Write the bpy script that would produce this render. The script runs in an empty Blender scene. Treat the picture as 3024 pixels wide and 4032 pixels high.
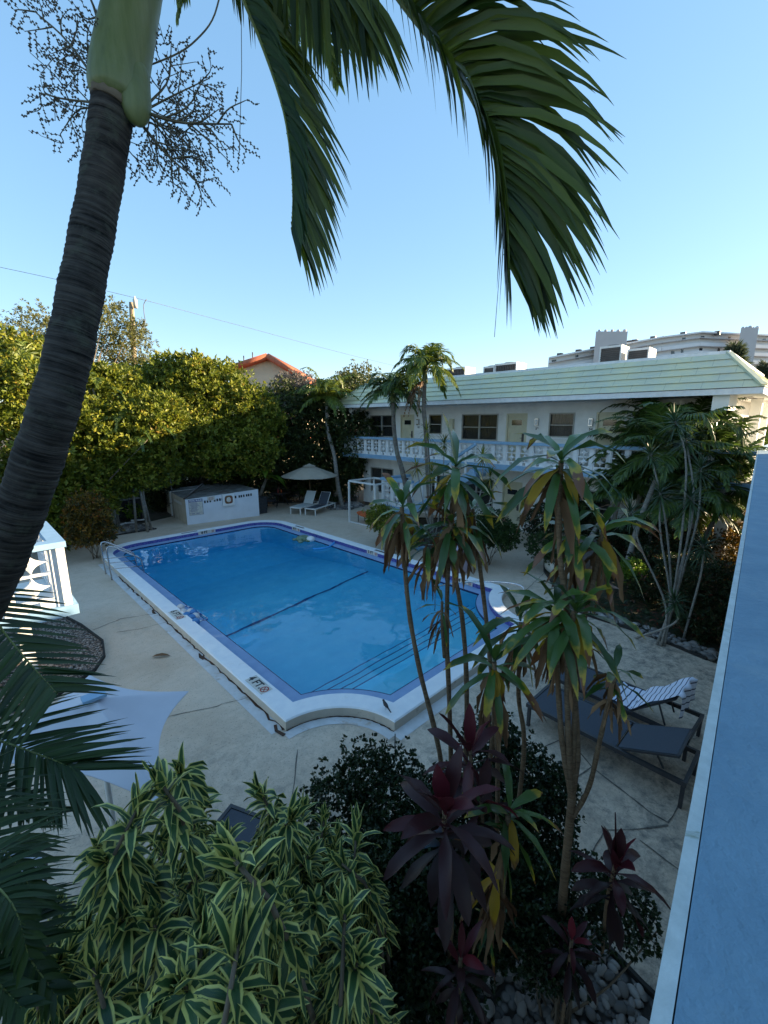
import bpy, math, random
import numpy as np
from mathutils import Vector
PI = math.pi
R = math.radians
scene = bpy.context.scene
COL = scene.collection
rng = np.random.default_rng(7)
random.seed(7)

# ---------------------------------------------------------------- camera
EYE = 4.62
PITCH = R(11.9)
YAW = R(44.6)                      # forward direction, from +Y towards +X
FPX = 1689.0                       # focal length in pixels of the 4032 px high photograph
cam = bpy.data.cameras.new('camera')
cam.sensor_fit = 'VERTICAL'
cam.sensor_height = 36
cam.lens = 36 * FPX / 4032
cam.clip_start = 0.05
cam.clip_end = 3000
camo = bpy.data.objects.new('camera', cam)
COL.objects.link(camo)
camo.location = (0, 0, EYE)
camo.rotation_euler = (PI/2 - PITCH, 0, -YAW)
scene.camera = camo

# ---------------------------------------------------------------- sky, sun, exposure
SUN_EL = R(12.5)
SUN_AZ = R(121.5)                  # from +Y towards +X
world = bpy.data.worlds.new('World')
scene.world = world
world.use_nodes = True
nt = world.node_tree
bg = nt.nodes['Background']
sky = nt.nodes.new('ShaderNodeTexSky')
sky.sky_type = 'NISHITA'
sky.sun_disc = False
sky.sun_elevation = SUN_EL
sky.sun_rotation = SUN_AZ
sky.altitude = 0
sky.air_density = 0.8
sky.dust_density = 0.2
sky.ozone_density = 2.2
gam = nt.nodes.new('ShaderNodeGamma')
gam.inputs['Gamma'].default_value = .44
hsv = nt.nodes.new('ShaderNodeHueSaturation')
hsv.inputs['Saturation'].default_value = 1.6
hsv.inputs['Value'].default_value = 1.0
nt.links.new(sky.outputs['Color'], gam.inputs['Color'])
nt.links.new(gam.outputs[0], hsv.inputs['Color'])
nt.links.new(hsv.outputs[0], bg.inputs['Color'])
bg.inputs['Strength'].default_value = 0.15
sun = bpy.data.lights.new('sun', 'SUN')
sun.energy = 4.2
sun.angle = R(0.5)
sun.cycles.is_caustics_light = True
sun.color = (1.0, 0.80, 0.52)
suno = bpy.data.objects.new('sun', sun)
COL.objects.link(suno)
sd = Vector((math.sin(SUN_AZ)*math.cos(SUN_EL), math.cos(SUN_AZ)*math.cos(SUN_EL), math.sin(SUN_EL)))
suno.rotation_euler = (-sd).to_track_quat('-Z', 'Y').to_euler()
suno.location = (20, -12, 12)
scene.view_settings.view_transform = 'Standard'
scene.view_settings.look = 'None'
scene.view_settings.gamma = 1
scene.view_settings.exposure = 2.22
scene.cycles.max_bounces = 10
scene.cycles.transparent_max_bounces = 12
scene.cycles.use_denoising = True

# ---------------------------------------------------------------- helpers
def ray(x, y):
    a = (x-1512)/FPX; b = -(y-2016)/FPX
    f = math.cos(PITCH)+b*math.sin(PITCH); z = -math.sin(PITCH)+b*math.cos(PITCH)
    fx, fy = math.sin(YAW), math.cos(YAW)
    return np.array((f*fx+a*fy, f*fy-a*fx, z))
def at(x, y, d):                   # point seen at photo pixel x, y at depth d in metres
    return np.array((0, 0, EYE)) + ray(x, y)*d
def gr(x, y, z=0.0):               # point seen at photo pixel x, y on the level z
    r = ray(x, y)
    return np.array((0, 0, EYE)) + r*((z-EYE)/r[2])
def nrm(v):
    v = np.asarray(v, float)
    return v/(np.linalg.norm(v, axis=-1, keepdims=True)+1e-9)

class MB:
    def __init__(s):
        s.V = []; s.F = []; s.U = []; s.Rn = []; s.n = 0
    def add(s, v, faces, uv=None, rnd=0.5, mi=0, smooth=False):
        v = np.asarray(v, float).reshape(-1, 3)
        s.V.append(v)
        s.U.append(np.zeros((len(v), 2)) if uv is None else np.asarray(uv, float))
        s.Rn.append(np.full(len(v), rnd) if np.isscalar(rnd) else np.asarray(rnd, float))
        if isinstance(faces, np.ndarray):
            s.F.append((faces+s.n, mi, smooth))
        else:
            for k in set(len(f) for f in faces):
                s.F.append((np.array([f for f in faces if len(f) == k])+s.n, mi, smooth))
        s.n += len(v)
        return s
    def box(s, x0, x1, y0, y1, z0, z1, mi=0, rnd=0.5):
        v = [(x, y, z) for x in (x0, x1) for y in (y0, y1) for z in (z0, z1)]
        f = [(0, 1, 3, 2), (4, 6, 7, 5), (0, 4, 5, 1), (2, 3, 7, 6), (0, 2, 6, 4), (1, 5, 7, 3)]
        return s.add(v, f, rnd=rnd, mi=mi)
    def bar(s, a, b, w, h, up=(0, 0, 1), mi=0):      # box beam between two points
        a = np.array(a, float); b = np.array(b, float)
        t = nrm(b-a); u = np.array(up, float)
        if abs(t @ u) > .98: u = np.array((1., 0, 0))
        sd_ = nrm(np.cross(t, u)); u = np.cross(sd_, t)
        v = [p + sd_*i*w/2 + u*j*h/2 for p in (a, b) for i in (-1, 1) for j in (-1, 1)]
        f = [(0, 1, 3, 2), (4, 6, 7, 5), (0, 4, 5, 1), (2, 3, 7, 6), (0, 2, 6, 4), (1, 5, 7, 3)]
        return s.add(v, f, mi=mi)
    def tube(s, pts, rad, n=8, mi=0, cap=True, rnd=0.5, wob=0):
        P = np.array(pts, float); K = len(P)
        rad = np.full(K, rad) if np.isscalar(rad) else np.array(rad, float)
        T = nrm(np.gradient(P, axis=0)) if K > 1 else P
        ref = np.array((0., 0, 1)) if abs(T[0][2]) < .9 else np.array((1., 0, 0))
        V = []; U = []
        u = nrm(ref - T[0]*(ref @ T[0]))
        L = 0
        for k in range(K):
            if k: L += np.linalg.norm(P[k]-P[k-1])
            u = nrm(u - T[k]*(u @ T[k])); w = np.cross(T[k], u)
            a = np.arange(n)*2*PI/n
            rr = rad[k]*(1+wob*rng.uniform(-1, 1, n))
            V.append(P[k] + (np.cos(a)*rr)[:, None]*u + (np.sin(a)*rr)[:, None]*w)
            U.append(np.stack([np.arange(n)/n, np.full(n, L)], 1))
        V = np.concatenate(V); U = np.concatenate(U)
        i = np.arange(n); j = (i+1) % n
        F = np.concatenate([np.stack([k*n+i, k*n+j, (k+1)*n+j, (k+1)*n+i], 1) for k in range(K-1)])
        s.add(V, F, uv=U, rnd=rnd, mi=mi, smooth=True)
        if cap:
            s.F.append(((np.arange(n)[::-1]+s.n-K*n)[None], mi, False))
            s.F.append(((np.arange(n)+s.n-n)[None], mi, False))
        return s
    def prism(s, poly, z0, z1, mi=0, bottom=True):
        n = len(poly)
        v = [(x, y, z0) for x, y in poly]+[(x, y, z1) for x, y in poly]
        f = [(i, (i+1) % n, n+(i+1) % n, n+i) for i in range(n)]+[tuple(range(n, 2*n))]
        if bottom: f.append(tuple(range(n))[::-1])
        return s.add(v, f, mi=mi)
    def lathe(s, c, prof, n=16, mi=0, axis=None):
        a = np.arange(n)*2*PI/n
        V = np.concatenate([np.stack([c[0]+r*np.cos(a), c[1]+r*np.sin(a), np.full(n, c[2]+z)], 1) for r, z in prof])
        i = np.arange(n); j = (i+1) % n
        F = np.concatenate([np.stack([k*n+i, k*n+j, (k+1)*n+j, (k+1)*n+i], 1) for k in range(len(prof)-1)])
        return s.add(V, F, mi=mi, smooth=True)
    def ball(s, c, r, n=12, m=8, mi=0, sq=(1, 1, 1), rnd=.5):
        c = np.array(c, float)
        V = []
        for k in range(m+1):
            th = PI*k/m
            for i in range(n):
                a = 2*PI*i/n
                V.append(c+np.array((math.sin(th)*math.cos(a)*sq[0], math.sin(th)*math.sin(a)*sq[1], math.cos(th)*sq[2]))*r)
        F = [(k*n+i, k*n+(i+1) % n, (k+1)*n+(i+1) % n, (k+1)*n+i) for k in range(m) for i in range(n)]
        return s.add(V, [f[::-1] for f in F], mi=mi, smooth=True, rnd=rnd)
    def quad(s, a, b, c, d, mi=0, uv=True):
        return s.add([a, b, c, d], [(0, 1, 2, 3)], uv=[(0, 0), (1, 0), (1, 1), (0, 1)], mi=mi)
    def build(s, name, mats, parent=None, label=None, kind=None):
        me = bpy.data.meshes.new(name)
        V = np.concatenate(s.V)
        off = np.zeros(3)
        p = parent
        while p is not None:
            off += np.array(p.location); p = p.parent
        V = V-off
        me.vertices.add(len(V)); me.vertices.foreach_set('co', V.ravel())
        loops = np.concatenate([f.ravel() for f, _, _ in s.F])
        sizes = np.concatenate([np.full(len(f), f.shape[1]) for f, _, _ in s.F])
        me.loops.add(len(loops)); me.loops.foreach_set('vertex_index', loops.astype(np.int32))
        me.polygons.add(len(sizes))
        st = np.concatenate([[0], np.cumsum(sizes)[:-1]])
        me.polygons.foreach_set('loop_start', st.astype(np.int32))
        me.polygons.foreach_set('loop_total', sizes.astype(np.int32))
        me.polygons.foreach_set('material_index', np.concatenate([np.full(len(f), m) for f, m, _ in s.F]).astype(np.int32))
        me.update(calc_edges=True)
        me.polygons.foreach_set('use_smooth', np.concatenate([np.full(len(f), sm) for f, _, sm in s.F]))
        uvl = me.uv_layers.new(name='UVMap')
        uvl.data.foreach_set('uv', np.concatenate(s.U)[loops].ravel())
        at_ = me.attributes.new('rnd', 'FLOAT', 'POINT')
        at_.data.foreach_set('value', np.concatenate(s.Rn))
        if not isinstance(mats, (list, tuple)): mats = [mats]
        for m in mats: me.materials.append(m)
        me.validate()
        o = bpy.data.objects.new(name, me); COL.objects.link(o)
        if parent is not None: o.parent = parent
        if label: o['label'] = label
        if kind: o['kind'] = kind
        return o

def thing(name, label, cat, loc=(0, 0, 0), group=None):
    o = bpy.data.objects.new(name, None); COL.objects.link(o)
    o.location = tuple(float(c) for c in loc)
    o.empty_display_size = .2
    o['label'] = label; o['category'] = cat
    if group: o['group'] = group
    return o
def tag(o, label, cat, group=None):
    o['label'] = label; o['category'] = cat
    if group: o['group'] = group
    return o
def dup(o, loc=None, rotz=None, label=None, parent=None):
    c = o.copy(); COL.objects.link(c)
    if parent is not None: c.parent = parent
    if loc is not None: c.location = tuple(float(q) for q in loc)
    if rotz is not None: c.rotation_euler = (0, 0, rotz)
    if label: c['label'] = label
    for ch in [q for q in bpy.data.objects if q.parent == o]: dup(ch, parent=c)
    return c

# ---- leaves
OB = [(0, .25), (.2, .7), (.5, 1), (.8, .75), (1, .05)]          # broad blade
LAN = [(0, .35), (.15, .8), (.4, 1), (.7, .75), (.9, .3), (1, .02)]
STR = [(0, .6), (.15, 1), (.5, .85), (.8, .5), (1, .03)]
PIN = [(0, .45), (.12, .85), (.35, 1), (.6, .78), (.8, .36), (.92, .16), (1, .02)]         # strap
def leaves(mb, B, D, U, L, W, prof=LAN, droop=0., fold=.2, rnd=None, mi=0, wave=0., twist=0.):
    B = np.atleast_2d(B).astype(float); N = max(len(B), len(np.atleast_2d(D))); B = np.broadcast_to(B, (N, 3))
    D = nrm(np.broadcast_to(D, (N, 3)).astype(float)); U = np.broadcast_to(U, (N, 3)).astype(float)
    L = np.broadcast_to(L, (N,)).astype(float); W = np.broadcast_to(W, (N,)).astype(float)
    dr = np.broadcast_to(droop, (N,)).astype(float)
    fo = np.broadcast_to(fold, (N,)).astype(float)
    tw = np.broadcast_to(twist, (N,)).astype(float)
    rnd = rng.random(N) if rnd is None else np.broadcast_to(rnd, (N,))
    K = len(prof); c = B.copy(); g = np.array((0., 0, -1))
    rows = []; tprev = 0
    ph = rng.uniform(0, 6.28, N)
    for t, w in prof:
        tm = (t+tprev)/2
        d = nrm(D + (dr*tm*1.6)[:, None]*g)
        c = c + d*(L*(t-tprev))[:, None]; tprev = t
        d = nrm(D + (dr*t*1.6)[:, None]*g)
        S = nrm(np.cross(d, U)); Nn = np.cross(S, d)
        ang = (tw*t)[:, None]
        S, Nn = S*np.cos(ang)+Nn*np.sin(ang), Nn*np.cos(ang)-S*np.sin(ang)
        hw = (W*w/2)[:, None]
        wv = Nn*(wave*W*np.sin(ph+t*9))[:, None]*w
        wv2 = Nn*(wave*W*np.sin(ph+2+t*11))[:, None]*w
        cf = np.cos(fo)[:, None]; sf = np.sin(fo)[:, None]
        rows.append(np.stack([c - S*hw*cf + Nn*hw*sf + wv, c, c + S*hw*cf + Nn*hw*sf + wv2], 1))
    V = np.stack(rows, 1)                    # N,K,3,3
    uv = np.zeros((N, K, 3, 2)); uv[..., 0] = np.array((0, .5, 1)); uv[..., 1] = np.array([p[0] for p in prof])[None, :, None]
    base = (np.arange(N)*K*3)[:, None]
    f = []
    for k in range(K-1):
        for q in (0, 1): f.append((k*3+q, k*3+q+1, (k+1)*3+q+1, (k+1)*3+q))
    F = (base[:, None, :]+np.array(f)[None]).reshape(-1, 4)
    mb.add(V.reshape(-1, 3), F, uv=uv.reshape(-1, 2), rnd=np.repeat(rnd, K*3), mi=mi, smooth=True)

def quadleaves(mb, C, D, L, W, rnd, mi=0):      # one bent quad pair per leaf, for far crowns
    N = len(C); D = nrm(D)
    S = nrm(np.cross(D, rng.normal(size=(N, 3)))); Nn = np.cross(S, D)
    L = np.broadcast_to(L, (N,))[:, None]; W = np.broadcast_to(W, (N,))[:, None]
    a = C; b = C + D*L*.55 + S*W/2 + Nn*W*.18; t = C + D*L - Nn*L*.12; d = C + D*L*.55 - S*W/2 + Nn*W*.18; m = C + D*L*.5
    V = np.stack([a, b, t, d, m], 1).reshape(-1, 3)
    base = (np.arange(N)*5)[:, None]
    F = np.concatenate([base+np.array((0, 1, 4)), base+np.array((1, 2, 4)), base+np.array((2, 3, 4)), base+np.array((3, 0, 4))])
    uv = np.tile(np.array([(.5, 0), (0, .5), (.5, 1), (1, .5), (.5, .5)]), (N, 1))
    mb.add(V, F, uv=uv, rnd=np.repeat(rnd, 5), mi=mi, smooth=False)

def crown(mb, blobs, n, L, W, k=6, shell=.5, flat=0.2, up=.25, mi=0, lump=.25):
    """clumps of leaves through a set of ellipsoids (centre, radii)"""
    vol = np.array([b[1][0]*b[1][1]+b[1][0]*b[1][2]+b[1][1]*b[1][2] for b in blobs]); vol = vol/vol.sum()
    for (c, r), q in zip(blobs, vol):
        m = int(n*q)
        d = nrm(rng.normal(size=(m, 3)))
        rad = (shell+(1-shell)*rng.random(m)**.6)
        # lumpy outline
        lum = 1+lump*np.sin(d[:, 0]*5+c[0]*3)*np.sin(d[:, 1]*6+c[1]*2)*np.cos(d[:, 2]*5+c[2]) + rng.normal(0, .05, m)
        P = np.array(c)+d*np.array(r)*(rad*lum)[:, None]
        cr = rng.random(m)
        keep = P[:, 2] > .03
        P = P[keep]; d = d[keep]; cr = cr[keep]; m = len(P)
        O = np.repeat(nrm(d+np.array((0, 0, up))), k, 0)
        D = nrm(O*.7+rng.normal(size=(m*k, 3))*.75)
        C = np.repeat(P, k, 0)+D*L*.15
        rr = np.clip(np.repeat(cr, k)*.75+rng.random(m*k)*.25, 0, 1)
        quadleaves(mb, C, D, L*rng.uniform(.7, 1.2, m*k), W*rng.uniform(.8, 1.2, m*k), rr, mi)

def spline(pts, n):                           # Catmull-Rom through points
    P = [np.array(p, float) for p in pts]
    P = [2*P[0]-P[1]]+P+[2*P[-1]-P[-2]]
    out = []; m = len(P)-3
    for i in range(n):
        u = i/(n-1)*m; k = min(int(u), m-1); t = u-k
        a, b, c, d = P[k:k+4]
        out.append(.5*((2*b)+(c-a)*t+(2*a-5*b+4*c-d)*t*t+(3*b-a-3*c+d)*t**3))
    return np.array(out)

def frond(mb, pts, nor, n=36, ll=.5, lw=.035, ang=(35, 60), droop=.5, start=.12, mi=0, rmi=1, rr=.018, lift=.15,
          sides=(-1, 1), prof=STR, lenprof=None, vs=None, jit=.08, hang=0.):
    """feather palm frond: rachis along pts, leaflets both sides; nor = which way its upper face looks"""
    P = spline(pts, 24); K = len(P)
    mb.tube(P, np.linspace(rr, rr*.15, K), 5, mi=rmi)
    T = nrm(np.gradient(P, axis=0))
    u = np.linspace(start, .985, n); idx = u*(K-1)
    B = np.stack([np.interp(idx, np.arange(K), P[:, a]) for a in range(3)], 1)
    TT = nrm(np.stack([np.interp(idx, np.arange(K), T[:, a]) for a in range(3)], 1))
    N_ = np.broadcast_to(np.array(nor, float), TT.shape)
    for s_ in sides:
        S = nrm(np.cross(TT, N_))*s_
        Nn = nrm(np.cross(S, TT)*s_)
        a = np.radians(np.interp(u, (0, 1), ang)+rng.uniform(-6, 6, n))
        D = S*np.cos(a)[:, None]+TT*np.sin(a)[:, None]+Nn*(lift+rng.uniform(-jit, jit, n))[:, None] + np.array((0, 0, -hang))
        lp = np.sin(np.clip(u*1.05+.12, 0, 1)*PI)**.55 if lenprof is None else np.interp(u, *lenprof)
        Ls = ll*np.maximum(lp, .28)*rng.uniform(.88, 1.08, n)
        Nb = nrm(Nn+rng.normal(0, .25, (n, 3)))
        leaves(mb, B, D, Nb, Ls, lw*rng.uniform(.8, 1.15, n), prof, droop=droop*rng.uniform(.7, 1.3, n), fold=.35, mi=mi)

def rosette(mb, top, axis, n, L, W, lo=-10, hi=80, droop=.5, prof=LAN, mi=0, fold=.25, spread=.1, wave=0., jit=8, tw=0., rnd=None, az0=0.):
    """spiral of leaves round a stem end: the outer ones low, the inner ones upright"""
    ax = nrm(axis); ref = np.array((1., 0, 0)) if abs(ax[0]) < .8 else np.array((0, 1., 0))
    u = nrm(np.cross(ax, ref)); w = np.cross(ax, u)
    i = np.arange(n); a = i*2.39996+az0+rng.uniform(-.2, .2, n)
    t = (i+.5)/n
    el = np.radians(lo+(hi-lo)*t**1.1+rng.uniform(-jit, jit, n))
    rad = np.cos(a)[:, None]*u+np.sin(a)[:, None]*w
    D = rad*np.cos(el)[:, None]+ax*np.sin(el)[:, None]
    B = np.array(top)+ax*(spread*(t-1))[:, None]
    Ls = L*rng.uniform(.75, 1.08, n)*np.where(t > .85, .75, 1)
    Uu = nrm(ax*1.0-rad*.4+rng.normal(0, .12, (n, 3)))
    leaves(mb, B, D, Uu, Ls, W*rng.uniform(.8, 1.1, n), prof, droop=droop*rng.uniform(.6, 1.4, n)*np.cos(el).clip(.2, 1), fold=fold, mi=mi, wave=wave,
           twist=rng.uniform(-tw, tw, n), rnd=rnd)

# ---------------------------------------------------------------- materials
def newmat(name):
    m = bpy.data.materials.new(name); m.use_nodes = True
    t = m.node_tree
    return m, t, t.nodes, t.links, t.nodes['Principled BSDF']
def noise(t, scale, detail=5, rough=.6, coord=None, dist=0.):
    n = t.nodes.new('ShaderNodeTexNoise'); n.inputs['Scale'].default_value = scale
    n.inputs['Detail'].default_value = detail; n.inputs['Roughness'].default_value = rough
    n.inputs['Distortion'].default_value = dist
    if coord is not None: t.links.new(coord, n.inputs['Vector'])
    return n.outputs['Fac']
def ramp(t, fac, stops):
    r = t.nodes.new('ShaderNodeValToRGB'); e = r.color_ramp.elements
    for i, (p, c) in enumerate(stops):
        if i > 1: e.new(p)
        e[i].position = p; e[i].color = (*c, 1) if len(c) == 3 else c
    t.links.new(fac, r.inputs[0]); return r.outputs[0]
def mixc(t, fac, a, b, mode='MIX'):
    m = t.nodes.new('ShaderNodeMix'); m.data_type = 'RGBA'; m.blend_type = mode
    for sock, v in ((m.inputs[0], fac), (m.inputs[6], a), (m.inputs[7], b)):
        if isinstance(v, (int, float)): sock.default_value = v
        elif isinstance(v, tuple): sock.default_value = (*v, 1)
        else: t.links.new(v, sock)
    return m.outputs[2]
def mth(t, op, a, b=0., c=None):
    m = t.nodes.new('ShaderNodeMath'); m.operation = op
    for i, v in enumerate((a, b) if c is None else (a, b, c)):
        if isinstance(v, (int, float)): m.inputs[i].default_value = v
        else: t.links.new(v, m.inputs[i])
    return m.outputs[0]
def objc(t): return t.nodes.new('ShaderNodeTexCoord').outputs['Object']
def bump(t, h, strength=.3, dist=.01, bs=None):
    b = t.nodes.new('ShaderNodeBump'); b.inputs['Strength'].default_value = strength; b.inputs['Distance'].default_value = dist
    t.links.new(h, b.inputs['Height']); t.links.new(b.outputs[0], (bs or t.nodes['Principled BSDF']).inputs['Normal'])
def mat(name, c1, c2=None, rough=.7, scale=4, detail=5, lo=.35, hi=.65, bmp=0., bscale=60, bdist=.004, metal=0, spec=.5, dirt=None, dscale=1.2, dlo=.5, dhi=.7):
    m, t, N, Lk, bs = newmat(name); oc = objc(t)
    if c2 is None: c2 = tuple(x*.8 for x in c1)
    col = ramp(t, noise(t, scale, detail, coord=oc), [(lo, c2), (hi, c1)])
    if dirt is not None:
        f = ramp(t, noise(t, dscale, 8, .7, coord=oc, dist=.6), [(dlo, (0, 0, 0)), (dhi, (1, 1, 1))])
        col = mixc(t, f, col, dirt)
    Lk.new(col, bs.inputs['Base Color'])
    bs.inputs['Roughness'].default_value = rough; bs.inputs['Metallic'].default_value = metal
    bs.inputs['Specular IOR Level'].default_value = spec
    if bmp: bump(t, noise(t, bscale, 4, coord=oc), bmp, bdist)
    return m
def leafmat(name, dark, light, rough=.45, trans=.25, tcol=None, kind=None, tip=None, tip2=None, spec=.4, cmap=None):
    """leaf: colour by the leaf's own random number; kind 'edge' = pale margins, 'tips' = yellow then brown ends"""
    m, t, N, Lk, bs = newmat(name)
    at_ = N.new('ShaderNodeAttribute'); at_.attribute_name = 'rnd'
    r = at_.outputs['Fac']
    col = ramp(t, r, cmap if cmap else [(0, dark), (1, light)])
    uvn = N.new('ShaderNodeUVMap'); sx = N.new('ShaderNodeSeparateXYZ'); Lk.new(uvn.outputs[0], sx.inputs[0])
    u, vv = sx.outputs[0], sx.outputs[1]
    oc = objc(t)
    if kind == 'edge':
        e = mth(t, 'ABSOLUTE', mth(t, 'SUBTRACT', u, .5))
        cv = N.new('ShaderNodeCombineXYZ'); Lk.new(mth(t, 'MULTIPLY', u, 14), cv.inputs[0]); Lk.new(mth(t, 'MULTIPLY', vv, .8), cv.inputs[1]); Lk.new(r, cv.inputs[2])
        ns = noise(t, 1.5, 3, coord=cv.outputs[0])
        e2 = mth(t, 'ADD', e, mth(t, 'MULTIPLY', mth(t, 'SUBTRACT', ns, .5), .22))
        f = ramp(t, e2, [(.27, (0, 0, 0)), (.33, (1, 1, 1))])
        col = mixc(t, f, col, tip)
        st = ramp(t, noise(t, 5, 2, coord=cv.outputs[0]), [(.56, (0, 0, 0)), (.7, (.5, .5, .5))])
        col = mixc(t, st, col, tip2 if tip2 else tip)
    elif kind == 'tips':
        ns = noise(t, 9, 3, coord=oc)
        f = mth(t, 'ADD', vv, mth(t, 'MULTIPLY', mth(t, 'SUBTRACT', ns, .5), .7))
        f = mth(t, 'ADD', f, mth(t, 'MULTIPLY', mth(t, 'POWER', r, 3), .42))
        e = mth(t, 'ABSOLUTE', mth(t, 'SUBTRACT', u, .5))
        f = mth(t, 'ADD', f, mth(t, 'MULTIPLY', e, .18))
        col = mixc(t, ramp(t, f, [(.86, (0, 0, 0)), (1.0, (1, 1, 1))]), col, tip)
        col = mixc(t, ramp(t, f, [(1.0, (0, 0, 0)), (1.0, (1, 1, 1))]), col, tip2) if False else col
        f2 = mth(t, 'SUBTRACT', f, .22)
        col = mixc(t, ramp(t, f2, [(.82, (0, 0, 0)), (.86, (1, 1, 1))]), col, tip2)
    # fine veins along the blade
    cv2 = N.new('ShaderNodeCombineXYZ'); Lk.new(mth(t, 'MULTIPLY', u, 30), cv2.inputs[0]); Lk.new(mth(t, 'MULTIPLY', vv, 1.5), cv2.inputs[1]); Lk.new(r, cv2.inputs[2])
    vn = noise(t, 1, 2, coord=cv2.outputs[0])
    col = mixc(t, .35, col, mixc(t, vn, (.35, .35, .35), (1, 1, 1)), 'MULTIPLY')
    Lk.new(col, bs.inputs['Base Color'])
    bs.inputs['Roughness'].default_value = rough; bs.inputs['Specular IOR Level'].default_value = spec
    bump(t, vn, .25, .003)
    tr = N.new('ShaderNodeBsdfTranslucent')
    Lk.new(mixc(t, .6, col, tcol, 'MIX') if tcol else col, tr.inputs['Color'])
    mx = N.new('ShaderNodeMixShader'); mx.inputs[0].default_value = trans
    Lk.new(bs.outputs[0], mx.inputs[1]); Lk.new(tr.outputs[0], mx.inputs[2])
    Lk.new(mx.outputs[0], N['Material Output'].inputs['Surface'])
    return m
def barkmat(name, c1, c2, ring=60, bmp=.6, rough=.9, dist=.01, lichen=None):
    m, t, N, Lk, bs = newmat(name)
    uvn = N.new('ShaderNodeUVMap'); mp = N.new('ShaderNodeMapping'); Lk.new(uvn.outputs[0], mp.inputs[0])
    mp.inputs['Scale'].default_value = (2, ring, 1)
    n1 = noise(t, 1, 4, coord=mp.outputs[0], dist=.4)
    n2 = noise(t, 9, 5, coord=objc(t))
    col = ramp(t, mth(t, 'ADD', mth(t, 'MULTIPLY', n1, .65), mth(t, 'MULTIPLY', n2, .35)), [(.36, c2), (.62, c1)])
    if lichen: col = mixc(t, ramp(t, noise(t, 5, 6, .7, coord=objc(t)), [(.52, (0, 0, 0)), (.66, (.8, .8, .8))]), col, lichen)
    Lk.new(col, bs.inputs['Base Color']); bs.inputs['Roughness'].default_value = rough
    bs.inputs['Specular IOR Level'].default_value = .2
    bump(t, n1, bmp, dist)
    return m
M = {}
M['white_wall'] = mat('white_stucco', (.82, .80, .76), (.74, .72, .68), .85, 2.5, 6, bmp=.25, bscale=90, dirt=(.50, .49, .45), dscale=.7, dlo=.55, dhi=.85)
M['white_paint'] = mat('white_paint', (.78, .78, .78), (.68, .68, .67), .55, 6, bmp=.1)
M['cream'] = mat('cream_paint', (.62, .57, .40), (.56, .51, .36), .5, 4)
M['blue_trim'] = mat('blue_trim_paint', (.26, .42, .58), (.21, .36, .51), .6, 5, bmp=.1, dirt=(.4, .48, .55), dscale=2, dlo=.6, dhi=.8)
M['parapet_blue'] = mat('blue_stucco_paint', (.19, .325, .44), (.155, .28, .39), .8, 5, 8, bmp=.9, bscale=38, bdist=.008, dirt=(.25, .37, .45), dscale=3.5, dlo=.5, dhi=.8)
M['parapet_white'] = mat('chipped_white_paint', (.62, .68, .68), (.5, .56, .56), .8, 20, bmp=.5, bscale=60, dirt=(.22, .26, .18), dscale=9, dlo=.62, dhi=.72)
M['dark_metal'] = mat('dark_grey_metal', (.035, .037, .042), (.025, .026, .03), .45, 8)
M['white_metal'] = mat('white_powder_coat', (.70, .70, .68), (.62, .62, .60), .4, 8)
M['steel'] = mat('stainless_steel', (.55, .55, .56), (.45, .45, .47), .25, 8, metal=1)
M['dark_fabric'] = mat('charcoal_mesh_fabric', (.055, .065, .085), (.045, .055, .07), .8, 60, bmp=.2, bscale=300)
M['white_fabric'] = mat('white_mesh_fabric', (.58, .60, .58), (.5, .52, .5), .8, 60, bmp=.2, bscale=300)
M['beige_canvas'] = mat('beige_canvas', (.42, .36, .28), (.37, .32, .25), .85, 5)
M['curtain'] = mat('cream_curtain', (.52, .48, .42), (.44, .40, .35), .9, 4)
M['orange'] = mat('orange_cushion', (.62, .12, .03), (.5, .09, .02), .8, 5)
M['sail'] = mat('white_shade_cloth', (.56, .57, .63), (.51, .52, .58), .8, 2)
M['black_plastic'] = mat('black_plastic', (.012, .012, .013), (.008, .008, .009), .5, 5)
M['louvre'] = mat('dark_louvre_metal', (.10, .08, .07), (.06, .05, .045), .5, 5)
M['ac_white'] = mat('ac_casing', (.62, .60, .56), (.52, .5, .46), .5, 5)
M['terracotta'] = mat('terracotta_tile', (.50, .15, .07), (.38, .10, .05), .8, 6)
M['house_wall'] = mat('cream_house_wall', (.62, .55, .40), (.56, .50, .36), .9, 2)
M['wood'] = mat('weathered_pole_wood', (.34, .27, .18), (.22, .17, .11), .9, 12)
M['wood2'] = mat('brown_wood', (.20, .10, .05), (.13, .06, .03), .7, 12)
M['bark'] = barkmat('grey_brown_bark', (.20, .16, .12), (.09, .07, .05), 8, .5)
M['palm_bark'] = barkmat('ringed_palm_bark', (.21, .18, .15), (.055, .045, .04), 60, .9, lichen=(.20, .22, .17))
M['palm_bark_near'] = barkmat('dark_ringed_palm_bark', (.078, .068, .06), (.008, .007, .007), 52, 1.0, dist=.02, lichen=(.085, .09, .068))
M['grey_palm_bark'] = barkmat('pale_grey_palm_bark', (.30, .28, .25), (.16, .15, .13), 25, .4)
M['cane'] = barkmat('tan_cane_bark', (.23, .16, .10), (.10, .065, .04), 70, .7)
M['glass_dark'] = mat('dark_window_glass', (.02, .022, .025), (.015, .016, .02), .08, 3, spec=.8)
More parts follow.
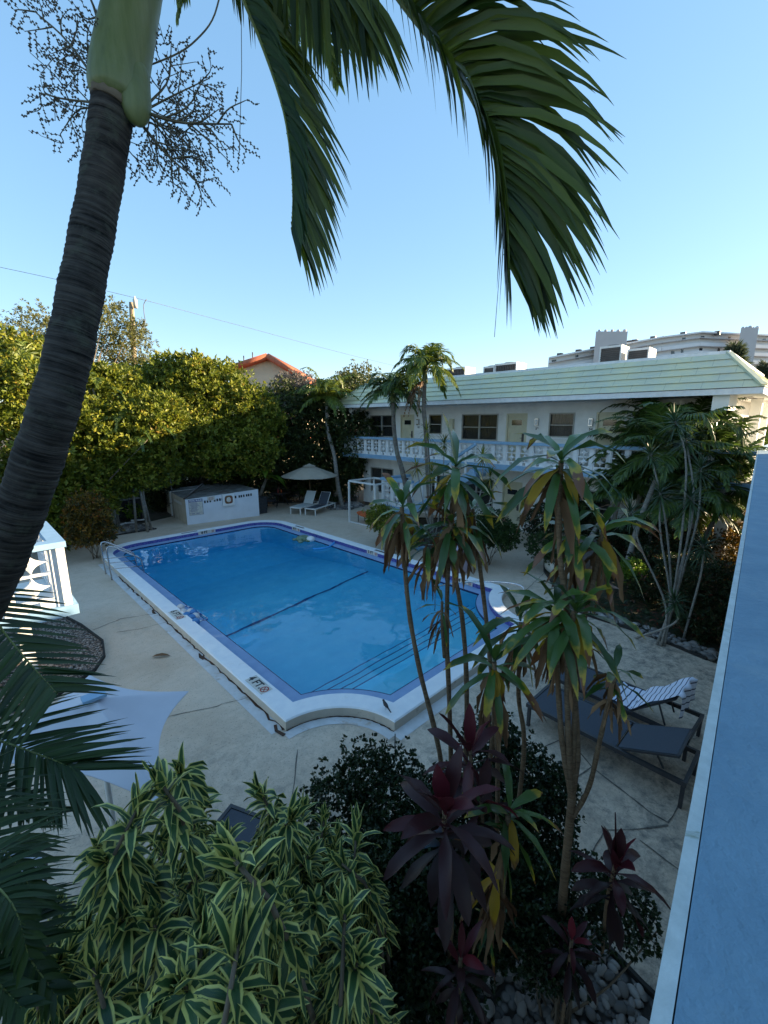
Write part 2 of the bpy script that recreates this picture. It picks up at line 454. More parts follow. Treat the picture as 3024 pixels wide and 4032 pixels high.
# ---------------------------------------------------------------- setting: ground, deck, pool
from mathutils.geometry import tessellate_polygon
PX0, PX1, PY0, PY1, CZ = 2.95, 10.2, 3.95, 17.95, .17
def pool_outline(o, seg=14):
    x0, x1, y0, y1 = PX0+o, PX1-o, PY0+o, PY1-o
    rl = 1.17+o*1.05; rr = 1.5+o; rf = 1.45-o
    P = []
    a0 = math.acos(min(1, o/rl)); a1 = math.asin(min(1, o/rl))
    for i in range(seg+1):                        # near-left scallop, from the left side to the near side
        a = a0+(a1-a0)*i/seg
        P.append((PX0+rl*math.cos(a), PY0+rl*math.sin(a)))
    a0 = PI-math.asin(o/rr); a1 = PI-math.acos(o/rr)
    for i in range(seg+1):                        # near-right scallop
        a = a0+(a1-a0)*i/seg
        P.append((PX1+rr*math.cos(a), PY0+rr*math.sin(a)))
    for i in range(seg+1):
        a = PI/2*i/seg; P.append((x1-rf+rf*math.cos(a), y1-rf+rf*math.sin(a)))
    for i in range(seg+1):
        a = PI/2+PI/2*i/seg; P.append((x0+rf+rf*math.cos(a), y1-rf+rf*math.sin(a)))
    return P
def sheet(mb, outer, holes, z, mi=0):
    vs = [[Vector((x, y, 0)) for x, y in l] for l in [outer]+holes]
    tr = tessellate_polygon(vs)
    flat = [(x, y, z) for l in [outer]+holes for x, y in l]
    tr = [t if (Vector(flat[t[1]])-Vector(flat[t[0]])).cross(Vector(flat[t[2]])-Vector(flat[t[0]])).z > 0 else t[::-1] for t in tr]
    mb.add(flat, [tuple(t) for t in tr], mi=mi)
def ring(mb, A, B, za, zb, mi=0):
    n = len(A)
    v = [(x, y, za) for x, y in A]+[(x, y, zb) for x, y in B]
    mb.add(v, [(i, (i+1) % n, n+(i+1) % n, n+i) for i in range(n)], mi=mi)
hole = pool_outline(.1)
sheet_g = MB(); sheet(sheet_g, [(-900, -900), (900, -900), (900, 900), (-900, 900)], [hole], -.012)
M['soil'] = mat('dark_garden_soil', (.10, .075, .05), (.035, .028, .02), .95, 6, 8, bmp=.6, bscale=25, bdist=.03, dirt=(.05, .07, .02), dscale=.5)
sheet_g.build('ground', M['soil'], kind='structure')

def deckmat():
    m, t, N, Lk, bs = newmat('worn_concrete_deck'); oc = objc(t)
    a = noise(t, .45, 6, .65, coord=oc, dist=.5)
    col = ramp(t, a, [(.3, (.47, .365, .265)), (.5, (.58, .47, .36)), (.7, (.63, .53, .42))])
    f = ramp(t, noise(t, 6, 10, .8, coord=oc, dist=.3), [(.42, (0, 0, 0)), (.62, (1, 1, 1))])
    # blotchy mildew, strongest near the lounger corner
    sx = N.new('ShaderNodeSeparateXYZ'); Lk.new(oc, sx.inputs[0])
    mr = N.new('ShaderNodeMapRange'); Lk.new(sx.outputs[1], mr.inputs[0]); mr.inputs[1].default_value = 6.5; mr.inputs[2].default_value = 2.5
    mz = mth(t, 'MULTIPLY', mth(t, 'ADD', mr.outputs[0], .22), f)
    big = ramp(t, noise(t, .9, 5, .7, coord=oc, dist=1.2), [(.42, (0, 0, 0)), (.62, (1, 1, 1))])
    mz = mth(t, 'MULTIPLY', mz, mth(t, 'ADD', mth(t, 'MULTIPLY', big, .6), .42))
    col = mixc(t, mz, col, (.19, .175, .15))
    sp = ramp(t, noise(t, 38, 3, .6, coord=oc), [(.33, (1, 1, 1)), (.40, (0, 0, 0))])
    col = mixc(t, mth(t, 'MULTIPLY', sp, .55), col, (.10, .10, .095))
    # wandering scuffs in long thin lines
    mp = N.new('ShaderNodeMapping'); Lk.new(oc, mp.inputs[0]); mp.inputs['Rotation'].default_value = (0, 0, .9); mp.inputs['Scale'].default_value = (.6, 5, 1)
    sc_ = ramp(t, noise(t, 2.2, 6, .75, coord=mp.outputs[0], dist=1.5), [(.58, (0, 0, 0)), (.7, (1, 1, 1))])
    col = mixc(t, mth(t, 'MULTIPLY', sc_, .35), col, (.2, .195, .18))
    Lk.new(col, bs.inputs['Base Color']); bs.inputs['Roughness'].default_value = .85; bs.inputs['Specular IOR Level'].default_value = .3
    bump(t, noise(t, 30, 8, .75, coord=oc), .35, .006)
    return m
M['deck'] = deckmat()
deck = MB(); sheet(deck, [(-14, -3), (17.9, -3), (17.9, 15.2), (15.6, 18.2), (13.2, 22.2), (10.4, 23.5), (-1, 19.1), (-14, 18)], [hole], 0)
deck.build('pool_deck', M['deck'], kind='structure')

# joints and cracks in the deck: thin dark strips
M['crack'] = mat('dark_crack_dirt', (.16, .145, .12), (.08, .07, .06), .95, 20)
jm = MB()
def strip(mb, pts, w, z, mi=0, wob=0):
    P = np.array(pts, float)
    if wob:
        Q = [P[0]]
        for a, b in zip(P[:-1], P[1:]):
            k = max(2, int(np.linalg.norm(b-a)/.12))
            for i in range(1, k+1): Q.append(a+(b-a)*i/k+(rng.normal(0, wob, 2) if i < k else 0))
        P = np.array(Q)
    T = nrm(np.gradient(P, axis=0)); S = np.stack([-T[:, 1], T[:, 0]], 1)
    ww = w*(1+ (rng.uniform(-.6, .6, len(P)) if wob else 0))
    ww = np.broadcast_to(ww, (len(P),))[:, None]
    V = np.concatenate([P-S*ww/2, P+S*ww/2]); n = len(P)
    mb.add(np.c_[V, np.full(2*n, z)], [(i, i+1, n+i+1, n+i) for i in range(n-1)], mi=mi)
def g2(*pp): return [gr(*p)[:2] for p in pp]
strip(jm, g2((1173, 2950), (1165, 3010), (1158, 3090), (1140, 3180)), .013, .006, wob=.01)
strip(jm, g2((1556, 2890), (1556, 2960)), .015, .006, wob=.005)
strip(jm, g2((690, 2440), (560, 2475), (460, 2490)), .014, .006, wob=.01)
strip(jm, g2((1000, 2740), (820, 2790), (620, 2830)), .012, .006, wob=.012)
strip(jm, g2((2190, 3120), (2330, 3020), (2560, 3200), (2630, 3240), (2680, 3160)), .018, .006, wob=.004)
strip(jm, g2((2330, 3020), (2230, 2900), (2060, 2980)), .014, .006, wob=.004)
strip(jm, g2((2380, 3270), (2520, 3265), (2630, 3250)), .016, .006, wob=.004)
strip(jm, g2((2520, 3310), (2680, 3430), (2720, 3380)), .016, .006, wob=.004)
strip(jm, g2((2380, 3270), (2300, 3420), (2420, 3560), (2600, 3740)), .016, .006, wob=.004)
strip(jm, [(2.9, 10.9), (2.2, 11.2), (1.6, 11.0)], .015, .006, wob=.01)
strip(jm, [(10.4, 9.5), (13.3, 9.9), (16.5, 9.2)], .012, .006, wob=.01)
strip(jm, [(10.4, 5.2), (12.9, 5.6), (14.0, 6.2)], .012, .006, wob=.01)
jm.build('deck_joints', M['crack'], kind='structure')

# pool
pool = thing('swimming_pool', 'long blue swimming pool with white coping, blue mosaic band and scalloped near corners', 'swimming pool', (6.5, 11, 0))
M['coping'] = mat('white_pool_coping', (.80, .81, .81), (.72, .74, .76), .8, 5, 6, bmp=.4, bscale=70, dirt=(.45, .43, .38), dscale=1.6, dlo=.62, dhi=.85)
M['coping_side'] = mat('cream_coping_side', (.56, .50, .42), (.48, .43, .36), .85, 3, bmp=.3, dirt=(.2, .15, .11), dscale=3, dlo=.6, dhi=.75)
M['ledge'] = mat('blue_grey_pool_ledge', (.24, .36, .55), (.19, .30, .49), .6, 3, 6, bmp=.15)
c = MB()
o0, o1 = pool_outline(0), pool_outline(.33)
om = pool_outline(.02)
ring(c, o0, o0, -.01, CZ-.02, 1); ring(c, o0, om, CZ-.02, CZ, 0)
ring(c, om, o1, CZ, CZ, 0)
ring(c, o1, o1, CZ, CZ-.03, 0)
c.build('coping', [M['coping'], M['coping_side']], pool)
def mosaic():
    m, t, N, Lk, bs = newmat('blue_purple_mosaic_tile'); oc = objc(t)
    mp = N.new('ShaderNodeMapping'); Lk.new(oc, mp.inputs[0]); mp.inputs['Scale'].default_value = (22, 22, 22)
    v = N.new('ShaderNodeTexVoronoi'); v.inputs['Scale'].default_value = 1.6; v.inputs['Randomness'].default_value = .4; Lk.new(mp.outputs[0], v.inputs['Vector'])
    sx = N.new('ShaderNodeSeparateColor'); Lk.new(v.outputs['Color'], sx.inputs[0])
    col = ramp(t, sx.outputs[0], [(0, (.035, .045, .20)), (.5, (.07, .09, .32)), (1, (.16, .13, .34))])
    Lk.new(col, bs.inputs['Base Color']); bs.inputs['Roughness'].default_value = .2
    return m
M['mosaic'] = mosaic()
c = MB(); ring(c, o1, o1, CZ-.03, .018)
c.build('mosaic_band', M['mosaic'], pool)
c = MB(); o2 = pool_outline(.66)
o1b = pool_outline(.31)
ring(c, o1b, o2, .02, .02)
c.build('ledge', M['ledge'], pool)
M['navy'] = mat('navy_waterline_tile', (.01, .02, .09), (.008, .015, .07), .25, 30)
M['bluetile'] = mat('blue_marking_tile', (.03, .13, .30), (.02, .10, .26), .4, 30)
c = MB(); ring(c, pool_outline(.645), o2, .023, .023); ring(c, o2, o2, .023, -.07)
c.build('waterline_tile', M['navy'], pool)
def plaster():
    m, t, N, Lk, bs = newmat('blue_white_pool_plaster'); oc = objc(t)
    col = ramp(t, noise(t, 2.5, 6, coord=oc), [(.3, (.15, .68, .88)), (.7, (.22, .78, .95))])
    Lk.new(col, bs.inputs['Base Color']); bs.inputs['Roughness'].default_value = .8
    return m
M['plaster'] = plaster()
c = MB()
ring(c, o2, o2, -.07, -3.0)
X0, X1 = 3.2, 10
for (ya, za), (yb, zb) in zip([(4.2, -1.2), (11.35, -1.35), (14.2, -2.35)], [(11.35, -1.35), (14.2, -2.35), (18, -2.5)]):
    c.quad((X0, ya, za), (X1, ya, za), (X1, yb, zb), (X0, yb, zb))
c.build('basin', M['plaster'], pool)
c = MB(); c.add([(3.3, 9.55, -1.295), (10.0, 10.5, -1.305), (10.0, 10.58, -1.305), (3.3, 9.63, -1.295)], [(0, 1, 2, 3)])
c.build('depth_break_line', M['bluetile'], pool)
for i, (ye, zt) in enumerate([(6.3, -.98), (6.0, -.76), (5.7, -.54), (5.4, -.30)]):
    c = MB(); c.box(3.3, 9.9, 4.2, ye, -1.3, zt)
    s_ = c.build('pool_step', M['plaster'], pool)
    c = MB(); c.box(3.3, 9.9, ye-.025, ye+.003, zt-.03, zt+.003)
    c.build('step_edge_tile', M['bluetile'], s_)
# water body
def watermat():
    m = bpy.data.materials.new('pool_water'); m.use_nodes = True; t = m.node_tree; N = t.nodes; Lk = t.links
    N.remove(N['Principled BSDF']); out = N['Material Output']
    oc = objc(t)
    mp = N.new('ShaderNodeMapping'); Lk.new(oc, mp.inputs[0]); mp.inputs['Scale'].default_value = (1, 1, 1)
    h = noise(t, 1.1, 3, .5, coord=mp.outputs[0], dist=.6)
    h2 = noise(t, 5, 2, .5, coord=oc, dist=.8)
    hh = mth(t, 'ADD', h, mth(t, 'MULTIPLY', h2, .18))
    tr = N.new('ShaderNodeBsdfTransparent'); tr.inputs[0].default_value = (1, 1, 1, 1)
    gl = N.new('ShaderNodeBsdfGlossy'); gl.inputs['Roughness'].default_value = .015
    fr = N.new('ShaderNodeFresnel'); fr.inputs['IOR'].default_value = 1.34
    b = N.new('ShaderNodeBump'); b.inputs['Strength'].default_value = .08; b.inputs['Distance'].default_value = .1
    Lk.new(hh, b.inputs['Height']); Lk.new(b.outputs[0], gl.inputs['Normal']); Lk.new(b.outputs[0], fr.inputs['Normal'])
    mx = N.new('ShaderNodeMixShader'); Lk.new(fr.outputs[0], mx.inputs[0]); Lk.new(tr.outputs[0], mx.inputs[1]); Lk.new(gl.outputs[0], mx.inputs[2])
    rf = N.new('ShaderNodeBsdfGlass'); rf.inputs['IOR'].default_value = 1.33; rf.inputs['Roughness'].default_value = 0; rf.inputs['Color'].default_value = (1, 1, 1, 1)
    Lk.new(rf.outputs[0], out.inputs['Surface'])
    va = N.new('ShaderNodeVolumeAbsorption'); va.inputs['Color'].default_value = (.01, .72, .94, 1); va.inputs['Density'].default_value = .15
    Lk.new(va.outputs[0], out.inputs['Volume'])
    return m
def inpoly(P, x, y):
    r = np.zeros(x.shape, bool)
    for (x1, y1), (x2, y2) in zip(P, P[1:]+P[:1]):
        if y1 != y2: r ^= ((y1 > y) != (y2 > y)) & (x < (x2-x1)*(y-y1)/(y2-y1)+x1)
    return r
gx_, gy_ = np.meshgrid(np.linspace(3.2, 10.0, 110), np.linspace(4.2, 17.7, 218), indexing='ij')
wz = sum(a_*np.sin(kx*gx_+ky*gy_+p_) for a_, kx, ky, p_ in ((.0016, 5.1, 3.7, 0), (.0014, -4.3, 7.9, 1.3), (.0009, 11.7, -5.1, 2.2), (.0010, 2.1, 12.3, 4.), (.0006, 17.0, 9.0, .7), (.0005, -9, 21, 3.1)))
ii = np.arange(110*218).reshape(110, 218)
F_ = np.stack([ii[:-1, :-1], ii[1:, :-1], ii[1:, 1:], ii[:-1, 1:]], -1).reshape(-1, 4)
kp_ = inpoly(pool_outline(.45), gx_, gy_).ravel()
F_ = F_[kp_[F_].all(1)]
c = MB(); c.add(np.stack([gx_, gy_, wz], -1).reshape(-1, 3), F_, smooth=True)
wo = c.build('water', watermat(), kind='structure')
wo.cycles.is_caustics_caster = True
for o in bpy.data.objects:
    if o.name.split('.')[0] in ('basin', 'pool_step', 'step_edge_tile', 'depth_break_line'): o.cycles.is_caustics_receiver = True

# text
def textmb(mb, s, size, o, ux, uy, mi=0, lift=.0, bold=0.):
    cu = bpy.data.curves.new('t', 'FONT'); cu.body = s; cu.size = size; cu.align_x = 'CENTER'; cu.align_y = 'CENTER'; cu.offset = bold
    ob = bpy.data.objects.new('t', cu); COL.objects.link(ob)
    dg = bpy.context.evaluated_depsgraph_get(); dg.update()
    me = ob.evaluated_get(dg).to_mesh()
    ux = nrm(ux); uy = nrm(uy); n = np.cross(ux, uy)
    V = [np.array(o, float)+ux*v.co.x+uy*v.co.y+n*lift for v in me.vertices]
    F = [tuple(p.vertices) for p in me.polygons]
    if F: mb.add(V, F, mi=mi)
    ob.evaluated_get(dg).to_mesh_clear()
    bpy.data.objects.remove(ob); bpy.data.curves.remove(cu)
M['ink'] = mat('black_lettering', (.02, .02, .02), (.02, .02, .02), .6)
M['redink'] = mat('red_lettering', (.35, .03, .02), (.3, .03, .02), .6)
M['navyink'] = mat('navy_sign_print', (.03, .05, .22), (.03, .05, .2), .6)
M['sign'] = mat('white_sign_face', (.62, .60, .54), (.55, .53, .47), .7, 20, dirt=(.4, .37, .3), dscale=12)
def marker(txt, ctr, ux, uy, w=.62, h=.24, label=None, size=.2):
    ux = nrm(ux); uy = nrm(uy); n = np.cross(ux, uy); ctr = np.array(ctr, float)
    c = MB(); a = ctr+n*.003
    c.add([a-ux*w/2-uy*h/2, a+ux*w/2-uy*h/2, a+ux*w/2+uy*h/2, a-ux*w/2+uy*h/2], [(0, 1, 2, 3)])
    p = c.build('depth_marker', M['sign'], pool, label)
    c = MB(); textmb(c, txt, size, ctr-ux*w*.15+n*.006, ux, uy, bold=.006); c.build('lettering', M['ink'], p)
    c = MB(); q = ctr+ux*w*.34+n*.006; r0 = h*.36
    A = [q+(ux*math.cos(i*PI/10)+uy*math.sin(i*PI/10))*r0 for i in range(20)]; Bq = [q+(x-q)*.74 for x in A]
    c.add(A+Bq, [(i, (i+1) % 20, 20+(i+1) % 20, 20+i) for i in range(20)])
    for sg in (1, -1):
        d = nrm(ux+uy*sg)*r0*.8; e = nrm(ux-uy*sg)*r0*.1
        c.add([q-d-e, q+d-e, q+d+e, q-d+e], [(0, 1, 2, 3)] if sg > 0 else [(3, 2, 1, 0)])
    c.build('no_diving_symbol', M['redink'], p)
marker('4 FT.', (3.12, 6.25, CZ), (0, -1, 0), (1, 0, 0), .58, .22, 'marker reading 4 FT on the near left coping')
marker('6 FT.', (3.12, 10.1, CZ), (0, -1, 0), (1, 0, 0), .58, .22, 'marker reading 6 FT halfway along the left coping')
marker('8 FT', (6.95, 17.62, .095), (1, 0, 0), (0, 0, 1), .72, .14, 'marker reading 8 FT set in the far mosaic band', .14)
marker('8 FT', (9.87, 15.4, .095), (0, -1, 0), (0, 0, 1), .62, .14, 'marker reading FT set in the far end of the right mosaic band', .14)
marker('5 FT', (9.87, 10.6, .095), (0, -1, 0), (0, 0, 1), .55, .14, 'marker reading FT in the middle of the right mosaic band', .14)
marker('4 FT', (9.87, 6.7, .095), (0, -1, 0), (0, 0, 1), .55, .14, 'marker near the scalloped end of the right mosaic band', .14)
for x, y in ((6.3, 17.78), (10.03, 15.35), (10.03, 10.3)):
    c = MB(); c.box(x-(.32 if y > 17 else .05), x+(.32 if y > 17 else .05), y-(.05 if y > 17 else .32), y+(.05 if y > 17 else .32), CZ+.001, CZ+.004); c.build('skimmer_lid', M['louvre'], pool)
# painted strip and rusty crack round the outside of the coping
M['strip'] = mat('flaking_white_deck_paint', (.60, .61, .62), (.50, .50, .49), .85, 4, 8, bmp=.3, dirt=(.44, .38, .32), dscale=3, dlo=.56, dhi=.64)
c = MB(); A = pool_outline(-.19); n = len(A)
seg0 = [A[i] for i in range(0, 31)]; 
strip(c, [(PX0-.1, 16.2)]+[(PX0-.1, y) for y in np.linspace(15.5, 5.2, 40)], .2, .005)
arc = [(PX0+1.07*math.cos(a), PY0+1.07*math.sin(a)) for a in np.linspace(PI/2+.06, -.06, 14)]
strip(c, arc, .17, .0055)
strip(c, [(4.05, PY0-.1), (8.7, PY0-.1)], .2, .005)
c.build('painted_deck_strip', M['strip'], kind='structure')
M['rust'] = mat('rusty_dirt_crack', (.10, .05, .03), (.04, .025, .018), .95, 30, bmp=.6)
c = MB()
strip(c, [(PX0-.01, 14.5), (PX0-.015, 5.16)], .035, .009, wob=.016)
strip(c, [(PX0+1.155*math.cos(a), PY0+1.155*math.sin(a)) for a in np.linspace(PI/2, 0, 20)], .022, .0095, wob=.006)
for y in (8.3, 5.35, 11.2): strip(c, [(PX0-.05, y), (PX0-.07, y-.3)], .05, .008, wob=.03)
c.build('deck_cracks', M['rust'], kind='structure')

# gravel beds
def gravelmat(name, cols, sc, gap=.12, bm=1.):
    m, t, N, Lk, bs = newmat(name); oc = objc(t)
    v = N.new('ShaderNodeTexVoronoi'); v.inputs['Scale'].default_value = sc; Lk.new(oc, v.inputs['Vector'])
    sx = N.new('ShaderNodeSeparateColor'); Lk.new(v.outputs['Color'], sx.inputs[0])
    col = ramp(t, sx.outputs[0], [(0, cols[0]), (.5, cols[1]), (1, cols[2])])
    d = v.outputs['Distance']
    col = mixc(t, ramp(t, d, [(.42, (0, 0, 0)), (.62, (1, 1, 1))]), col, (.03, .025, .02))
    Lk.new(col, bs.inputs['Base Color']); bs.inputs['Roughness'].default_value = .8
    h = mth(t, 'SUBTRACT', 1, d); bump(t, h, bm, .02)
    return m
M['gravel'] = gravelmat('brown_white_gravel', [(.16, .10, .07), (.30, .22, .17), (.45, .40, .35)], 26)
M['pebble_bed'] = gravelmat('grey_river_pebbles', [(.12, .12, .12), (.22, .21, .20), (.30, .29, .27)], 14)
M['rocks_white'] = gravelmat('pale_rocks', [(.22, .2, .2), (.4, .37, .36), (.55, .52, .5)], 9)
M['edging'] = mat('black_bed_edging', (.025, .022, .02), (.015, .014, .012), .8)
def bed(name, poly, m, z=.01):
    c = MB(); sheet(c, poly, [], z); o = c.build(name, m, kind='structure')
    return o
def edge(pts, w=.035, h=.06):
    c = MB()
    for a, b in zip(pts[:-1], pts[1:]): c.bar((a[0], a[1], h/2), (b[0], b[1], h/2), w, h)
    return c
lb = [(-6, 15), (-.6, 14.9), (.4, 14.3), (1.1, 12.9), (1.45, 11.4), (1.62, 10.2), (1.5, 9.5), (1.25, 9.05), (.6, 8.6), (-6, 8.0)]
bed('gravel_bed', lb, M['gravel'])
near_bed = [(-3, .1), (3.38, .1), (3.42, .4), (3.5, .75), (3.6, 1.3), (3.7, 1.9), (3.4, 2.6), (2.6, 3.0), (1.6, 3.1), (-3, 3.3)]
bed('pebble_bed', near_bed, M['pebble_bed'])
hb = [(-8, 19.3), (-.5, 19.2), (2.4, 19.6), (3.6, 20.0), (5.72, 20.02), (5.5, 22.3), (6.9, 24.5), (10.6, 23.6), (11.0, 22.4), (12.8, 21.6), (14.2, 20.4), (13.9, 18.6), (15.6, 17.4), (17.8, 18.9), (17.8, 40), (-8, 40)]
bed('back_bed', hb, M['soil'])
bed('white_rock_bed', [(2.4, 19.75), (3.6, 20.05), (5.68, 20.07), (5.4, 21.9), (4.0, 21.6), (2.6, 20.7)], M['rocks_white'], .02)
rb = [(10.45, 4.0), (11.3, 4.6), (12.6, 5.6), (14.3, 6.4), (15.3, 6.6), (16.0, 5.6), (17.9, 5.4), (17.9, .4), (9.8, .2), (9.95, 1.0), (10.25, 2.1), (10.3, 3.5)]
bed('garden_bed', rb, M['soil'])
mb_ = [(11.6, 8.3), (12.6, 7.8), (15.8, 10.0), (16.4, 12.3), (15.5, 13.3), (13.2, 12.2), (12.0, 11.0)]
bed('shrub_bed', mb_, M['soil'])
bed('palm_bed', [(13.75, 18.0), (14.5, 17.2), (15.9, 17.6), (16.4, 18.9), (15.4, 20), (14, 19.6)], M['rocks_white'], .016)
for pts in (lb[1:9], [(-.5, 19.2), (2.4, 19.6), (3.6, 20.0), (5.72, 20.02)], near_bed[1:9], rb[:6], rb[-3:], mb_+mb_[:1]):
    edge(pts).build('bed_edging', M['edging'], kind='structure')

# loose stones round the beds (too many to count)
def stones(name, poly_pts, n, rad, m, zb=.01):
    c = MB(); P = np.array(poly_pts)
    ico = bpy.data.meshes.new('i'); import bmesh
    bm_ = bmesh.new(); bmesh.ops.create_icosphere(bm_, subdivisions=2, radius=1)
    iv = np.array([v.co for v in bm_.verts]); idx = {v: i for i, v in enumerate(bm_.verts)}
    fi = np.array([[q.index for q in f.verts] for f in bm_.faces]); bm_.free(); bpy.data.meshes.remove(ico)
    lo, hi = P.min(0), P.max(0); k = 0
    def inside(x, y):
        r = False
        for (x1, y1), (x2, y2) in zip(P, np.roll(P, -1, 0)):
            if (y1 > y) != (y2 > y) and x < (x2-x1)*(y-y1)/(y2-y1)+x1: r = not r
        return r
    while k < n:
        x, y = rng.uniform(lo, hi)
        if not inside(x, y): continue
        r = rad*rng.uniform(.5, 1.4); a = rng.uniform(0, PI)
        s = np.array((1, rng.uniform(.55, .85), rng.uniform(.4, .65)))
        v = iv*(1+rng.uniform(-.06, .06, (len(iv), 1)))*s*r
        ca, sa = math.cos(a), math.sin(a)
        v = np.stack([v[:, 0]*ca-v[:, 1]*sa, v[:, 0]*sa+v[:, 1]*ca, v[:, 2]], 1)+(x, y, zb+r*.25+rng.uniform(0, .02))
        c.add(v, fi, rnd=rng.random(), smooth=True); k += 1
    return c.build(name, m, kind='stuff')
def stonemat():
    m, t, N, Lk, bs = newmat('pale_grey_stone'); a = N.new('ShaderNodeAttribute'); a.attribute_name = 'rnd'
    col = ramp(t, a.outputs['Fac'], [(0, (.09, .085, .08)), (.5, (.24, .22, .205)), (1, (.42, .39, .36))])
    col = mixc(t, noise(t, 14, 5, coord=objc(t)), col, mixc(t, .6, col, (.1, .09, .08)))
    Lk.new(col, bs.inputs['Base Color']); bs.inputs['Roughness'].default_value = .7
    return m
M['stone'] = stonemat()
stones('pebbles', [(.6, .2), (3.3, .2), (3.5, .8), (3.5, 1.6), (3.0, 2.2), (1.2, 2.4)], 1500, .045, M['stone'])
stones('white_rocks', [(2.5, 19.8), (3.6, 20.1), (5.6, 20.1), (5.3, 21.8), (4.0, 21.5), (2.7, 20.7)], 420, .085, M['stone'])
stones('border_rocks', [(9.98, .9), (10.25, 2.1), (10.35, 3.5), (10.75, 3.4), (10.6, 2.0), (10.4, .8)], 150, .07, M['stone'])
stones('palm_bed_rocks', [(13.85, 18.0), (14.5, 17.3), (15.7, 17.7), (16.1, 18.7), (14.9, 18.9)], 120, .09, M['stone'])
stones('gravel_stones', lb[1:9]+[(-1, 9)], 500, .03, M['stone'])
# ---------------------------------------------------------------- far apartment building
FX, RX = 16.7, 15.4                # facade plane, balcony rail plane
BY0, BY1 = 2.4, 18.65
apt = thing('apartment_building', 'two storey white apartment building with pale green mansard roof and blue balcony across the pool', 'building', (FX, 10.5, 0))
def part(name, mats, parent, fn, label=None):
    c = MB(); fn(c); return c.build(name, mats, parent, label)
def boxes(name, mats, parent, lst):
    for b in lst:
        c = MB(); c.box(*b); c.build(name, mats, parent)
openings = [  # y0,y1,z0,z1,kind
    (16.2, 18.02, 3.80, 4.97, 'win2'), (14.75, 15.69, 2.95, 4.97, 'door'), (12.97, 13.78, 4.02, 4.96, 'win1'),
    (9.95, 11.83, 3.80, 4.95, 'win2'), (8.62, 9.56, 2.95, 4.95, 'door'), (6.71, 7.70, 4.02, 4.95, 'win1'),
    (5.0, 5.94, 2.95, 4.95, 'door'), (3.0, 4.4, 3.8, 4.95, 'win2'),
    (16.2, 18.0, .70, 2.10, 'win2'), (14.75, 15.69, .03, 2.10, 'door'), (12.6, 13.7, .95, 2.05, 'win1'), (10.0, 11.8, .85, 2.10, 'win2'),
    (8.64, 9.56, .03, 2.11, 'door'), (5.1, 6.2, .8, 2.1, 'win1'), (3.2, 4.2, .03, 2.1, 'door')]
def facade(c):
    ys = sorted(set([BY0, BY1]+[o[0] for o in openings]+[o[1] for o in openings]))
    for ya, yb in zip(ys[:-1], ys[1:]):
        zs = [(o[2], o[3]) for o in openings if o[0] <= ya+1e-6 and o[1] >= yb-1e-6]
        zs.sort(); z = 0
        for za, zb in zs+[(5.36, 5.36)]:
            if za > z: c.box(FX, FX+.2, ya, yb, z, za)
            z = zb
    c.box(FX+.2, 25, BY0, BY0+.2, 0, 5.36)
    c.box(FX+.2, 25, BY1-.2, BY1, 0, 5.36)
    c.box(24.8, 25, BY0+.2, BY1-.2, 0, 5.36)
    c.box(FX+.2, 24.8, BY0+.2, BY1-.2, 2.8, 2.9)
    c.box(RX+.25, FX-.003, 18.35, 18.62, 5.0, 5.36)
    c.box(15.3, FX, 2.0, 2.38, 4.93, 5.36)
part('wall', M['white_wall'], apt, facade)
M['roof_green'] = None
def roofmat():
    m, t, N, Lk, bs = newmat('pale_green_roof_tile'); oc = objc(t)
    col = ramp(t, noise(t, .9, 7, .65, coord=oc), [(.3, (.50, .52, .42)), (.55, (.60, .60, .41)), (.75, (.68, .62, .35))])
    st = ramp(t, noise(t, 2.2, 5, .7, coord=oc, dist=1), [(.55, (0, 0, 0)), (.7, (.5, .5, .5))])
    col = mixc(t, st, col, (.48, .56, .53))
    # tile joints along the eave
    sx = N.new('ShaderNodeSeparateXYZ'); Lk.new(oc, sx.inputs[0])
    row = mth(t, 'FLOOR', mth(t, 'MULTIPLY', sx.outputs[2], 4.7))
    fy = mth(t, 'FRACT', mth(t, 'ADD', mth(t, 'MULTIPLY', sx.outputs[1], 1.1), mth(t, 'MULTIPLY', row, .37)))
    j = ramp(t, mth(t, 'ABSOLUTE', mth(t, 'SUBTRACT', fy, .5)), [(.49, (0, 0, 0)), (.497, (.45, .45, .45))])
    col = mixc(t, j, col, (.12, .14, .10))
    Lk.new(col, bs.inputs['Base Color']); bs.inputs['Roughness'].default_value = .75
    bump(t, noise(t, 8, 5, coord=oc), .3, .02)
    return m
M['roof_green'] = roofmat()
def mansard(c):
    n = 5; ex, rx = 15.18, 16.05; ez, rz = 5.52, 6.56
    for k in range(n):
        a, b = k/n, (k+1)/n
        def ringp(f, out):
            x = ex+(rx-ex)*f-out; ya = 1.33+(2.3-1.33)*f-out; yb = 19.3-(19.3-17.7)*f+out; xb = 26.2-(26.2-25.3)*f+out
            return [(x, ya), (xb, ya), (xb, yb), (x, yb)]
        za, zb = ez+(rz-ez)*a, ez+(rz-ez)*b
        A = ringp(a, .05); B = ringp(b, .005); Cc = ringp(a, 0)
        v = [(x, y, za) for x, y in A]+[(x, y, zb) for x, y in B]+[(x, y, za-.002) for x, y in Cc]
        c.add(v, [(i, 4+i, 4+(i+1) % 4, (i+1) % 4)[::-1] for i in range(4)]+[(i, (i+1) % 4, 8+(i+1) % 4, 8+i)[::-1] for i in range(4)])
roof = part('roof', M['roof_green'], apt, mansard)
for (p, q) in (((15.17, 1.32, 5.56), (16.07, 2.3, 6.58)), ((15.17, 19.31, 5.56), (16.07, 17.7, 6.58))):
    c = MB(); c.bar(p, q, .16, .05); c.build('hip_cap', M['roof_green'], roof)
part('roof_deck', M['white_paint'], roof, lambda c: (c.box(16.0, 25.35, 2.25, 17.75, 6.50, 6.60),))
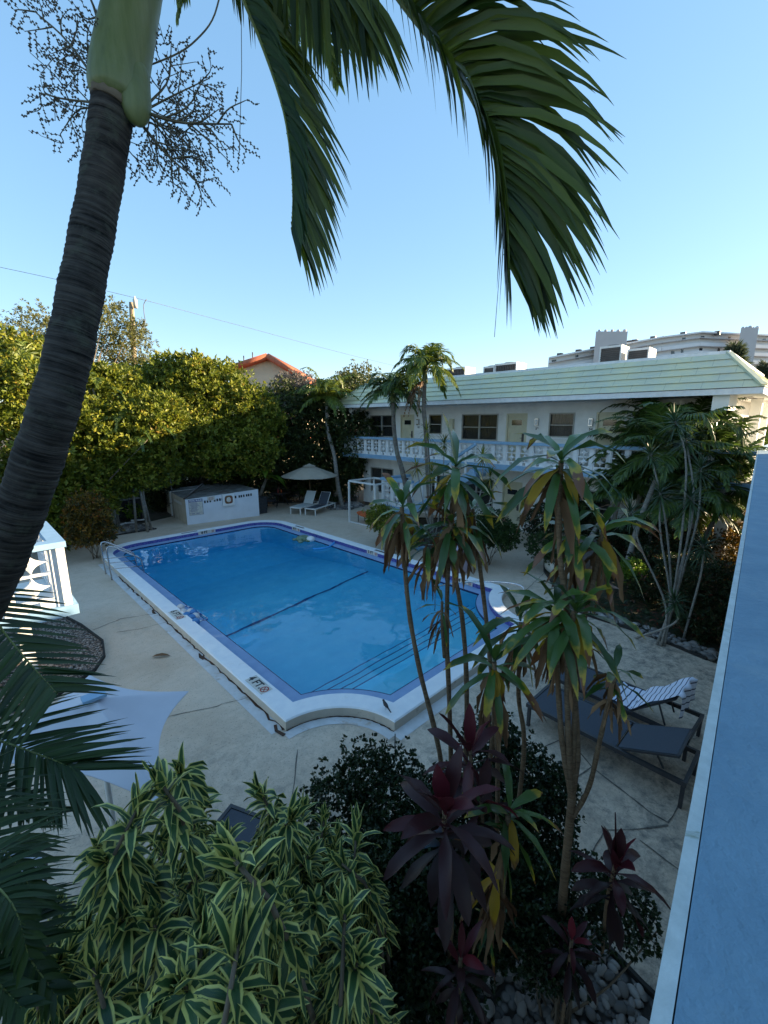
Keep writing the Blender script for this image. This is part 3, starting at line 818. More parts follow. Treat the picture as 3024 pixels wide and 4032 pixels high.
def fasc(c):
    c.box(15.16, 15.30, 1.3, 19.33, 5.34, 5.50); c.box(15.30, 26.2, 1.3, 1.44, 5.34, 5.50); c.box(15.30, 26.2, 19.19, 19.33, 5.34, 5.50)
part('fascia', M['white_paint'], apt, fasc)
part('gutter_shadow_strip', M['rust'], apt, lambda c: (c.box(15.17, 15.3, 1.31, 19.32, 5.503, 5.53),))
part('soffit', M['white_wall'], apt, lambda c: (c.box(15.30, 26.1, 1.44, 19.19, 5.37, 5.42),))
boxes('soffit_vent', M['louvre'], apt, [(15.75, 15.95, y, y+.55, 5.355, 5.372) for y in (3.2, 7.3, 11.6, 16.0)]+[(x, x+.35, 1.75, 1.95, 5.355, 5.372) for x in (17.6, 18.6, 19.6)])
# balcony
def slab(c):
    c.box(RX-.06, FX-.003, 1.2, 18.72, 2.72, 2.93)
part('balcony_slab', M['white_wall'], apt, slab)
part('balcony_edge', M['blue_trim'], apt, lambda c: (c.box(RX-.12, RX-.063, 1.2, 18.78, 2.75, 2.95), c.box(RX-.06, FX-.1, 18.723, 18.78, 2.75, 2.95)))
rail = part('balcony_rail', M['blue_trim'], apt, lambda c: (c.box(RX-.12, RX+.14, 1.2, 18.80, 3.74, 3.84), c.box(RX+.14, FX-.002, 18.54, 18.80, 3.74, 3.84)))
def block_panel_mb(w, h, rows, t=.09, extra=True):
    """pierced concrete block panel: frame, concave star in each block; local: width along x, height z, thickness y"""
    c = MB(); fr = .035
    c.box(0, fr, 0, t, 0, h); c.box(w-fr, w, 0, t, 0, h)
    z0 = .14 if extra else .0
    bh = (h-z0)/rows
    if extra:
        c.box(fr, w-fr, 0, t, 0, .035); c.box(fr, w*.5-.06, 0, t, .035, z0); c.box(w*.5+.06, w-fr, 0, t, .035, z0)
    for r in range(rows):
        za = z0+r*bh
        c.box(fr, w-fr, 0, t, za, za+.035)
        if r == rows-1: c.box(fr, w-fr, 0, t, za+bh-.035, za+bh)
        cx, cz = w/2, za+bh/2+.0175*(0 if r == rows-1 else 1)
        a, b = w/2-fr, (bh-.035)/2-(.0175 if r == rows-1 else 0)
        pts = []
        for q in range(4):
            sx, sz = ((1, 1), (-1, 1), (-1, -1), (1, -1))[q]
            for k in range(6):
                th = PI/2*k/6
                px, pz = (1-math.sin(th))*1.0, (1-math.cos(th))*1.0
                # quarter ellipse centred on the corner
                if q in (1, 3): px, pz = (1-math.cos(th)), (1-math.sin(th))
                pts.append((cx+sx*a*(px*.92+.04 if True else 0), cz+sz*b*(pz*.92+.04)))
        # order the outline by angle
        pts.sort(key=lambda p: math.atan2((p[1]-cz)/b, (p[0]-cx)/a))
        n = len(pts)
        v = [(x, .015, z) for x, z in pts]+[(x, t-.015, z) for x, z in pts]+[(cx, -.012, cz), (cx, t+.012, cz)]
        f = [(i, (i+1) % n, 2*n) for i in range(n)]+[(n+(i+1) % n, n+i, 2*n+1) for i in range(n)]+[((i+1) % n, i, n+i, n+(i+1) % n) for i in range(n)]
        c.add(v, f)
    return c
def panels_along(parent, pts, zb, zt, gap=.12, w=.42, rows=2, postm=None, mm=None, rot=None, first=None, name='screen_block_panel'):
    """panels between posts from a to b"""
    a, b = np.array(pts[0], float), np.array(pts[1], float)
    L = np.linalg.norm(b-a); n = max(1, int(L/(w+gap))); d = (b-a)/L
    step = L/n; ww = step-gap
    pm = block_panel_mb(ww, zt-zb, rows)
    o0 = None
    ang = math.atan2(d[1], d[0])
    par = np.array(parent.location)
    for i in range(n):
        p = a+d*(step*i+gap/2)
        if o0 is None:
            bk = parent.location.copy(); parent.location = (0, 0, 0)
            o0 = pm.build(name, mm or M['white_paint'], parent); parent.location = bk; o = o0
        else:
            o = o0.copy(); COL.objects.link(o)
        o.location = (p[0]-par[0], p[1]-par[1], zb-par[2]); o.rotation_euler = (0, 0, ang)
    for i in range(n+1):
            p = a+d*step*i
            s = np.array((-d[1], d[0]))
            c = MB(); c.bar((p[0]+s[0]*.045, p[1]+s[1]*.045, zb), (p[0]+s[0]*.045, p[1]+s[1]*.045, zt), gap-.004, .13, up=(s[0], s[1], 0)); c.build('balustrade_post', postm or M['white_paint'], parent)
panels_along(apt, [(RX, 18.7), (RX, 2.2)], 2.93, 3.74)
panels_along(apt, [(FX-.1, 18.66), (RX+.1, 18.66)], 2.93, 3.74)
# windows, doors, lamps
M['blind'] = mat('cream_blinds', (.30, .28, .23), (.25, .23, .19), .8, 3)
M['frame'] = mat('bronze_window_frame', (.40, .38, .33), (.34, .32, .28), .6, 5)
M['pane'] = None
def panemat():
    m, t, N, Lk, bs = newmat('window_pane'); oc = objc(t)
    bs.inputs['Base Color'].default_value = (.01, .012, .015, 1); bs.inputs['Roughness'].default_value = .05
    tr = N.new('ShaderNodeBsdfTransparent'); mx = N.new('ShaderNodeMixShader'); mx.inputs[0].default_value = .35
    Lk.new(tr.outputs[0], mx.inputs[1]); Lk.new(bs.outputs[0], mx.inputs[2]); Lk.new(mx.outputs[0], N['Material Output'].inputs['Surface'])
    return m
M['pane'] = panemat()
def window(y0, y1, z0, z1, two, curt=False, light=False):
    w = part('window', M['frame'], apt, lambda c: (
        c.box(FX-.03, FX+.12, y0, y0+.05, z0, z1), c.box(FX-.03, FX+.12, y1-.05, y1, z0, z1), c.box(FX-.03, FX+.12, y0+.05, y1-.05, z0, z0+.05),
        c.box(FX-.03, FX+.12, y0+.05, y1-.05, z1-.05, z1),
        c.box(FX-.01, FX+.10, y0+.05, y1-.05, (z0+z1)/2-.02, (z0+z1)/2+.02),
        (c.box(FX-.015, FX+.10, (y0+y1)/2-.035, (y0+y1)/2+.035, z0+.05, z1-.05) if two else None)))
    part('pane', M['pane'], w, lambda c: (c.box(FX+.05, FX+.056, y0+.05, y1-.05, z0+.05, z1-.05),))
    part('sill', M['white_paint'], w, lambda c: (c.box(FX-.08, FX-.002, y0-.05, y1+.05, z0-.07, z0-.003),))
    def bl(c):
        if curt:
            ys = np.linspace(y0+.06, y1-.06, 50); xs = FX+.16+.025*np.sin(ys*55)
            v = [(x, y, z) for z in (z0+.05, z1-.05) for x, y in zip(xs, ys)]
            c.add(v, [(i, i+1, 51+i, 50+i) for i in range(49)])
        else:
            z = z1-.08
            while z > z0+.08:
                c.add([(FX+.13, y0+.06, z-.012), (FX+.13, y1-.06, z-.012), (FX+.17, y1-.06, z+.022), (FX+.17, y0+.06, z+.022)], [(0, 1, 2, 3)]); z -= .052
    part('blind', M['curtain'] if light else M['blind'], w, bl)
    return w
def door(y0, y1, z0, z1):
    d = part('door', M['cream'], apt, lambda c: (c.box(FX+.04, FX+.085, y0+.07, y1-.07, z0+.02, z1-.07),
        c.box(FX-.02, FX+.1, y0, y0+.068, z0, z1), c.box(FX-.02, FX+.1, y1-.068, y1, z0, z1), c.box(FX-.02, FX+.1, y0+.07, y1-.07, z1-.068, z1)))
    ym = (y0+y1)/2
    def pn(c):
        for ya, yb in ((y0+.15, ym-.05), (ym+.05, y1-.15)):
            for za, zb in ((z0+.18, z0+.72), (z0+.82, z0+1.32)):
                for a_ in ((ya, yb, za, za+.02), (ya, yb, zb-.02, zb), (ya, ya+.02, za+.02, zb-.02), (yb-.02, yb, za+.02, zb-.02)):
                    c.box(FX+.026, FX+.039, *a_)
        c.box(FX+.02, FX+.039, ym-.27, ym+.27, z0+1.48, z0+1.52); c.box(FX+.02, FX+.039, ym-.27, ym+.27, z0+1.74, z0+1.78)
        c.box(FX+.02, FX+.039, ym-.27, ym-.23, z0+1.52, z0+1.74); c.box(FX+.02, FX+.039, ym+.23, ym+.27, z0+1.52, z0+1.74)
    part('door_panel_moulding', M['white_paint'] if False else M['cream'], d, pn)
    part('door_light', M['glass_dark'], d, lambda c: (c.box(FX+.03, FX+.038, ym-.23, ym+.23, z0+1.52, z0+1.74),))
    def hd(c):
        c.box(FX+.018, FX+.039, y0+.13, y0+.22, z0+.85, z0+1.2); c.bar((FX-.01, y0+.17, z0+1.0), (FX-.01, y0+.28, z0+1.0), .02, .02)
    part('handle', M['louvre'], d, hd)
    part('threshold', M['white_paint'], d, lambda c: (c.box(FX-.1, FX+.035, y0, y1, z0-.02, z0+.015),))
for i, (y0, y1, z0, z1, k) in enumerate(openings):
    if k == 'door': door(y0, y1, z0, z1)
    else: window(y0, y1, z0, z1, k == 'win2', curt=(i in (3, 5)), light=(i in (5, 8)))
for y, z, s in ((8.18, 4.6, '59'), (6.1, 4.6, '54'), (14.45, 4.6, '62'), (8.3, 1.72, '58')):
    l = part('wall_lamp', M['steel'], apt, lambda c: (c.box(FX-.12, FX-.002, y-.07, y+.07, z-.14, z+.14),))
    part('lamp_lens', M['white_paint'], l, lambda c: (c.box(FX-.135, FX-.122, y-.045, y+.045, z-.1, z+.1),))
    part('door_number', M['ink'], l, lambda c: textmb(c, s, .13, (FX-.006, y, z-.26), (0, -1, 0), (0, 0, 1), bold=.004))
part('meter_box', M['cream'], apt, lambda c: (c.box(FX-.15, FX-.002, 12.25, 12.45, 4.2, 4.75),))
part('vent_pipe', M['louvre'], apt, lambda c: c.tube([(FX-.01, 8.35, .35), (FX-.1, 8.35, .35), (FX-.1, 8.35, .25)], .04))
# right-hand end: columns of the passage and the bridge to the near wing
boxes('end_column', M['white_wall'], apt, [(RX+.1, RX+.4, 1.6, 1.9, 0, 2.72), (18.9, 19.2, 1.6, 1.9, 0, 5.36), (21.5, 21.8, 1.6, 1.9, 0, 5.36)])
part('passage_slab', M['white_wall'], apt, lambda c: (c.box(FX, 22, 1.2, 2.397, 2.72, 2.93),))
part('passage_rail', M['blue_trim'], apt, lambda c: (c.box(RX+.14, 22, 1.2, 1.42, 3.70, 3.82), c.box(RX-.12, 22, 1.14, 1.198, 2.66, 2.95)))

# roof plant
def acunit(y0, y1, z0, z1, lab, x0=18.6, dark=True):
    a = thing('rooftop_ac_unit', lab, 'air conditioner', (x0, (y0+y1)/2, 6.6), 'air conditioning units on the green roof')
    part('casing', M['ac_white'], a, lambda c: (c.box(x0, x0+.9, y0, y0+.05, z0, z1), c.box(x0, x0+.9, y1-.05, y1, z0, z1), c.box(x0+.06, x0+.9, y0+.05, y1-.05, z1-.06, z1),
        c.box(x0+.85, x0+.9, y0+.05, y1-.05, z0, z1-.06), c.box(x0, x0+.06, y0+.05, y1-.05, z1-.08, z1), c.box(x0, x0+.06, y0+.05, y1-.05, z0, z0+.08)))
    def lv(c):
        if dark:
            z = z0+.12
            while z < z1-.12: c.box(x0+.01, x0+.05, y0+.05, y1-.05, z, z+.03); z += .07
            c.box(x0+.06, x0+.08, y0+.05, y1-.05, z0+.08, z1-.08)
        else:
            y = y0+.1
            while y < y1-.1: c.box(x0+.01, x0+.05, y, y+.03, z0+.08, z1-.08); y += .09
            c.box(x0+.06, x0+.08, y0+.05, y1-.05, z0+.08, z1-.08)
    part('louvre_grille', M['louvre'], a, lv)
    part('base_frame', M['louvre'], a, lambda c: (c.box(x0+.05, x0+.85, y0+.05, y1-.05, 6.6, z0-.002),))
    part('fan_guard', M['louvre'], a, lambda c: c.lathe((x0+.45, (y0+y1)/2, z1), [(.28, .002), (.28, .05), (.05, .06), (.0, .06)]))
acunit(13.1, 14.25, 6.72, 7.30, 'low white slatted unit at the far left of the green roof', dark=False)
acunit(11.45, 12.05, 6.70, 7.20, 'dark small unit beside the white slatted pair on the roof')
acunit(10.3, 11.43, 6.68, 7.27, 'wide white slatted unit with sunlit side, second from the left on the roof', dark=False)
acunit(5.95, 6.75, 6.68, 7.50, 'tallest dark louvred unit on the roof with a glaring sunlit edge')
acunit(5.0, 5.75, 6.66, 7.30, 'brown louvred unit at the right end of the roof')

# ---------------------------------------------------------------- stair with pierced balustrade in front of the facade
st = thing('stair_balustrade', 'blue topped pierced white balustrade round a stair landing before the far building', 'balustrade', (13.5, 12.5, 0))
part('landing', M['white_wall'], st, lambda c: (c.box(13.42, 15.2, 12.0, 13.86, .72, .92), c.box(13.5, 13.8, 12.3, 12.6, 0, .72), c.box(13.5, 13.8, 13.4, 13.7, 0, .72)))
part('top_rail', M['blue_trim'], st, lambda c: (c.box(13.38, 13.64, 12.0, 13.84, 2.05, 2.16), c.box(13.64, 15.2, 13.6, 13.84, 2.05, 2.16)))
part('edge_band', M['blue_trim'], st, lambda c: (c.box(13.36, 13.418, 12.0, 13.9, .74, .95), c.box(13.418, 15.2, 13.862, 13.9, .74, .95)))
panels_along(st, [(13.46, 13.72), (13.46, 12.0)], .95, 2.05, gap=.14)
panels_along(st, [(15.2, 13.67), (13.6, 13.67)], .95, 2.05, gap=.14)
def flight(c):
    for i in range(11):
        c.box(13.7, 14.9, 12.0-.27*(i+1), 12.0-.27*i-.002, .92+.18*i-.05, .92+.18*(i+1)-.05)
part('stair_flight', M['blue_trim'], st, flight)
part('stringer', M['blue_trim'], st, lambda c: (c.bar((13.6, 12.0, .85), (13.6, 9.0, 2.75), .08, .3), c.bar((13.6, 12.0, 1.95), (13.6, 9.0, 3.8), .1, .1)))
for y in (11.5, 10.8, 10.1, 9.4): part('handrail_post', M['white_paint'], st, lambda c: c.bar((13.6, y, .9+(12-y)*.63), (13.6, y, 1.93+(12-y)*.615), .06, .06))

# mid landing of the left-hand stair
lb_ = thing('landing_balustrade', 'sunlit pierced white balustrade with pale blue top rail at the left behind the palm trunk', 'balustrade', (1.05, 9.1, 1.3))
part('top_rail', M['blue_trim'], lb_, lambda c: (c.box(-1.2, 1.10, 8.95, 9.2, 2.50, 2.6), c.box(.87, 1.10, 9.2, 11.1, 2.50, 2.6)))
part('landing_slab', M['white_wall'], lb_, lambda c: (c.box(-1.2, 1.04, 9.03, 11.0, 1.28, 1.42),))
part('slab_edge', M['blue_trim'], lb_, lambda c: (c.box(-1.2, 1.14, 8.93, 9.028, 1.26, 1.44), c.box(1.042, 1.14, 9.028, 11.0, 1.26, 1.44)))
panels_along(lb_, [(-1.2, 9.04), (.93, 9.04)], 1.44, 2.50, gap=.13, w=.5)
panels_along(lb_, [(.98, 9.2), (.98, 11.05)], 1.44, 2.50, gap=.13, w=.5)
boxes('corner_post', M['white_paint'], lb_, [(.95, 1.07, 8.98, 9.13, 1.44, 2.50)])
boxes('support_column', M['white_paint'], lb_, [(.3, .5, 9.9, 10.1, 0, 1.28), (-1, -.8, 9.6, 9.8, 0, 1.28)])

# ---------------------------------------------------------------- near wing: parapet beside the camera
pd = np.array((1, .080)); pd = pd/np.linalg.norm(pd); pn_ = np.array((-pd[1], pd[0]))
PW = .75
near = thing('near_wing', 'near building wing edged by a blue stucco parapet with chipped white lip', 'building', (8, -3, 0))
def rotbox(c, s0, s1, t0, t1, z0, z1, mi=0):
    P = [pd*s+pn_*t for s, t in ((s0, t0), (s1, t0), (s1, t1), (s0, t1))]
    c.prism([tuple(p) for p in P], z0, z1, mi=mi)
part('parapet_cap', M['parapet_blue'], near, lambda c: rotbox(c, -1.5, 15.75, -.62, -.018, 3.76, 3.85))
part('parapet_lip', M['parapet_white'], near, lambda c: rotbox(c, -1.5, 15.75, -.016, .006, 3.72, 3.846))
part('parapet_wall', M['white_wall'], near, lambda c: rotbox(c, -1.5, 15.75, -.45, -.06, 2.75, 3.758))
part('walkway_slab', M['white_wall'], near, lambda c: (rotbox(c, -1.5, 15.75, -1.9, -.062, 2.62, 2.748),))
part('body_wall', M['white_wall'], near, lambda c: (rotbox(c, -8, 16.5, -9, -1.95, 0, 5.4),))
part('body_roof', M['roof_green'], near, lambda c: (rotbox(c, -8.3, 14.4, -9.3, -1.1, 5.42, 5.7),))
part('unseen_shade_block', M['white_wall'], near, lambda c: (rotbox(c, 6.5, 11.5, -5, -2.7, 5.702, 9.4),))  # unseen block added only to keep the sun off the tall palm
for s in (1.0, 4.6, 8.2, 11.8): part('support_column', M['white_wall'], near, lambda c: rotbox(c, s, s+.25, -.5, -.25, 0, 2.618))
# ---------------------------------------------------------------- vegetation
def V_(x, y, d): return at(x/.5486, y/.5486, d)       # photo position in half-size pixels, depth in metres
leafcols = dict(
    song=leafmat('variegated_leaf', (.028, .085, .045), (.06, .14, .05), .38, .15, kind='edge', tip=(.68, .66, .20), tip2=(.24, .33, .09)),
    corn=leafmat('corn_plant_leaf', (.035, .085, .022), (.10, .20, .035), .3, .22, kind='tips', tip=(.50, .36, .03), tip2=(.20, .08, .03), spec=.6),
    dead=leafmat('dead_brown_leaf', (.09, .04, .018), (.36, .22, .12), .75, .15, spec=.2),
    yellow=leafmat('yellowing_leaf', (.50, .28, .02), (.55, .36, .03), .5, .4, kind='tips', tip=(.20, .08, .03), tip2=(.12, .05, .02)),
    ti=leafmat('dark_red_ti_leaf', None, None, .38, .2, spec=.35, cmap=[(0, (.022, .013, .015)), (.55, (.05, .014, .016)), (.85, (.11, .014, .022)), (1, (.22, .022, .035))]),
    palm=leafmat('palm_leaflet', (.035, .075, .016), (.11, .17, .026), .38, .28, spec=.5),
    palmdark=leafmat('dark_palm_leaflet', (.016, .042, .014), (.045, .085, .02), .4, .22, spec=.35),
    palmlit=leafmat('sunlit_palm_leaflet', (.06, .11, .015), (.20, .24, .03), .45, .35),  # lit copy of the palm leaflet: sunlight put into the colour
    palmnear=leafmat('sun_tinged_palm_leaflet', (.022, .050, .010), (.13, .17, .02), .38, .35, spec=.4),  # yellow sun highlights of the near fronds put into the leaf colour
    shrub=leafmat('small_dark_leaf', (.008, .020, .007), (.035, .065, .018), .42, .15),
    hedge=leafmat('hedge_leaf', None, None, .5, .35, cmap=[(0, (.045, .07, .009)), (.5, (.16, .20, .018)), (.85, (.32, .32, .035)), (1, (.42, .26, .05))]),
    dark=leafmat('dark_tree_leaf', None, None, .5, .3, cmap=[(0, (.018, .030, .009)), (.7, (.06, .085, .02)), (1, (.14, .14, .03))]),
    olive=leafmat('olive_tree_leaf', (.06, .075, .018), (.24, .23, .06), .6, .35),
    lime=leafmat('lime_leaf', (.07, .14, .012), (.22, .32, .03), .45, .35),
    silver=leafmat('silvery_pink_leaf', (.10, .11, .08), (.30, .24, .22), .6, .3),
    croton=leafmat('croton_leaf', None, None, .45, .25, cmap=[(0, (.02, .035, .01)), (.5, (.10, .07, .01)), (.8, (.30, .16, .012)), (1, (.32, .05, .015))]),
    redplant=leafmat('red_green_groundcover_leaf', None, None, .5, .25, cmap=[(0, (.012, .022, .008)), (.6, (.03, .055, .014)), (.85, (.09, .05, .02)), (1, (.22, .05, .025))]),
    marg=leafmat('thin_dracaena_leaf', (.025, .055, .022), (.06, .11, .04), .45, .2),
    grass=leafmat('low_foliage_leaf', (.018, .038, .012), (.06, .11, .02), .5, .25),
    casu=leafmat('casuarina_needle', (.05, .07, .04), (.12, .14, .07), .7, .3))
LM = leafcols
def orient_base(p): return (float(p[0]), float(p[1]), 0.0)
def arc(P0, az, el, L, bend, n=6, side=0.):
    d = np.array((math.cos(az)*math.cos(el), math.sin(az)*math.cos(el), math.sin(el)))
    sv = np.array((-math.sin(az), math.cos(az), 0))
    P = [np.array(P0, float)]
    for i in range(n):
        t = (i+.5)/n
        dd = nrm(d+np.array((0, 0, -1.))*bend*t**1.3+sv*side*t)
        P.append(P[-1]+dd*L/n)
    return P
def palm(name, label, trunk, r, nf=15, fl=1.4, ll=.38, lw=.03, bend=(1.2, 2.2), el=(10, 75), n=30, shaft=.5, m='palm', lit=None, dead=0, group=None, bark='palm_bark', spear=False, cs=1.35, rach='shaft'):
    t = thing(name, label, 'palm tree', (trunk[0][0], trunk[0][1], 0), group)
    P = spline(trunk, 30)
    c = MB(); c.tube(P, np.linspace(r*1.25, r*.85, 30), 12); c.build('trunk', M[bark], t)
    top = P[-1]; ax = nrm(P[-1]-P[-3])
    c = MB(); c.tube([top, top+ax*shaft*.3, top+ax*shaft], [r*cs, r*cs*.95, r*.6], 12); c.build('crownshaft', M['shaft'], t)
    c = MB(); T0 = top+ax*shaft
    for i in range(nf):
        az = i*2.39996+rng.uniform(-.2, .2); u = (i+.5)/nf
        e = R(el[0]+(el[1]-el[0])*u+rng.uniform(-6, 6)); b = bend[0]+(bend[1]-bend[0])*rng.random()
        pts = arc(T0-ax*.05, az, e, fl*rng.uniform(.85, 1.1), b)
        mid = nrm(np.array(pts[3])-np.array(pts[0])); nor = nrm(np.cross(np.cross(mid, (0, 0, 1)), mid))
        frond(c, pts, nor, n=n, ll=ll, lw=lw, mi=0, rmi=1, rr=r*.22, droop=rng.uniform(.5, 1.0), lift=.2)
    if spear:
        c.tube([T0, T0+ax*.5, T0+ax*.9], [.025, .02, .003], 6, mi=1)
    c.build('crown', [LM[m], M['rachis']], t)
    if dead:
        c = MB()
        for i in range(dead):
            pts = arc(top+ax*.1, rng.uniform(2.2, 3.6), R(-20), fl*.9, 3.5)
            frond(c, pts, (0, 1, .2), n=14, ll=ll*.6, lw=lw, rr=r*.2, droop=1.5)
        c.build('dead_frond', [LM['dead'], M['bark']], t)
    return t
def shaftmat():
    m, t, N, Lk, bs = newmat('green_crownshaft'); oc = objc(t)
    mp = N.new('ShaderNodeMapping'); Lk.new(oc, mp.inputs[0]); mp.inputs['Scale'].default_value = (14, 14, 1.5)
    col = ramp(t, noise(t, 1.4, 5, .6, coord=mp.outputs[0]), [(.3, (.085, .105, .028)), (.5, (.12, .145, .042)), (.7, (.16, .18, .07))])
    col = mixc(t, ramp(t, noise(t, 3, 4, coord=oc), [(.5, (0, 0, 0)), (.75, (.35, .35, .35))]), col, (.17, .20, .13))
    sp = ramp(t, noise(t, 40, 3, coord=oc), [(.28, (1, 1, 1)), (.33, (0, 0, 0))])
    col = mixc(t, mth(t, 'MULTIPLY', sp, .5), col, (.14, .13, .08))
    Lk.new(col, bs.inputs['Base Color']); bs.inputs['Roughness'].default_value = .5
    bump(t, noise(t, 2, 4, coord=mp.outputs[0]), .2, .01)
    return m
M['shaft'] = shaftmat()
M['rachis'] = mat('yellow_green_rachis', (.16, .19, .045), (.12, .14, .035), .5, 8)
M['twig'] = mat('dull_green_twig', (.13, .11, .07), (.08, .07, .045), .7, 12)
M['berry'] = mat('dull_flower_bud', (.12, .11, .09), (.08, .075, .06), .7, 12)

# ---- the large palm beside the camera
D0 = 2.0
tr = [V_(x, y, d) for x, y, d in ((-160, 1500, 2.25), (-95, 1400, 2.2), (-40, 1300, 2.14), (5, 1200, 2.1), (45, 1100, 2.06), (80, 1000, 2.03), (112, 900, 2.0), (140, 800, 2.0), (162, 700, 2.0), (181, 600, 2.0), (200, 500, 2.0), (218, 400, 2.0), (233, 300, 2.0), (246, 215, 2.0))]
b0 = tr[0]
tr = [np.array((b0[0]-.30, b0[1]-.05, 0)), np.array((b0[0]-.34, b0[1]-.04, .9)), np.array((b0[0]-.20, b0[1], 1.9))]+tr
bp = thing('tall_palm', 'tall leaning palm beside the camera with dark ringed trunk, swollen green crownshaft and drooping fronds', 'palm tree', (tr[0][0], tr[0][1], 0))
P = spline(tr, 330)
c = MB()
# ringed trunk: each leaf scar is a small step
k = np.arange(330); L_ = np.concatenate([[0], np.cumsum(np.linalg.norm(np.diff(P, axis=0), axis=1))])
rad = np.interp(L_, [0, 1.5, 3, 4.6, 6], [.14, .13, .113, .101, .086])
ringf = (L_/.030+.35*np.sin(L_*9)) % 1
rad = rad*(1+.055*(ringf-.5)+.02*np.sin(L_*23))
c.tube(P, rad, 40, wob=.014)
c.build('trunk', M['palm_bark_near'], bp)
cs = [V_(x, y, 2.0) for x, y in ((252, 232), (256, 205), (258, 160), (268, 100), (280, 40), (295, -30), (330, -150), (350, -260))]
c = MB(); Pc = spline(cs, 30)
wv = np.interp(np.linspace(0, 1, 30), [0, .06, .16, .3, .5, .7, .85, 1], [34, 53, 58, 56.5, 54, 51, 40, 25])*1.823*2/1689
c.tube(Pc, wv, 32)
# lower right lobe of the sheath
c.tube(spline([V_(280, 90, 2.0), V_(285, 150, 2.0), V_(289, 200, 1.995), V_(296, 245, 1.99), V_(304, 272, 1.99)], 16), np.interp(np.linspace(0, 1, 16), [0, .3, .6, .8, .93, 1], [.04, .074, .07, .05, .026, .006]), 24)
c.build('crownshaft', M['shaft'], bp)
c = MB(); c.tube([V_(246, 236, 2.0), V_(249, 224, 2.0), V_(252, 214, 2.0)], [.094, .100, .086], 36, wob=.05); c.build('fibre_collar', M['bark'], bp)
crown0 = V_(352, -255, 2.0)
tocam = lambda p: nrm(np.array((0, 0, EYE))-np.array(p))
def nf_(pts, nor, **k):
    c = MB(); frond(c, pts, nor, **k); return c.build('frond', [LM[k.get('mm', 'palmdark')] if False else LM['palmdark'], M['rachis']], bp)
def frpart(pts, nor, m='palmdark', **k):
    c = MB(); frond(c, pts, nor, **k); return c.build('frond', [LM[m], M['rachis']], bp)
A = [crown0, V_(440, -200, 2.15), V_(500, -80, 2.2), V_(526, 0, 2.2), V_(563, 90, 2.2), V_(600, 196, 2.18), V_(620, 280, 2.15), V_(632, 400, 2.12), V_(630, 500, 2.1)]
frpart(A, nrm(tocam(V_(600, 200, 2.2))*.75+np.array((.15, -.65, .2))), m='palmnear', n=84, ll=.58, lw=.038, ang=(0, 50), droop=.7, start=.22, rr=.014, lift=-.12, sides=(-1,), lenprof=([0, .3, .6, .85, 1], [.6, .9, 1, .8, .55]), prof=PIN)
frpart(A, nrm(tocam(V_(600, 200, 2.2))*.35+np.array((.75, .55, .1))), n=54, ll=.32, lw=.03, ang=(25, 62), droop=1.2, start=.22, rr=.012, lift=-.1, sides=(1,), lenprof=([0, .5, 1], [.9, 1, .7]), prof=STR)
B_ = [crown0, V_(520, -300, 1.95), V_(700, -210, 1.9), V_(800, -90, 1.88), V_(864, 0, 1.86), V_(917, 68, 1.85), V_(970, 132, 1.84), V_(1012, 201, 1.84), V_(1044, 265, 1.84), V_(1065, 328, 1.84), V_(1078, 400, 1.85), V_(1086, 480, 1.86), V_(1092, 560, 1.88)]
nb = tocam(V_(1000, 200, 1.85))
frpart(B_, nrm(nb+np.array((0, 0, .1))), m='palmnear', n=112, ll=.74, lw=.040, ang=(0, 60), droop=.8, start=.2, rr=.02, lift=.0, sides=(-1,), lenprof=([0, .25, .5, .75, .9, 1], [.75, .85, 1, .95, .75, .5]), prof=PIN, jit=.16)
frpart(B_, nrm(nb*.5+np.array((.7, -.3, .1))), m='palmnear', n=76, ll=.6, lw=.034, ang=(35, 70), droop=1.3, start=.18, rr=.015, lift=-.05, sides=(1,), lenprof=([0, .3, .6, 1], [1, 1, .8, .62]), prof=PIN, jit=.15)
Cc = [crown0, V_(440, -300, 2.15), V_(560, -190, 2.25), V_(690, -70, 2.25), V_(800, -15, 2.25)]
frpart(Cc, nrm(nb+np.array((0, 0, .6))), n=52, ll=.62, lw=.034, ang=(25, 50), droop=.5, start=.3, rr=.015, lift=-.1, hang=1.3, m='palmnear', lenprof=([0, .5, 1], [.9, 1, .75]), prof=PIN, jit=.25)
Dd = [crown0, V_(395, -180, 2.4), V_(400, -100, 2.5), V_(392, -30, 2.6), V_(385, 40, 2.6)]
frpart(Dd, nrm(nb), m='palmlit', n=16, ll=.22, lw=.022, ang=(45, 80), droop=1.5, start=.5, rr=.01, prof=STR)
Ee = [crown0, V_(560, -140, 2.6), V_(640, -20, 2.8), V_(700, 90, 2.9), V_(730, 180, 3.0)]
frpart(Ee, nrm(nb+np.array((.3, 0, .4))), m='palmlit', n=30, ll=.34, lw=.028, ang=(25, 60), droop=.9, start=.3, rr=.012, prof=STR)
for az, e in ((2.8, 20), (3.6, 35), (4.4, 15), (5.2, 40), (2.2, 50)):          # fronds overhead, outside the picture
    frpart(arc(crown0, az, R(e), 1.9, 1.6), (0, 0, 1), n=30, ll=.45, lw=.045, droop=.8, rr=.018)
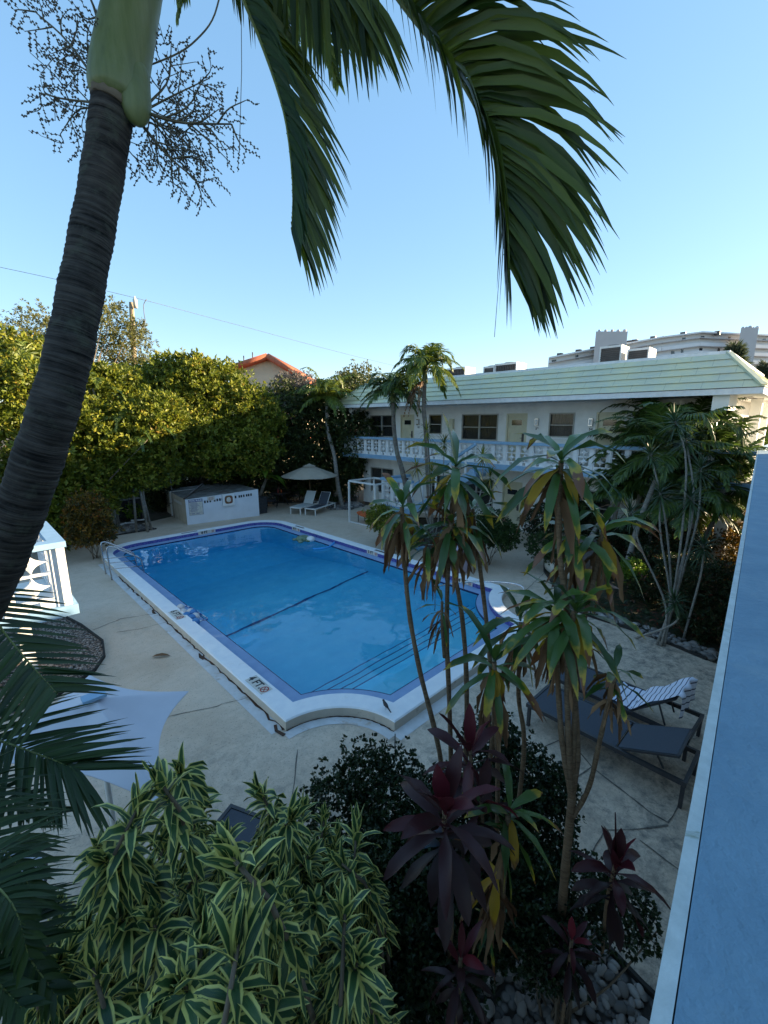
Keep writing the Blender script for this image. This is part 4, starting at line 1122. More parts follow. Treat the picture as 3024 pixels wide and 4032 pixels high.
# flower sprays
def spray(mb, a, b, r, n, L, sub=5, depth=0, jit=.35):
    P = spline([a, (np.array(a)+np.array(b))/2+rng.normal(0, .02, 3), b], 8); mb.tube(P, np.linspace(r, r*.4, 8), 5, mi=0)
    T = nrm(np.array(b)-np.array(a)); v = tocam(a)
    S = nrm(np.cross(T, v))
    for i in range(n):
        u = .22+.78*i/max(1, n-1); p = P[int(u*7)]
        s = (-1) ** i
        d = nrm(T*rng.uniform(.5, 1.1)+S*s*rng.uniform(.4, 1.0)+v*rng.normal(0, jit)+np.array((0, 0, -.12)))
        q = p+d*L*rng.uniform(.6, 1.1)*(1.1-.35*u)
        if depth < 1: spray(mb, p, q, r*.55, sub, L*.55, 0, depth+1)
        else:
            K = max(4, int(np.linalg.norm(q-p)/.009)); w = nrm(rng.normal(size=3))
            Q = [p+(q-p)*j/K+np.array((0, 0, .5))*.01*math.sin(j)+w*.0012*(-1)**j for j in range(K+1)]
            mb.tube(Q, .0016, 3, mi=0, cap=False)
            for j in range(1, K):
                o = w*.0035*(-1)**j; rr = .0056; cc = Q[j]+o
                mb.add(cc+np.array([(rr, 0, 0), (-rr, 0, 0), (0, rr, 0), (0, -rr, 0), (0, 0, rr), (0, 0, -rr)]),
                       [(0, 2, 4), (2, 1, 4), (1, 3, 4), (3, 0, 4), (2, 0, 5), (1, 2, 5), (3, 1, 5), (0, 3, 5)], mi=1)
sp = [((305, 240, 2.03), (500, 268, 2.1), .009, 9, .22), ((300, 262, 2.05), (420, 385, 2.15), .008, 9, .2), ((315, 262, 2.1), (385, 340, 2.2), .006, 6, .2),
      ((320, 225, 2.1), (370, 90, 2.2), .006, 6, .2), ((300, 245, 2.1), (450, 170, 2.2), .006, 7, .18), ((240, 262, 2.12), (300, 350, 2.15), .005, 5, .14), ((320, 250, 2.1), (420, 290, 2.15), .006, 7, .22),
      ((215, 222, 2.03), (85, 200, 2.1), .006, 6, .2), ((212, 180, 2.05), (75, 25, 2.12), .007, 8, .22), ((215, 235, 2.1), (130, 290, 2.12), .005, 5, .17), ((225, 90, 2.06), (175, -30, 2.1), .008, 5, .14), ((215, 180, 2.1), (130, 130, 2.15), .005, 6, .18)]
for i, (a, b, r, n, L) in enumerate(sp):
    c = MB(); spray(c, V_(*a), V_(*b), r, n, L, sub=5); c.build('flower_spray', [M['twig'], M['berry']], bp)
c = MB(); c.tube(spline([V_(300, 150, 2.1), V_(385, 115, 2.1), V_(430, 80, 2.1), V_(460, 40, 2.1), V_(478, -20, 2.1)], 16), .004, 6); c.build('hanging_stem', M['twig'], bp)
c = MB(); c.tube([V_(521, 20, 2.1), V_(522, 150, 2.1), V_(517, 330, 2.1)], .0018, 4); c.build('loose_fibre', M['twig'], bp)
c = MB(); c.tube([V_(1092, 400, 1.85), V_(1078, 600, 1.85), V_(1068, 728, 1.85)], .0014, 4); c.build('loose_fibre', M['twig'], bp)

# ---- palms in the court
palm('court_palm', 'slim palm leaning left beside the charcoal lounger with sunlit yellow crown', [(14.75, 18.25, 0), at(1331, 1913, 23.7), at(1316, 1792, 23.5), at(1292, 1702, 23.3), at(1286, 1600, 23.2)], .10, nf=26, fl=2.1, ll=.6, lw=.06, m='palmlit', bend=(1.0, 2.2), el=(0, 80), shaft=.45, bark='grey_palm_bark')
palm('court_palm', 'lower dark palm before the second floor windows with green drooping crown', [(12.6, 10.6, 0), at(1620, 2000, 17.0), at(1584, 1853, 16.9), at(1563, 1780, 16.9), at(1551, 1684, 16.8), at(1548, 1587, 16.8)], .09, nf=25, fl=1.65, ll=.52, lw=.05, bend=(1.2, 2.4), el=(0, 75), shaft=.5, bark='palm_bark')
palm('court_palm', 'tallest court palm rising above the green roof with an upright spear leaf', [(12.5, 10.0, 0), at(1690, 1950, 16), at(1678, 1714, 15.8), at(1669, 1612, 15.8), at(1672, 1509, 15.7)], .085, nf=25, fl=1.75, ll=.52, lw=.05, m='palmlit', bend=(1.5, 2.6), el=(5, 78), shaft=.55, dead=3, bark='palm_bark', spear=True)

rp = [((2830, 2040), 12.8, (14.5, 2.1)), ((2690, 2060), 12.6, (13.9, 3.0)), ((2610, 1850), 12.4, (13.5, 3.6)), ((2440, 1980), 14.0, (14.6, 5.3)), ((2570, 1760), 14.6, (15.2, 3.9)), ((2705, 1800), 13.6, (14.9, 2.9)), ((2480, 1860), 15.2, (15.9, 4.8)), ((2800, 1890), 12.8, (13.9, 2.2)), ((2640, 1930), 13.2, (14.2, 3.3))]
labs = ['lowest palm of the dense clump next to the picket fence', 'second lowest palm of the dense clump, its fronds brushing the ground plants', 'palm at the front of the dense clump behind the spiky dracaena', 'low palm at the outer left foot of the dense clump', 'green palm before the blank upper wall, topmost of the dense clump', 'palm in the dense clump just left of the sunlit end wall', 'palm at the left edge of the dense clump beside the shaded ground floor window',
        'right-hand palm of the dense clump arching over the blue bridge rail', 'low palm in the heart of the dense clump with dark fronds']
for (px, d, b), lb2 in zip(rp, labs):
    top = at(px[0], px[1]-30, d)
    palm('clump_palm', lb2, [(b[0], b[1], 0), ((b[0]+top[0])/2, (b[1]+top[1])/2+.08, top[2]*.5), tuple(top)], .07, nf=22, fl=1.4 if px[0] == 2440 else 2.1, ll=.6, lw=.06, bend=(.8, 2.0), el=(-5, 82), n=42, shaft=.4, m='palm', group='palms of the dense clump by the far building end', bark='grey_palm_bark')
for (px, d, lb2) in (((2330, 2010), 16.2, 'feathery low palm before the ground floor wall behind the covered grill'), ((1930, 2060), 15.5, 'small feathery palm under the shrubs left of door 58')):
    p = at(px[0], px[1], d)
    if px[0] == 2330:
        palm('feather_palm', lb2, [(p[0], p[1], 0), (p[0], p[1], p[2]*.6), (p[0], p[1], p[2])], .05, nf=12, fl=1.3, ll=.32, lw=.014, bend=(1.2, 2.2), el=(10, 80), n=30, shaft=.3)

# ---- thin-leaved dracaenas by the right garden
def dracaena(name, label, base, heads, trunkpts=None, L=.46, W=.026, n=64, r=.026, m='marg', bark='grey_palm_bark', grp=None, cat='dracaena'):
    t = thing(name, label, cat, orient_base(base), grp)
    ct = MB(); cl = MB()
    for h, via in heads:
        h = np.array(h, float)
        pts = [np.array((base[0]+rng.uniform(-.08, .08), base[1]+rng.uniform(-.08, .08), 0))]+[np.array(q, float) for q in via]+[h]
        P = spline(pts, 14); ct.tube(P, np.linspace(r, r*.55, 14), 8)
        ax = nrm(P[-1]-P[-2]+np.array((0, 0, .08)))
        rosette(cl, h, ax, n, L, W, lo=-45, hi=85, droop=.5, prof=STR, fold=.2, spread=.16)
    ct.build('stems', M[bark], t); cl.build('foliage', LM[m], t)
    return t
bs_ = (10.0, 1.8)
dracaena('thin_leaf_dracaena', 'branched thin-leaved dracaena with many spiky heads before the palm clump', bs_,
    [(at(2480, 2010, 8.6), [at(2620, 2380, 9.0), at(2520, 2150, 8.8)]), (at(2600, 1930, 8.4), [at(2640, 2360, 9.0), at(2600, 2100, 8.6)]), (at(2655, 1650, 8.2), [at(2650, 2350, 9.0), at(2690, 2050, 8.5), at(2700, 1800, 8.3)]),
     (at(2700, 1720, 8.4), [at(2650, 2350, 9.0), at(2730, 2000, 8.6)]), (at(2720, 1950, 8.3), [at(2660, 2350, 9.0), at(2710, 2100, 8.6)]), (at(2560, 1780, 8.5), [at(2640, 2360, 9.0), at(2620, 2050, 8.6)]),
     (at(2760, 1840, 8.6), [at(2660, 2350, 9.0), at(2745, 2050, 8.8)])])
dracaena('thin_leaf_dracaena', 'short spiky dracaena on one bare stem right of the branched one', (10.6, 1.55), [(at(2770, 2140, 8.6), [at(2760, 2260, 8.8)])])
dracaena('thin_leaf_dracaena', 'low spiky dracaena head at the foot of the branched one', (9.9, 2.3), [(at(2655, 2360, 8.4), [at(2660, 2450, 8.6)])], L=.36)
dracaena('young_dracaena', 'pale tufted dracaena standing before the upper windows beside the tall court palm', (12.4, 9.9), [(at(1680, 1690, 15.4), [at(1690, 1900, 15.6)]), (at(1750, 1740, 15.2), [at(1740, 1950, 15.5)]), (at(1640, 1830, 15.3), [at(1670, 2000, 15.5)]), (at(1700, 1850, 15), [at(1700, 2000, 15.2)])], L=.5, W=.035, n=44, m='hedge')
dracaena('young_dracaena', 'tufted dracaena at the stair foot with drooping strap leaves', (12.2, 8.7), [(at(1930, 1870, 14.5), [at(1920, 2000, 14.6)]), (at(1900, 1790, 14.5), [at(1890, 1950, 14.6)])], L=.5, W=.035, n=44, m='hedge')

# ---- broad-leaved corn plants near the camera
def cornplant(label, base, heads, stems, seed=0):
    t = thing('corn_plant', label, 'corn plant', orient_base(base))
    ct = MB(); cl = MB(); cd = MB(); cy = MB()
    for pts, r in stems:
        P = spline([np.array(p, float) for p in pts], 22)
        rr = np.linspace(r, r*.75, 22)*(1+.06*np.sin(np.arange(22)*1.9))
        ct.tube(P, rr, 10, wob=.05)
    for h, ax, n, L, W, nd, ny in heads:
        h = np.array(h, float)
        if n: rosette(cl, h, nrm(ax), int(n*1.02), L*1.1, W*.76, lo=-20, hi=60, droop=1.05, prof=OB, fold=.26, spread=.15, wave=.12, tw=1.0, jit=16)
        nd = int(nd*1.25)
        if nd:
            a = rng.uniform(0, 2*PI, nd); e = R(-10)-rng.uniform(0, 1.1, nd)
            D = np.stack([np.cos(a)*np.cos(e), np.sin(a)*np.cos(e), np.sin(e)], 1)
            B = h-np.array((0, 0, 1.))*rng.uniform(.06, .28, nd)[:, None]
            leaves(cd, B, D, nrm(rng.normal(0, .6, (nd, 3))+(0, 0, .7)), L*rng.uniform(.7, 1.05, nd), W*rng.uniform(.4, .8, nd), [(0, .3), (.2, .8), (.4, .9), (.6, 1), (.8, .6), (.92, .5), (1, .05)], droop=rng.uniform(1.0, 3.0, nd), fold=rng.uniform(.5, 1.1, nd), wave=.25, twist=rng.uniform(-3, 3, nd))
        if ny:
            a = rng.uniform(0, 2*PI, ny); e = rng.uniform(-.7, -.1, ny)
            D = np.stack([np.cos(a)*np.cos(e), np.sin(a)*np.cos(e), np.sin(e)], 1)
            leaves(cy, h-np.array((0, 0, .08)), D, (0, 0, 1), L*rng.uniform(.55, .85, ny), W*.85, OB, droop=1.3, fold=.4, wave=.12, twist=rng.uniform(-1, 1, ny))
    ct.build('stems', M['cane'], t); cl.build('foliage', LM['corn'], t)
    if cd.n: cd.build('dead_leaves', LM['dead'], t)
    if cy.n: cy.build('yellow_leaves', LM['yellow'], t)
    return t
up = (0, 0, 1)
cb = gr(1780, 3500)
s_b = lambda dx, dy: (cb[0]+dx, cb[1]+dy, 0)
cornplant('tall corn plant with four leaning canes and ragged leaves before the stair', cb,
    [(V_(985, 1000, 3.25), (.05, 0, 1), 22, .46, .10, 9, 2), (V_(868, 1085, 3.3), (-.1, .05, 1), 15, .40, .085, 14, 1), (V_(975, 1120, 3.3), (0, 0, 1), 17, .42, .09, 16, 2), (V_(1020, 1090, 3.5), (.1, -.05, 1), 13, .42, .085, 14, 1), (V_(955, 1290, 3.3), (0, 0, 1), 7, .26, .045, 9, 0),
     (V_(925, 1150, 3.4), (0, 0, 1), 8, .36, .08, 10, 0)],
    [([s_b(0, 0), V_(955, 1660, 3.5), V_(905, 1440, 3.4), V_(880, 1290, 3.35), V_(868, 1095, 3.3)], .022), ([s_b(.1, .05), V_(972, 1560, 3.6), V_(965, 1350, 3.45), V_(972, 1150, 3.35), V_(985, 1010, 3.25)], .022),
     ([s_b(.15, 0), V_(1008, 1560, 3.6), V_(1000, 1350, 3.5), V_(975, 1200, 3.4), V_(975, 1130, 3.3)], .022), ([s_b(.25, -.05), V_(1064, 1600, 3.7), V_(1056, 1400, 3.6), V_(1036, 1220, 3.55), V_(1020, 1100, 3.5)], .022),
     ([V_(960, 1420, 3.4), V_(955, 1350, 3.35), V_(955, 1300, 3.3)], .015)])
cb2 = gr(2200, 3830)
cornplant('corn plant on a thick forked cane nearest the parapet with large glossy leaves', cb2,
    [(V_(1212, 985, 2.75), (0, 0, 1), 22, .50, .095, 10, 4), (V_(1300, 1135, 2.9), (.1, 0, 1), 15, .46, .09, 10, 1), (V_(1235, 1130, 2.85), (-.1, 0, 1), 10, .40, .085, 8, 0), (V_(1245, 1310, 2.7), (0, 0, 1), 24, .48, .095, 16, 3), (V_(1200, 1300, 2.75), (-.2, 0, 1), 14, .44, .09, 10, 1),
     (V_(1330, 1440, 2.6), (.2, 0, 1), 11, .24, .06, 12, 1)],
    [([(cb2[0], cb2[1], 0), V_(1215, 1950, 3.0), V_(1236, 1720, 2.85)], .034), ([V_(1236, 1730, 2.85), V_(1214, 1600, 2.8), V_(1203, 1430, 2.75), V_(1200, 1310, 2.75)], .02), ([V_(1236, 1730, 2.85), V_(1228, 1600, 2.78), V_(1226, 1430, 2.72), V_(1240, 1320, 2.7)], .02),
     ([V_(1236, 1720, 2.85), V_(1240, 1580, 2.8), V_(1250, 1400, 2.82), V_(1290, 1220, 2.88), V_(1300, 1150, 2.9)], .018), ([V_(1236, 1720, 2.85), V_(1247, 1600, 2.82), V_(1225, 1330, 2.8), V_(1208, 1180, 2.78), V_(1212, 995, 2.75)], .021),
     ([V_(1234, 1770, 2.87), V_(1272, 1700, 2.8), V_(1300, 1580, 2.68), V_(1328, 1460, 2.6)], .017)])
cb3 = gr(1950, 3650)
cornplant('mid-height corn plant with leaves spread over the scalloped pool corner', cb3,
    [(V_(1068, 1420, 3.0), (0, 0, 1), 16, .44, .085, 10, 2), (V_(1125, 1330, 3.2), (0, 0, 1), 15, .44, .08, 10, 1)],
    [([(cb3[0], cb3[1], 0), V_(1075, 1700, 3.2), V_(1068, 1430, 3.0)], .02), ([(cb3[0]+.1, cb3[1], 0), V_(1130, 1650, 3.4), V_(1120, 1500, 3.3), V_(1125, 1345, 3.2)], .02)])
cb4 = gr(1990, 3700)
cornplant('short green corn plant with yellow blotches right of the red cordylines', cb4,
    [(V_(1105, 1745, 2.5), (.35, -.2, .8), 16, .36, .075, 6, 1), (V_(1075, 1870, 2.6), (0, 0, 1), 0, .4, .08, 16, 3), (V_(1060, 1990, 2.9), (0, 0, 1), 9, .2, .03, 0, 0)],
    [([(cb4[0], cb4[1], 0), V_(1085, 1950, 2.75), V_(1098, 1760, 2.5)], .022), ([(cb4[0]-.1, cb4[1]+.05, 0), V_(1060, 2000, 2.9), V_(1070, 1880, 2.7)], .02)])

# ---- dark red cordylines
def cordyline(label, base, heads, r=.014):
    t = thing('red_cordyline', label, 'cordyline', orient_base(base), 'dark red cordylines')
    ct = MB(); cl = MB()
    for h, via, ax, n, L, W in heads:
        P = spline([np.array((base[0], base[1], 0))]+[np.array(v) for v in via]+[np.array(h)], 14); ct.tube(P, np.linspace(r, r*.8, 14), 8)
        n = int(n*1.2); rn = np.clip(np.linspace(.1, .75, n)+rng.uniform(-.15, .25, n), 0, 1)
        rosette(cl, h, nrm(ax), n, L, W*1.1, lo=-30, hi=78, droop=.9, prof=[(0, .2), (.15, .28), (.35, .85), (.6, 1), (.8, .75), (.93, .35), (1, .03)], fold=.28, spread=.26, wave=.09, tw=.9, jit=14, rnd=rn)
    ct.build('stems', M['cane'], t); cl.build('foliage', LM['ti'], t)
    return t
g1 = gr(1760, 3850)
cordyline('largest dark red cordyline with broad crimson leaves in front of the black-green shrub', g1, [(V_(960, 1745, 1.95), [V_(975, 2000, 2.3), V_(962, 1850, 2.1)], (-.1, 0, 1), 24, .34, .07)])
g2_ = gr(1850, 3560)
cordyline('red cordyline behind the largest one, its crown between the corn plant canes', g2_, [(V_(1015, 1620, 2.6), [V_(1030, 1850, 2.9)], (0, 0, 1), 18, .38, .075), (V_(1040, 1720, 2.5), [V_(1040, 1850, 2.8)], (.2, 0, 1), 10, .32, .07)])
g3_ = gr(2370, 3760)
cordyline('purple cordyline with a thin upright bud stalk next to the parapet', g3_, [(V_(1330, 1865, 2.45), [V_(1310, 1960, 2.65)], (.05, 0, 1), 20, .30, .07)])
c = MB(); c.tube([V_(1330, 1860, 2.45), V_(1330, 1790, 2.42), V_(1329, 1755, 2.4)], [.006, .005, .003], 6)
o = [q for q in bpy.data.objects if q.name.startswith('red_cordyline')][-1]; c.build('bud_stalk', LM['ti'], o)
for (x, y, d, n, lb2) in ((1235, 2030, 2.75, 16, 'low dusky cordyline among the pebbles left of the forked cane'), (995, 2070, 2.35, 16, 'dim bluish cordyline low among the pebbles at the bottom centre')):
    p = V_(x, y, d); cordyline(lb2, (p[0], p[1]), [(p, [], (0, 0, 1), n, .24, .045)])

# ---- variegated dracaena shrubs in the foreground
def song(label, base, heads, nleaf=34):
    t = thing('variegated_dracaena', label, 'dracaena', orient_base(base), 'yellow-edged dracaena shrubs in the foreground')
    ct = MB(); cl = MB()
    for h, ax, L, W in heads:
        h = np.array(h, float); ax = nrm(ax)
        foot = np.array((base[0]+rng.uniform(-.2, .2), base[1]+rng.uniform(-.2, .2), 0))
        P = spline([foot, foot*.5+(h-ax*.6)*.5+np.array((0, 0, -.2)), h-ax*.35, h], 10); ct.tube(P, np.linspace(.016, .006, 10), 6)
        sc_ = L/.2
        rosette(cl, h, ax, int(nleaf), L, W, lo=-18, hi=86, droop=1.25, prof=LAN, fold=.3, spread=.28*sc_, tw=.6, wave=.05, jit=18)
        rosette(cl, h-ax*.24*sc_, ax, int(nleaf*.6), L, W, lo=-50, hi=20, droop=.9, prof=LAN, fold=.3, spread=.26*sc_, tw=.25, wave=.03)
    ct.build('stems', M['bark'], t); cl.build('foliage', LM['song'], t)
    return t
def rh(): return (rng.uniform(-.5, .5), rng.uniform(-.5, .5), 1)
def sh(lst): return [(V_(x, y, d), rh(), L*rng.uniform(.78, 1.1), L*.26) for x, y, d, L in lst]
def fill(n, x0, x1, y0, y1, d0, d1, L=.17, topf=None):
    out = []
    while len(out) < n:
        x, y = rng.uniform(x0, x1), rng.uniform(y0, y1)
        if topf and y < topf(x): continue
        out.append((x, y, rng.uniform(d0, d1), L))
    return out
topf = lambda x: np.interp(x, [150, 300, 400, 450, 600, 760, 830], [1880, 1740, 1740, 1760, 1750, 1790, 1990])
song('big-leaved yellow-edged dracaena at the lower centre left, its tall head nearest the camera', (1.0, 1.5),
     sh([(498, 1850, 1.3, .20), (515, 2040, 1.15, .18), (440, 2030, 1.45, .18), (600, 2120, 1.35, .18), (560, 1990, 1.6, .18), (390, 2130, 1.3, .18), (480, 2180, 1.2, .18), (330, 2180, 1.3, .18)])+sh(fill(34, 320, 660, 1900, 2230, 1.6, 2.2)))
song('yellow-edged dracaena at the left against the white shade cloth', (.6, 2.0),
     sh([(300, 1740, 1.65, .19), (225, 1860, 1.6, .19), (345, 1690, 1.7, .18), (390, 1665, 2.2, .17), (260, 1980, 1.6, .18), (320, 1880, 1.8, .18), (200, 2090, 1.5, .18), (290, 1800, 1.9, .18)])+sh(fill(38, 150, 430, 1760, 2220, 1.9, 2.7, topf=topf))+sh(fill(12, 95, 210, 1950, 2230, 1.7, 2.2)))
song('small-leaved yellow-edged dracaena spreading to the right before the dark shrub', (1.7, 1.9),
     sh([(560, 1705, 2.5, .18), (655, 1745, 2.5, .17), (770, 1790, 2.3, .17), (700, 1770, 2.5, .17), (745, 1970, 1.55, .17), (775, 2080, 1.5, .17), (440, 1725, 2.5, .17), (730, 1860, 2.1, .17), (760, 1880, 2.2, .16), (680, 1960, 2.0, .17), (790, 2150, 1.7, .16), (690, 2120, 1.6, .17)])+sh(fill(84, 420, 815, 1740, 2200, 2.1, 2.9, L=.16, topf=topf)))

# ---- dark small-leaved shrub in the pebble bed
def shrub(name, label, cat, blobs, n, L, W, m, k=6, shell=.35, grp=None, lump=.25, stem=True, sr=.012):
    cx = np.mean([b[0][0] for b in blobs]); cy = np.mean([b[0][1] for b in blobs])
    t = thing(name, label, cat, (cx, cy, 0), grp)
    c = MB(); crown(c, blobs, n, L, W, k=k, shell=shell, lump=lump); c.build('foliage', LM[m], t)
    if stem:
        c = MB()
        for b, r in blobs:
            for q in range(3):
                e = np.array(b)+rng.normal(0, .3, 3)*np.array(r)
                c.tube(spline([np.array((cx+rng.uniform(-.1, .1), cy+rng.uniform(-.1, .1), -.02)), (np.array((cx, cy, 0))+e)/2+rng.normal(0, .05, 3), e], 7), np.linspace(sr, sr*.4, 7), 5)
        c.build('branches', M['bark'], t)
    return t
def bl(x, y, d, r, rz=None): return (tuple(V_(x, y, d)), (r, r, rz or r))
shrub('dark_shrub', 'black-green small-leaved shrub between the variegated dracaenas and the canes', 'shrub',
      [bl(790, 1665, 4.1, .30, .25), bl(720, 1740, 4.0, .34, .3), bl(850, 1720, 4.0, .45, .35), bl(900, 1830, 3.6, .5, .4), bl(800, 1860, 3.7, .4, .35), bl(870, 1960, 3.2, .45), bl(960, 1900, 3.3, .4), bl(1000, 1780, 3.8, .4, .3), bl(860, 2080, 2.9, .35), bl(980, 2010, 3.1, .4, .3), bl(940, 2110, 2.8, .35, .3)], 6000, .042, .027, 'shrub', lump=.35)
shrub('dark_shrub', 'dark small-leaved shrub under the corn plant canes, loose airy twigs toward the loungers', 'shrub',
      [bl(1060, 1590, 4.2, .3, .22), bl(1130, 1680, 4.0, .42, .3), bl(1200, 1700, 3.9, .22), bl(1080, 1720, 3.9, .4, .3), bl(1180, 1790, 3.7, .3), bl(1090, 1850, 3.6, .35), bl(1100, 1960, 3.3, .35, .3)], 3000, .042, .027, 'shrub', lump=.35)
shrub('dark_shrub', 'low dark shrub around the purple cordyline stem beside the parapet', 'shrub',
      [bl(1250, 1920, 3.2, .32, .22), bl(1340, 1970, 3.1, .26, .18), bl(1160, 1950, 3.2, .3), bl(1180, 2040, 3.0, .26)], 1500, .040, .022, 'shrub', lump=.35)

# ---- palm fronds entering from the left edge
lp = thing('left_edge_palm', 'young palm at the lower left edge sending dark fronds across the white shade cloth', 'palm tree', (-.75, 2.2, 0))
c = MB(); c.tube([(-.75, 2.2, 0), (-.72, 2.2, 1.2), (-.7, 2.2, 2.3)], [.07, .06, .05], 10); c.build('trunk', M['palm_bark'], lp)
def lfr(pts, nor, m='palmdark', **k):
    c = MB(); frond(c, pts, nor, **k); c.build('frond', [LM[m], M['rachis']], lp)
lfr([(-.7, 2.2, 2.4), V_(-200, 1300, 2.3), V_(-60, 1270, 2.25), V_(5, 1362, 2.2), V_(70, 1440, 2.15), V_(125, 1500, 2.1)], nrm((.35, -.45, .9)), n=26, ll=.40, lw=.032, ang=(8, 38), droop=.1, start=.42, rr=.012, lift=.0, lenprof=([0, .5, 1], [1, 1, .8]), sides=(-1, 1), jit=.05)
lfr([(-.7, 2.2, 2.4), V_(-260, 1500, 2.2), V_(-130, 1560, 2.1), V_(0, 1600, 2.05), V_(110, 1640, 2.0), V_(170, 1665, 2.0)], nrm((.1, -.35, 1)), n=44, ll=.46, lw=.026, ang=(20, 62), droop=.1, start=.3, rr=.012, lift=.05, lenprof=([0, .5, 1], [1, 1, .75]))
lfr([(-.7, 2.2, 2.4), V_(-260, 1620, 2.1), V_(-130, 1690, 2.05), V_(20, 1730, 2.0), V_(130, 1760, 1.95)], nrm((.2, -.5, .8)), n=34, ll=.32, lw=.022, ang=(15, 55), droop=.3, start=.3, rr=.012, lift=.05)
lfr([(-.7, 2.2, 2.4), V_(-200, 1900, 1.5), V_(-110, 1880, 1.4), V_(-30, 1900, 1.35), V_(30, 1960, 1.3), V_(60, 2060, 1.28)], nrm((.3, -.4, .9)), n=30, ll=.30, lw=.022, ang=(10, 50), droop=.4, start=.35, rr=.010, lift=.1, prof=PIN, jit=.2)
lfr([(-.7, 2.2, 2.4), V_(-200, 2120, 1.45), V_(-100, 2060, 1.4), V_(-30, 2100, 1.35), V_(50, 2180, 1.3)], nrm((.3, -.4, .9)), n=28, ll=.30, lw=.022, ang=(10, 50), droop=.4, start=.3, rr=.010, lift=.1, prof=PIN, jit=.2)
lfr([(-.7, 2.2, 2.4), V_(-160, 1760, 1.7), V_(-70, 1780, 1.6), V_(20, 1850, 1.55), V_(90, 1960, 1.5)], nrm((.3, -.4, .9)), n=34, ll=.34, lw=.024, ang=(10, 50), droop=.5, start=.3, rr=.010, lift=.1, prof=PIN, jit=.2)
lfr([(-.7, 2.2, 2.4), V_(-140, 2000, 1.5), V_(-40, 2010, 1.45), V_(50, 2060, 1.42), V_(120, 2150, 1.4)], nrm((.3, -.4, .9)), n=32, ll=.32, lw=.024, ang=(10, 50), droop=.5, start=.3, rr=.010, lift=.1, prof=PIN, jit=.2)
fp = thing('side_palm', 'palm just out of frame at the upper left, only sunlit frond tips showing', 'palm tree', (-1.9, 4.2, 0))
c = MB(); c.tube([(-1.9, 4.2, 0), (-1.85, 4.2, 3), (-1.8, 4.2, 5.3)], [.12, .1, .09], 10); c.build('trunk', M['palm_bark'], fp)
c = MB(); frond(c, [(-1.8, 4.2, 5.4), V_(-160, 330, 4.3), V_(-80, 380, 4.25), V_(-30, 470, 4.2)], nrm(nb), n=26, ll=.34, lw=.02, droop=.5, rr=.01); c.build('frond', [LM['palmlit'], M['rachis']], fp)

# ---- trees and hedges behind the pool
def tree(name, label, blobs, n, L, W, m, base=None, k=6, shell=.45, tr_=.09, cat='tree', limbs=2, group=None, lump=.28, up=.25, bark='bark'):
    cx, cy = base if base is not None else (np.mean([b[0][0] for b in blobs]), np.mean([b[0][1] for b in blobs]))
    t = thing(name, label, cat, (cx, cy, 0), group)
    c = MB(); crown(c, blobs, n, L, W, k=k, shell=shell, lump=lump, up=up); c.build('crown', LM[m], t)
    c = MB()
    zt = min(b[0][2] for b in blobs)
    j = np.array((cx, cy, max(.5, min(1.2, zt*.5))))
    c.tube([(cx, cy, -.02), j], [tr_*1.2, tr_], 9)
    for b, r in blobs:
        for q in range(limbs):
            e = np.array(b)+rng.normal(0, .35, 3)*np.array(r)
            c.tube(spline([j, j+(e-j)*.45+rng.normal(0, .15, 3)+np.array((0, 0, .1)), e], 9), np.linspace(tr_*.55, tr_*.12, 9), 6)
    c.build('trunk', M[bark], t)
    return t
def tb(x, y, d, r, rz=None): return (tuple(at(x, y, d)), (r, r, rz or r))
G = 'trees of the tall hedge behind the pool'
tree('hedge_tree', 'flame-flowered bushy tree at the far left edge behind the leaning trunk', [tb(40, 1560, 14.5, 1.4), tb(60, 1760, 14.5, 1.5), tb(30, 1960, 14.5, 1.4), tb(170, 1900, 15.5, 1.3), tb(180, 2040, 14.8, .9), tb(150, 1480, 17.5, 1.4), tb(260, 1520, 18, 1.3), tb(20, 1420, 16, 1.2), tb(200, 1640, 17, 1.4)], 6200, .21, .10, 'hedge', base=(-1.5, 14.9), group=G)
tree('hedge_tree', 'bright green rounded hedge tree just right of the leaning trunk, foliage down to the ground', [tb(350, 1700, 17, 1.3), tb(400, 1560, 18.5, 1.2), tb(480, 1540, 19, 1.1), tb(460, 1780, 17.5, 1.5), tb(560, 1690, 18, 1.4), tb(640, 1650, 18.5, 1.1), tb(470, 1860, 17.6, 1.0), tb(590, 1820, 18.5, 1.1), tb(300, 1900, 16.5, 1.3), tb(310, 2030, 16, .9), tb(360, 1970, 16.8, .8), tb(250, 2060, 15, .8)], 8200, .20, .10, 'hedge', base=(2.6, 19.9), group=G)
tree('hedge_tree', 'tall sunlit hedge tree above the pump house left corner', [tb(700, 1500, 21, 1.4), tb(780, 1500, 21, 1.2), tb(760, 1570, 21, 1.7), tb(690, 1640, 20.5, 1.5), tb(790, 1740, 20.5, 1.6), tb(640, 1780, 20.5, 1.3), tb(610, 1530, 21, 1.2)], 5600, .21, .10, 'hedge', base=(7.6, 23.9), group=G)
tree('hedge_tree', 'broad hedge tree in the middle of the row with forked trunks behind the pump house', [tb(850, 1520, 22, 1.4), tb(950, 1600, 22, 1.5), tb(900, 1670, 21.8, 1.7), tb(980, 1760, 21.8, 1.5), tb(860, 1780, 21.5, 1.3), tb(1040, 1660, 22.5, 1.2)], 5600, .21, .10, 'hedge', base=(9.4, 24.4), group=G, limbs=3, tr_=.14)
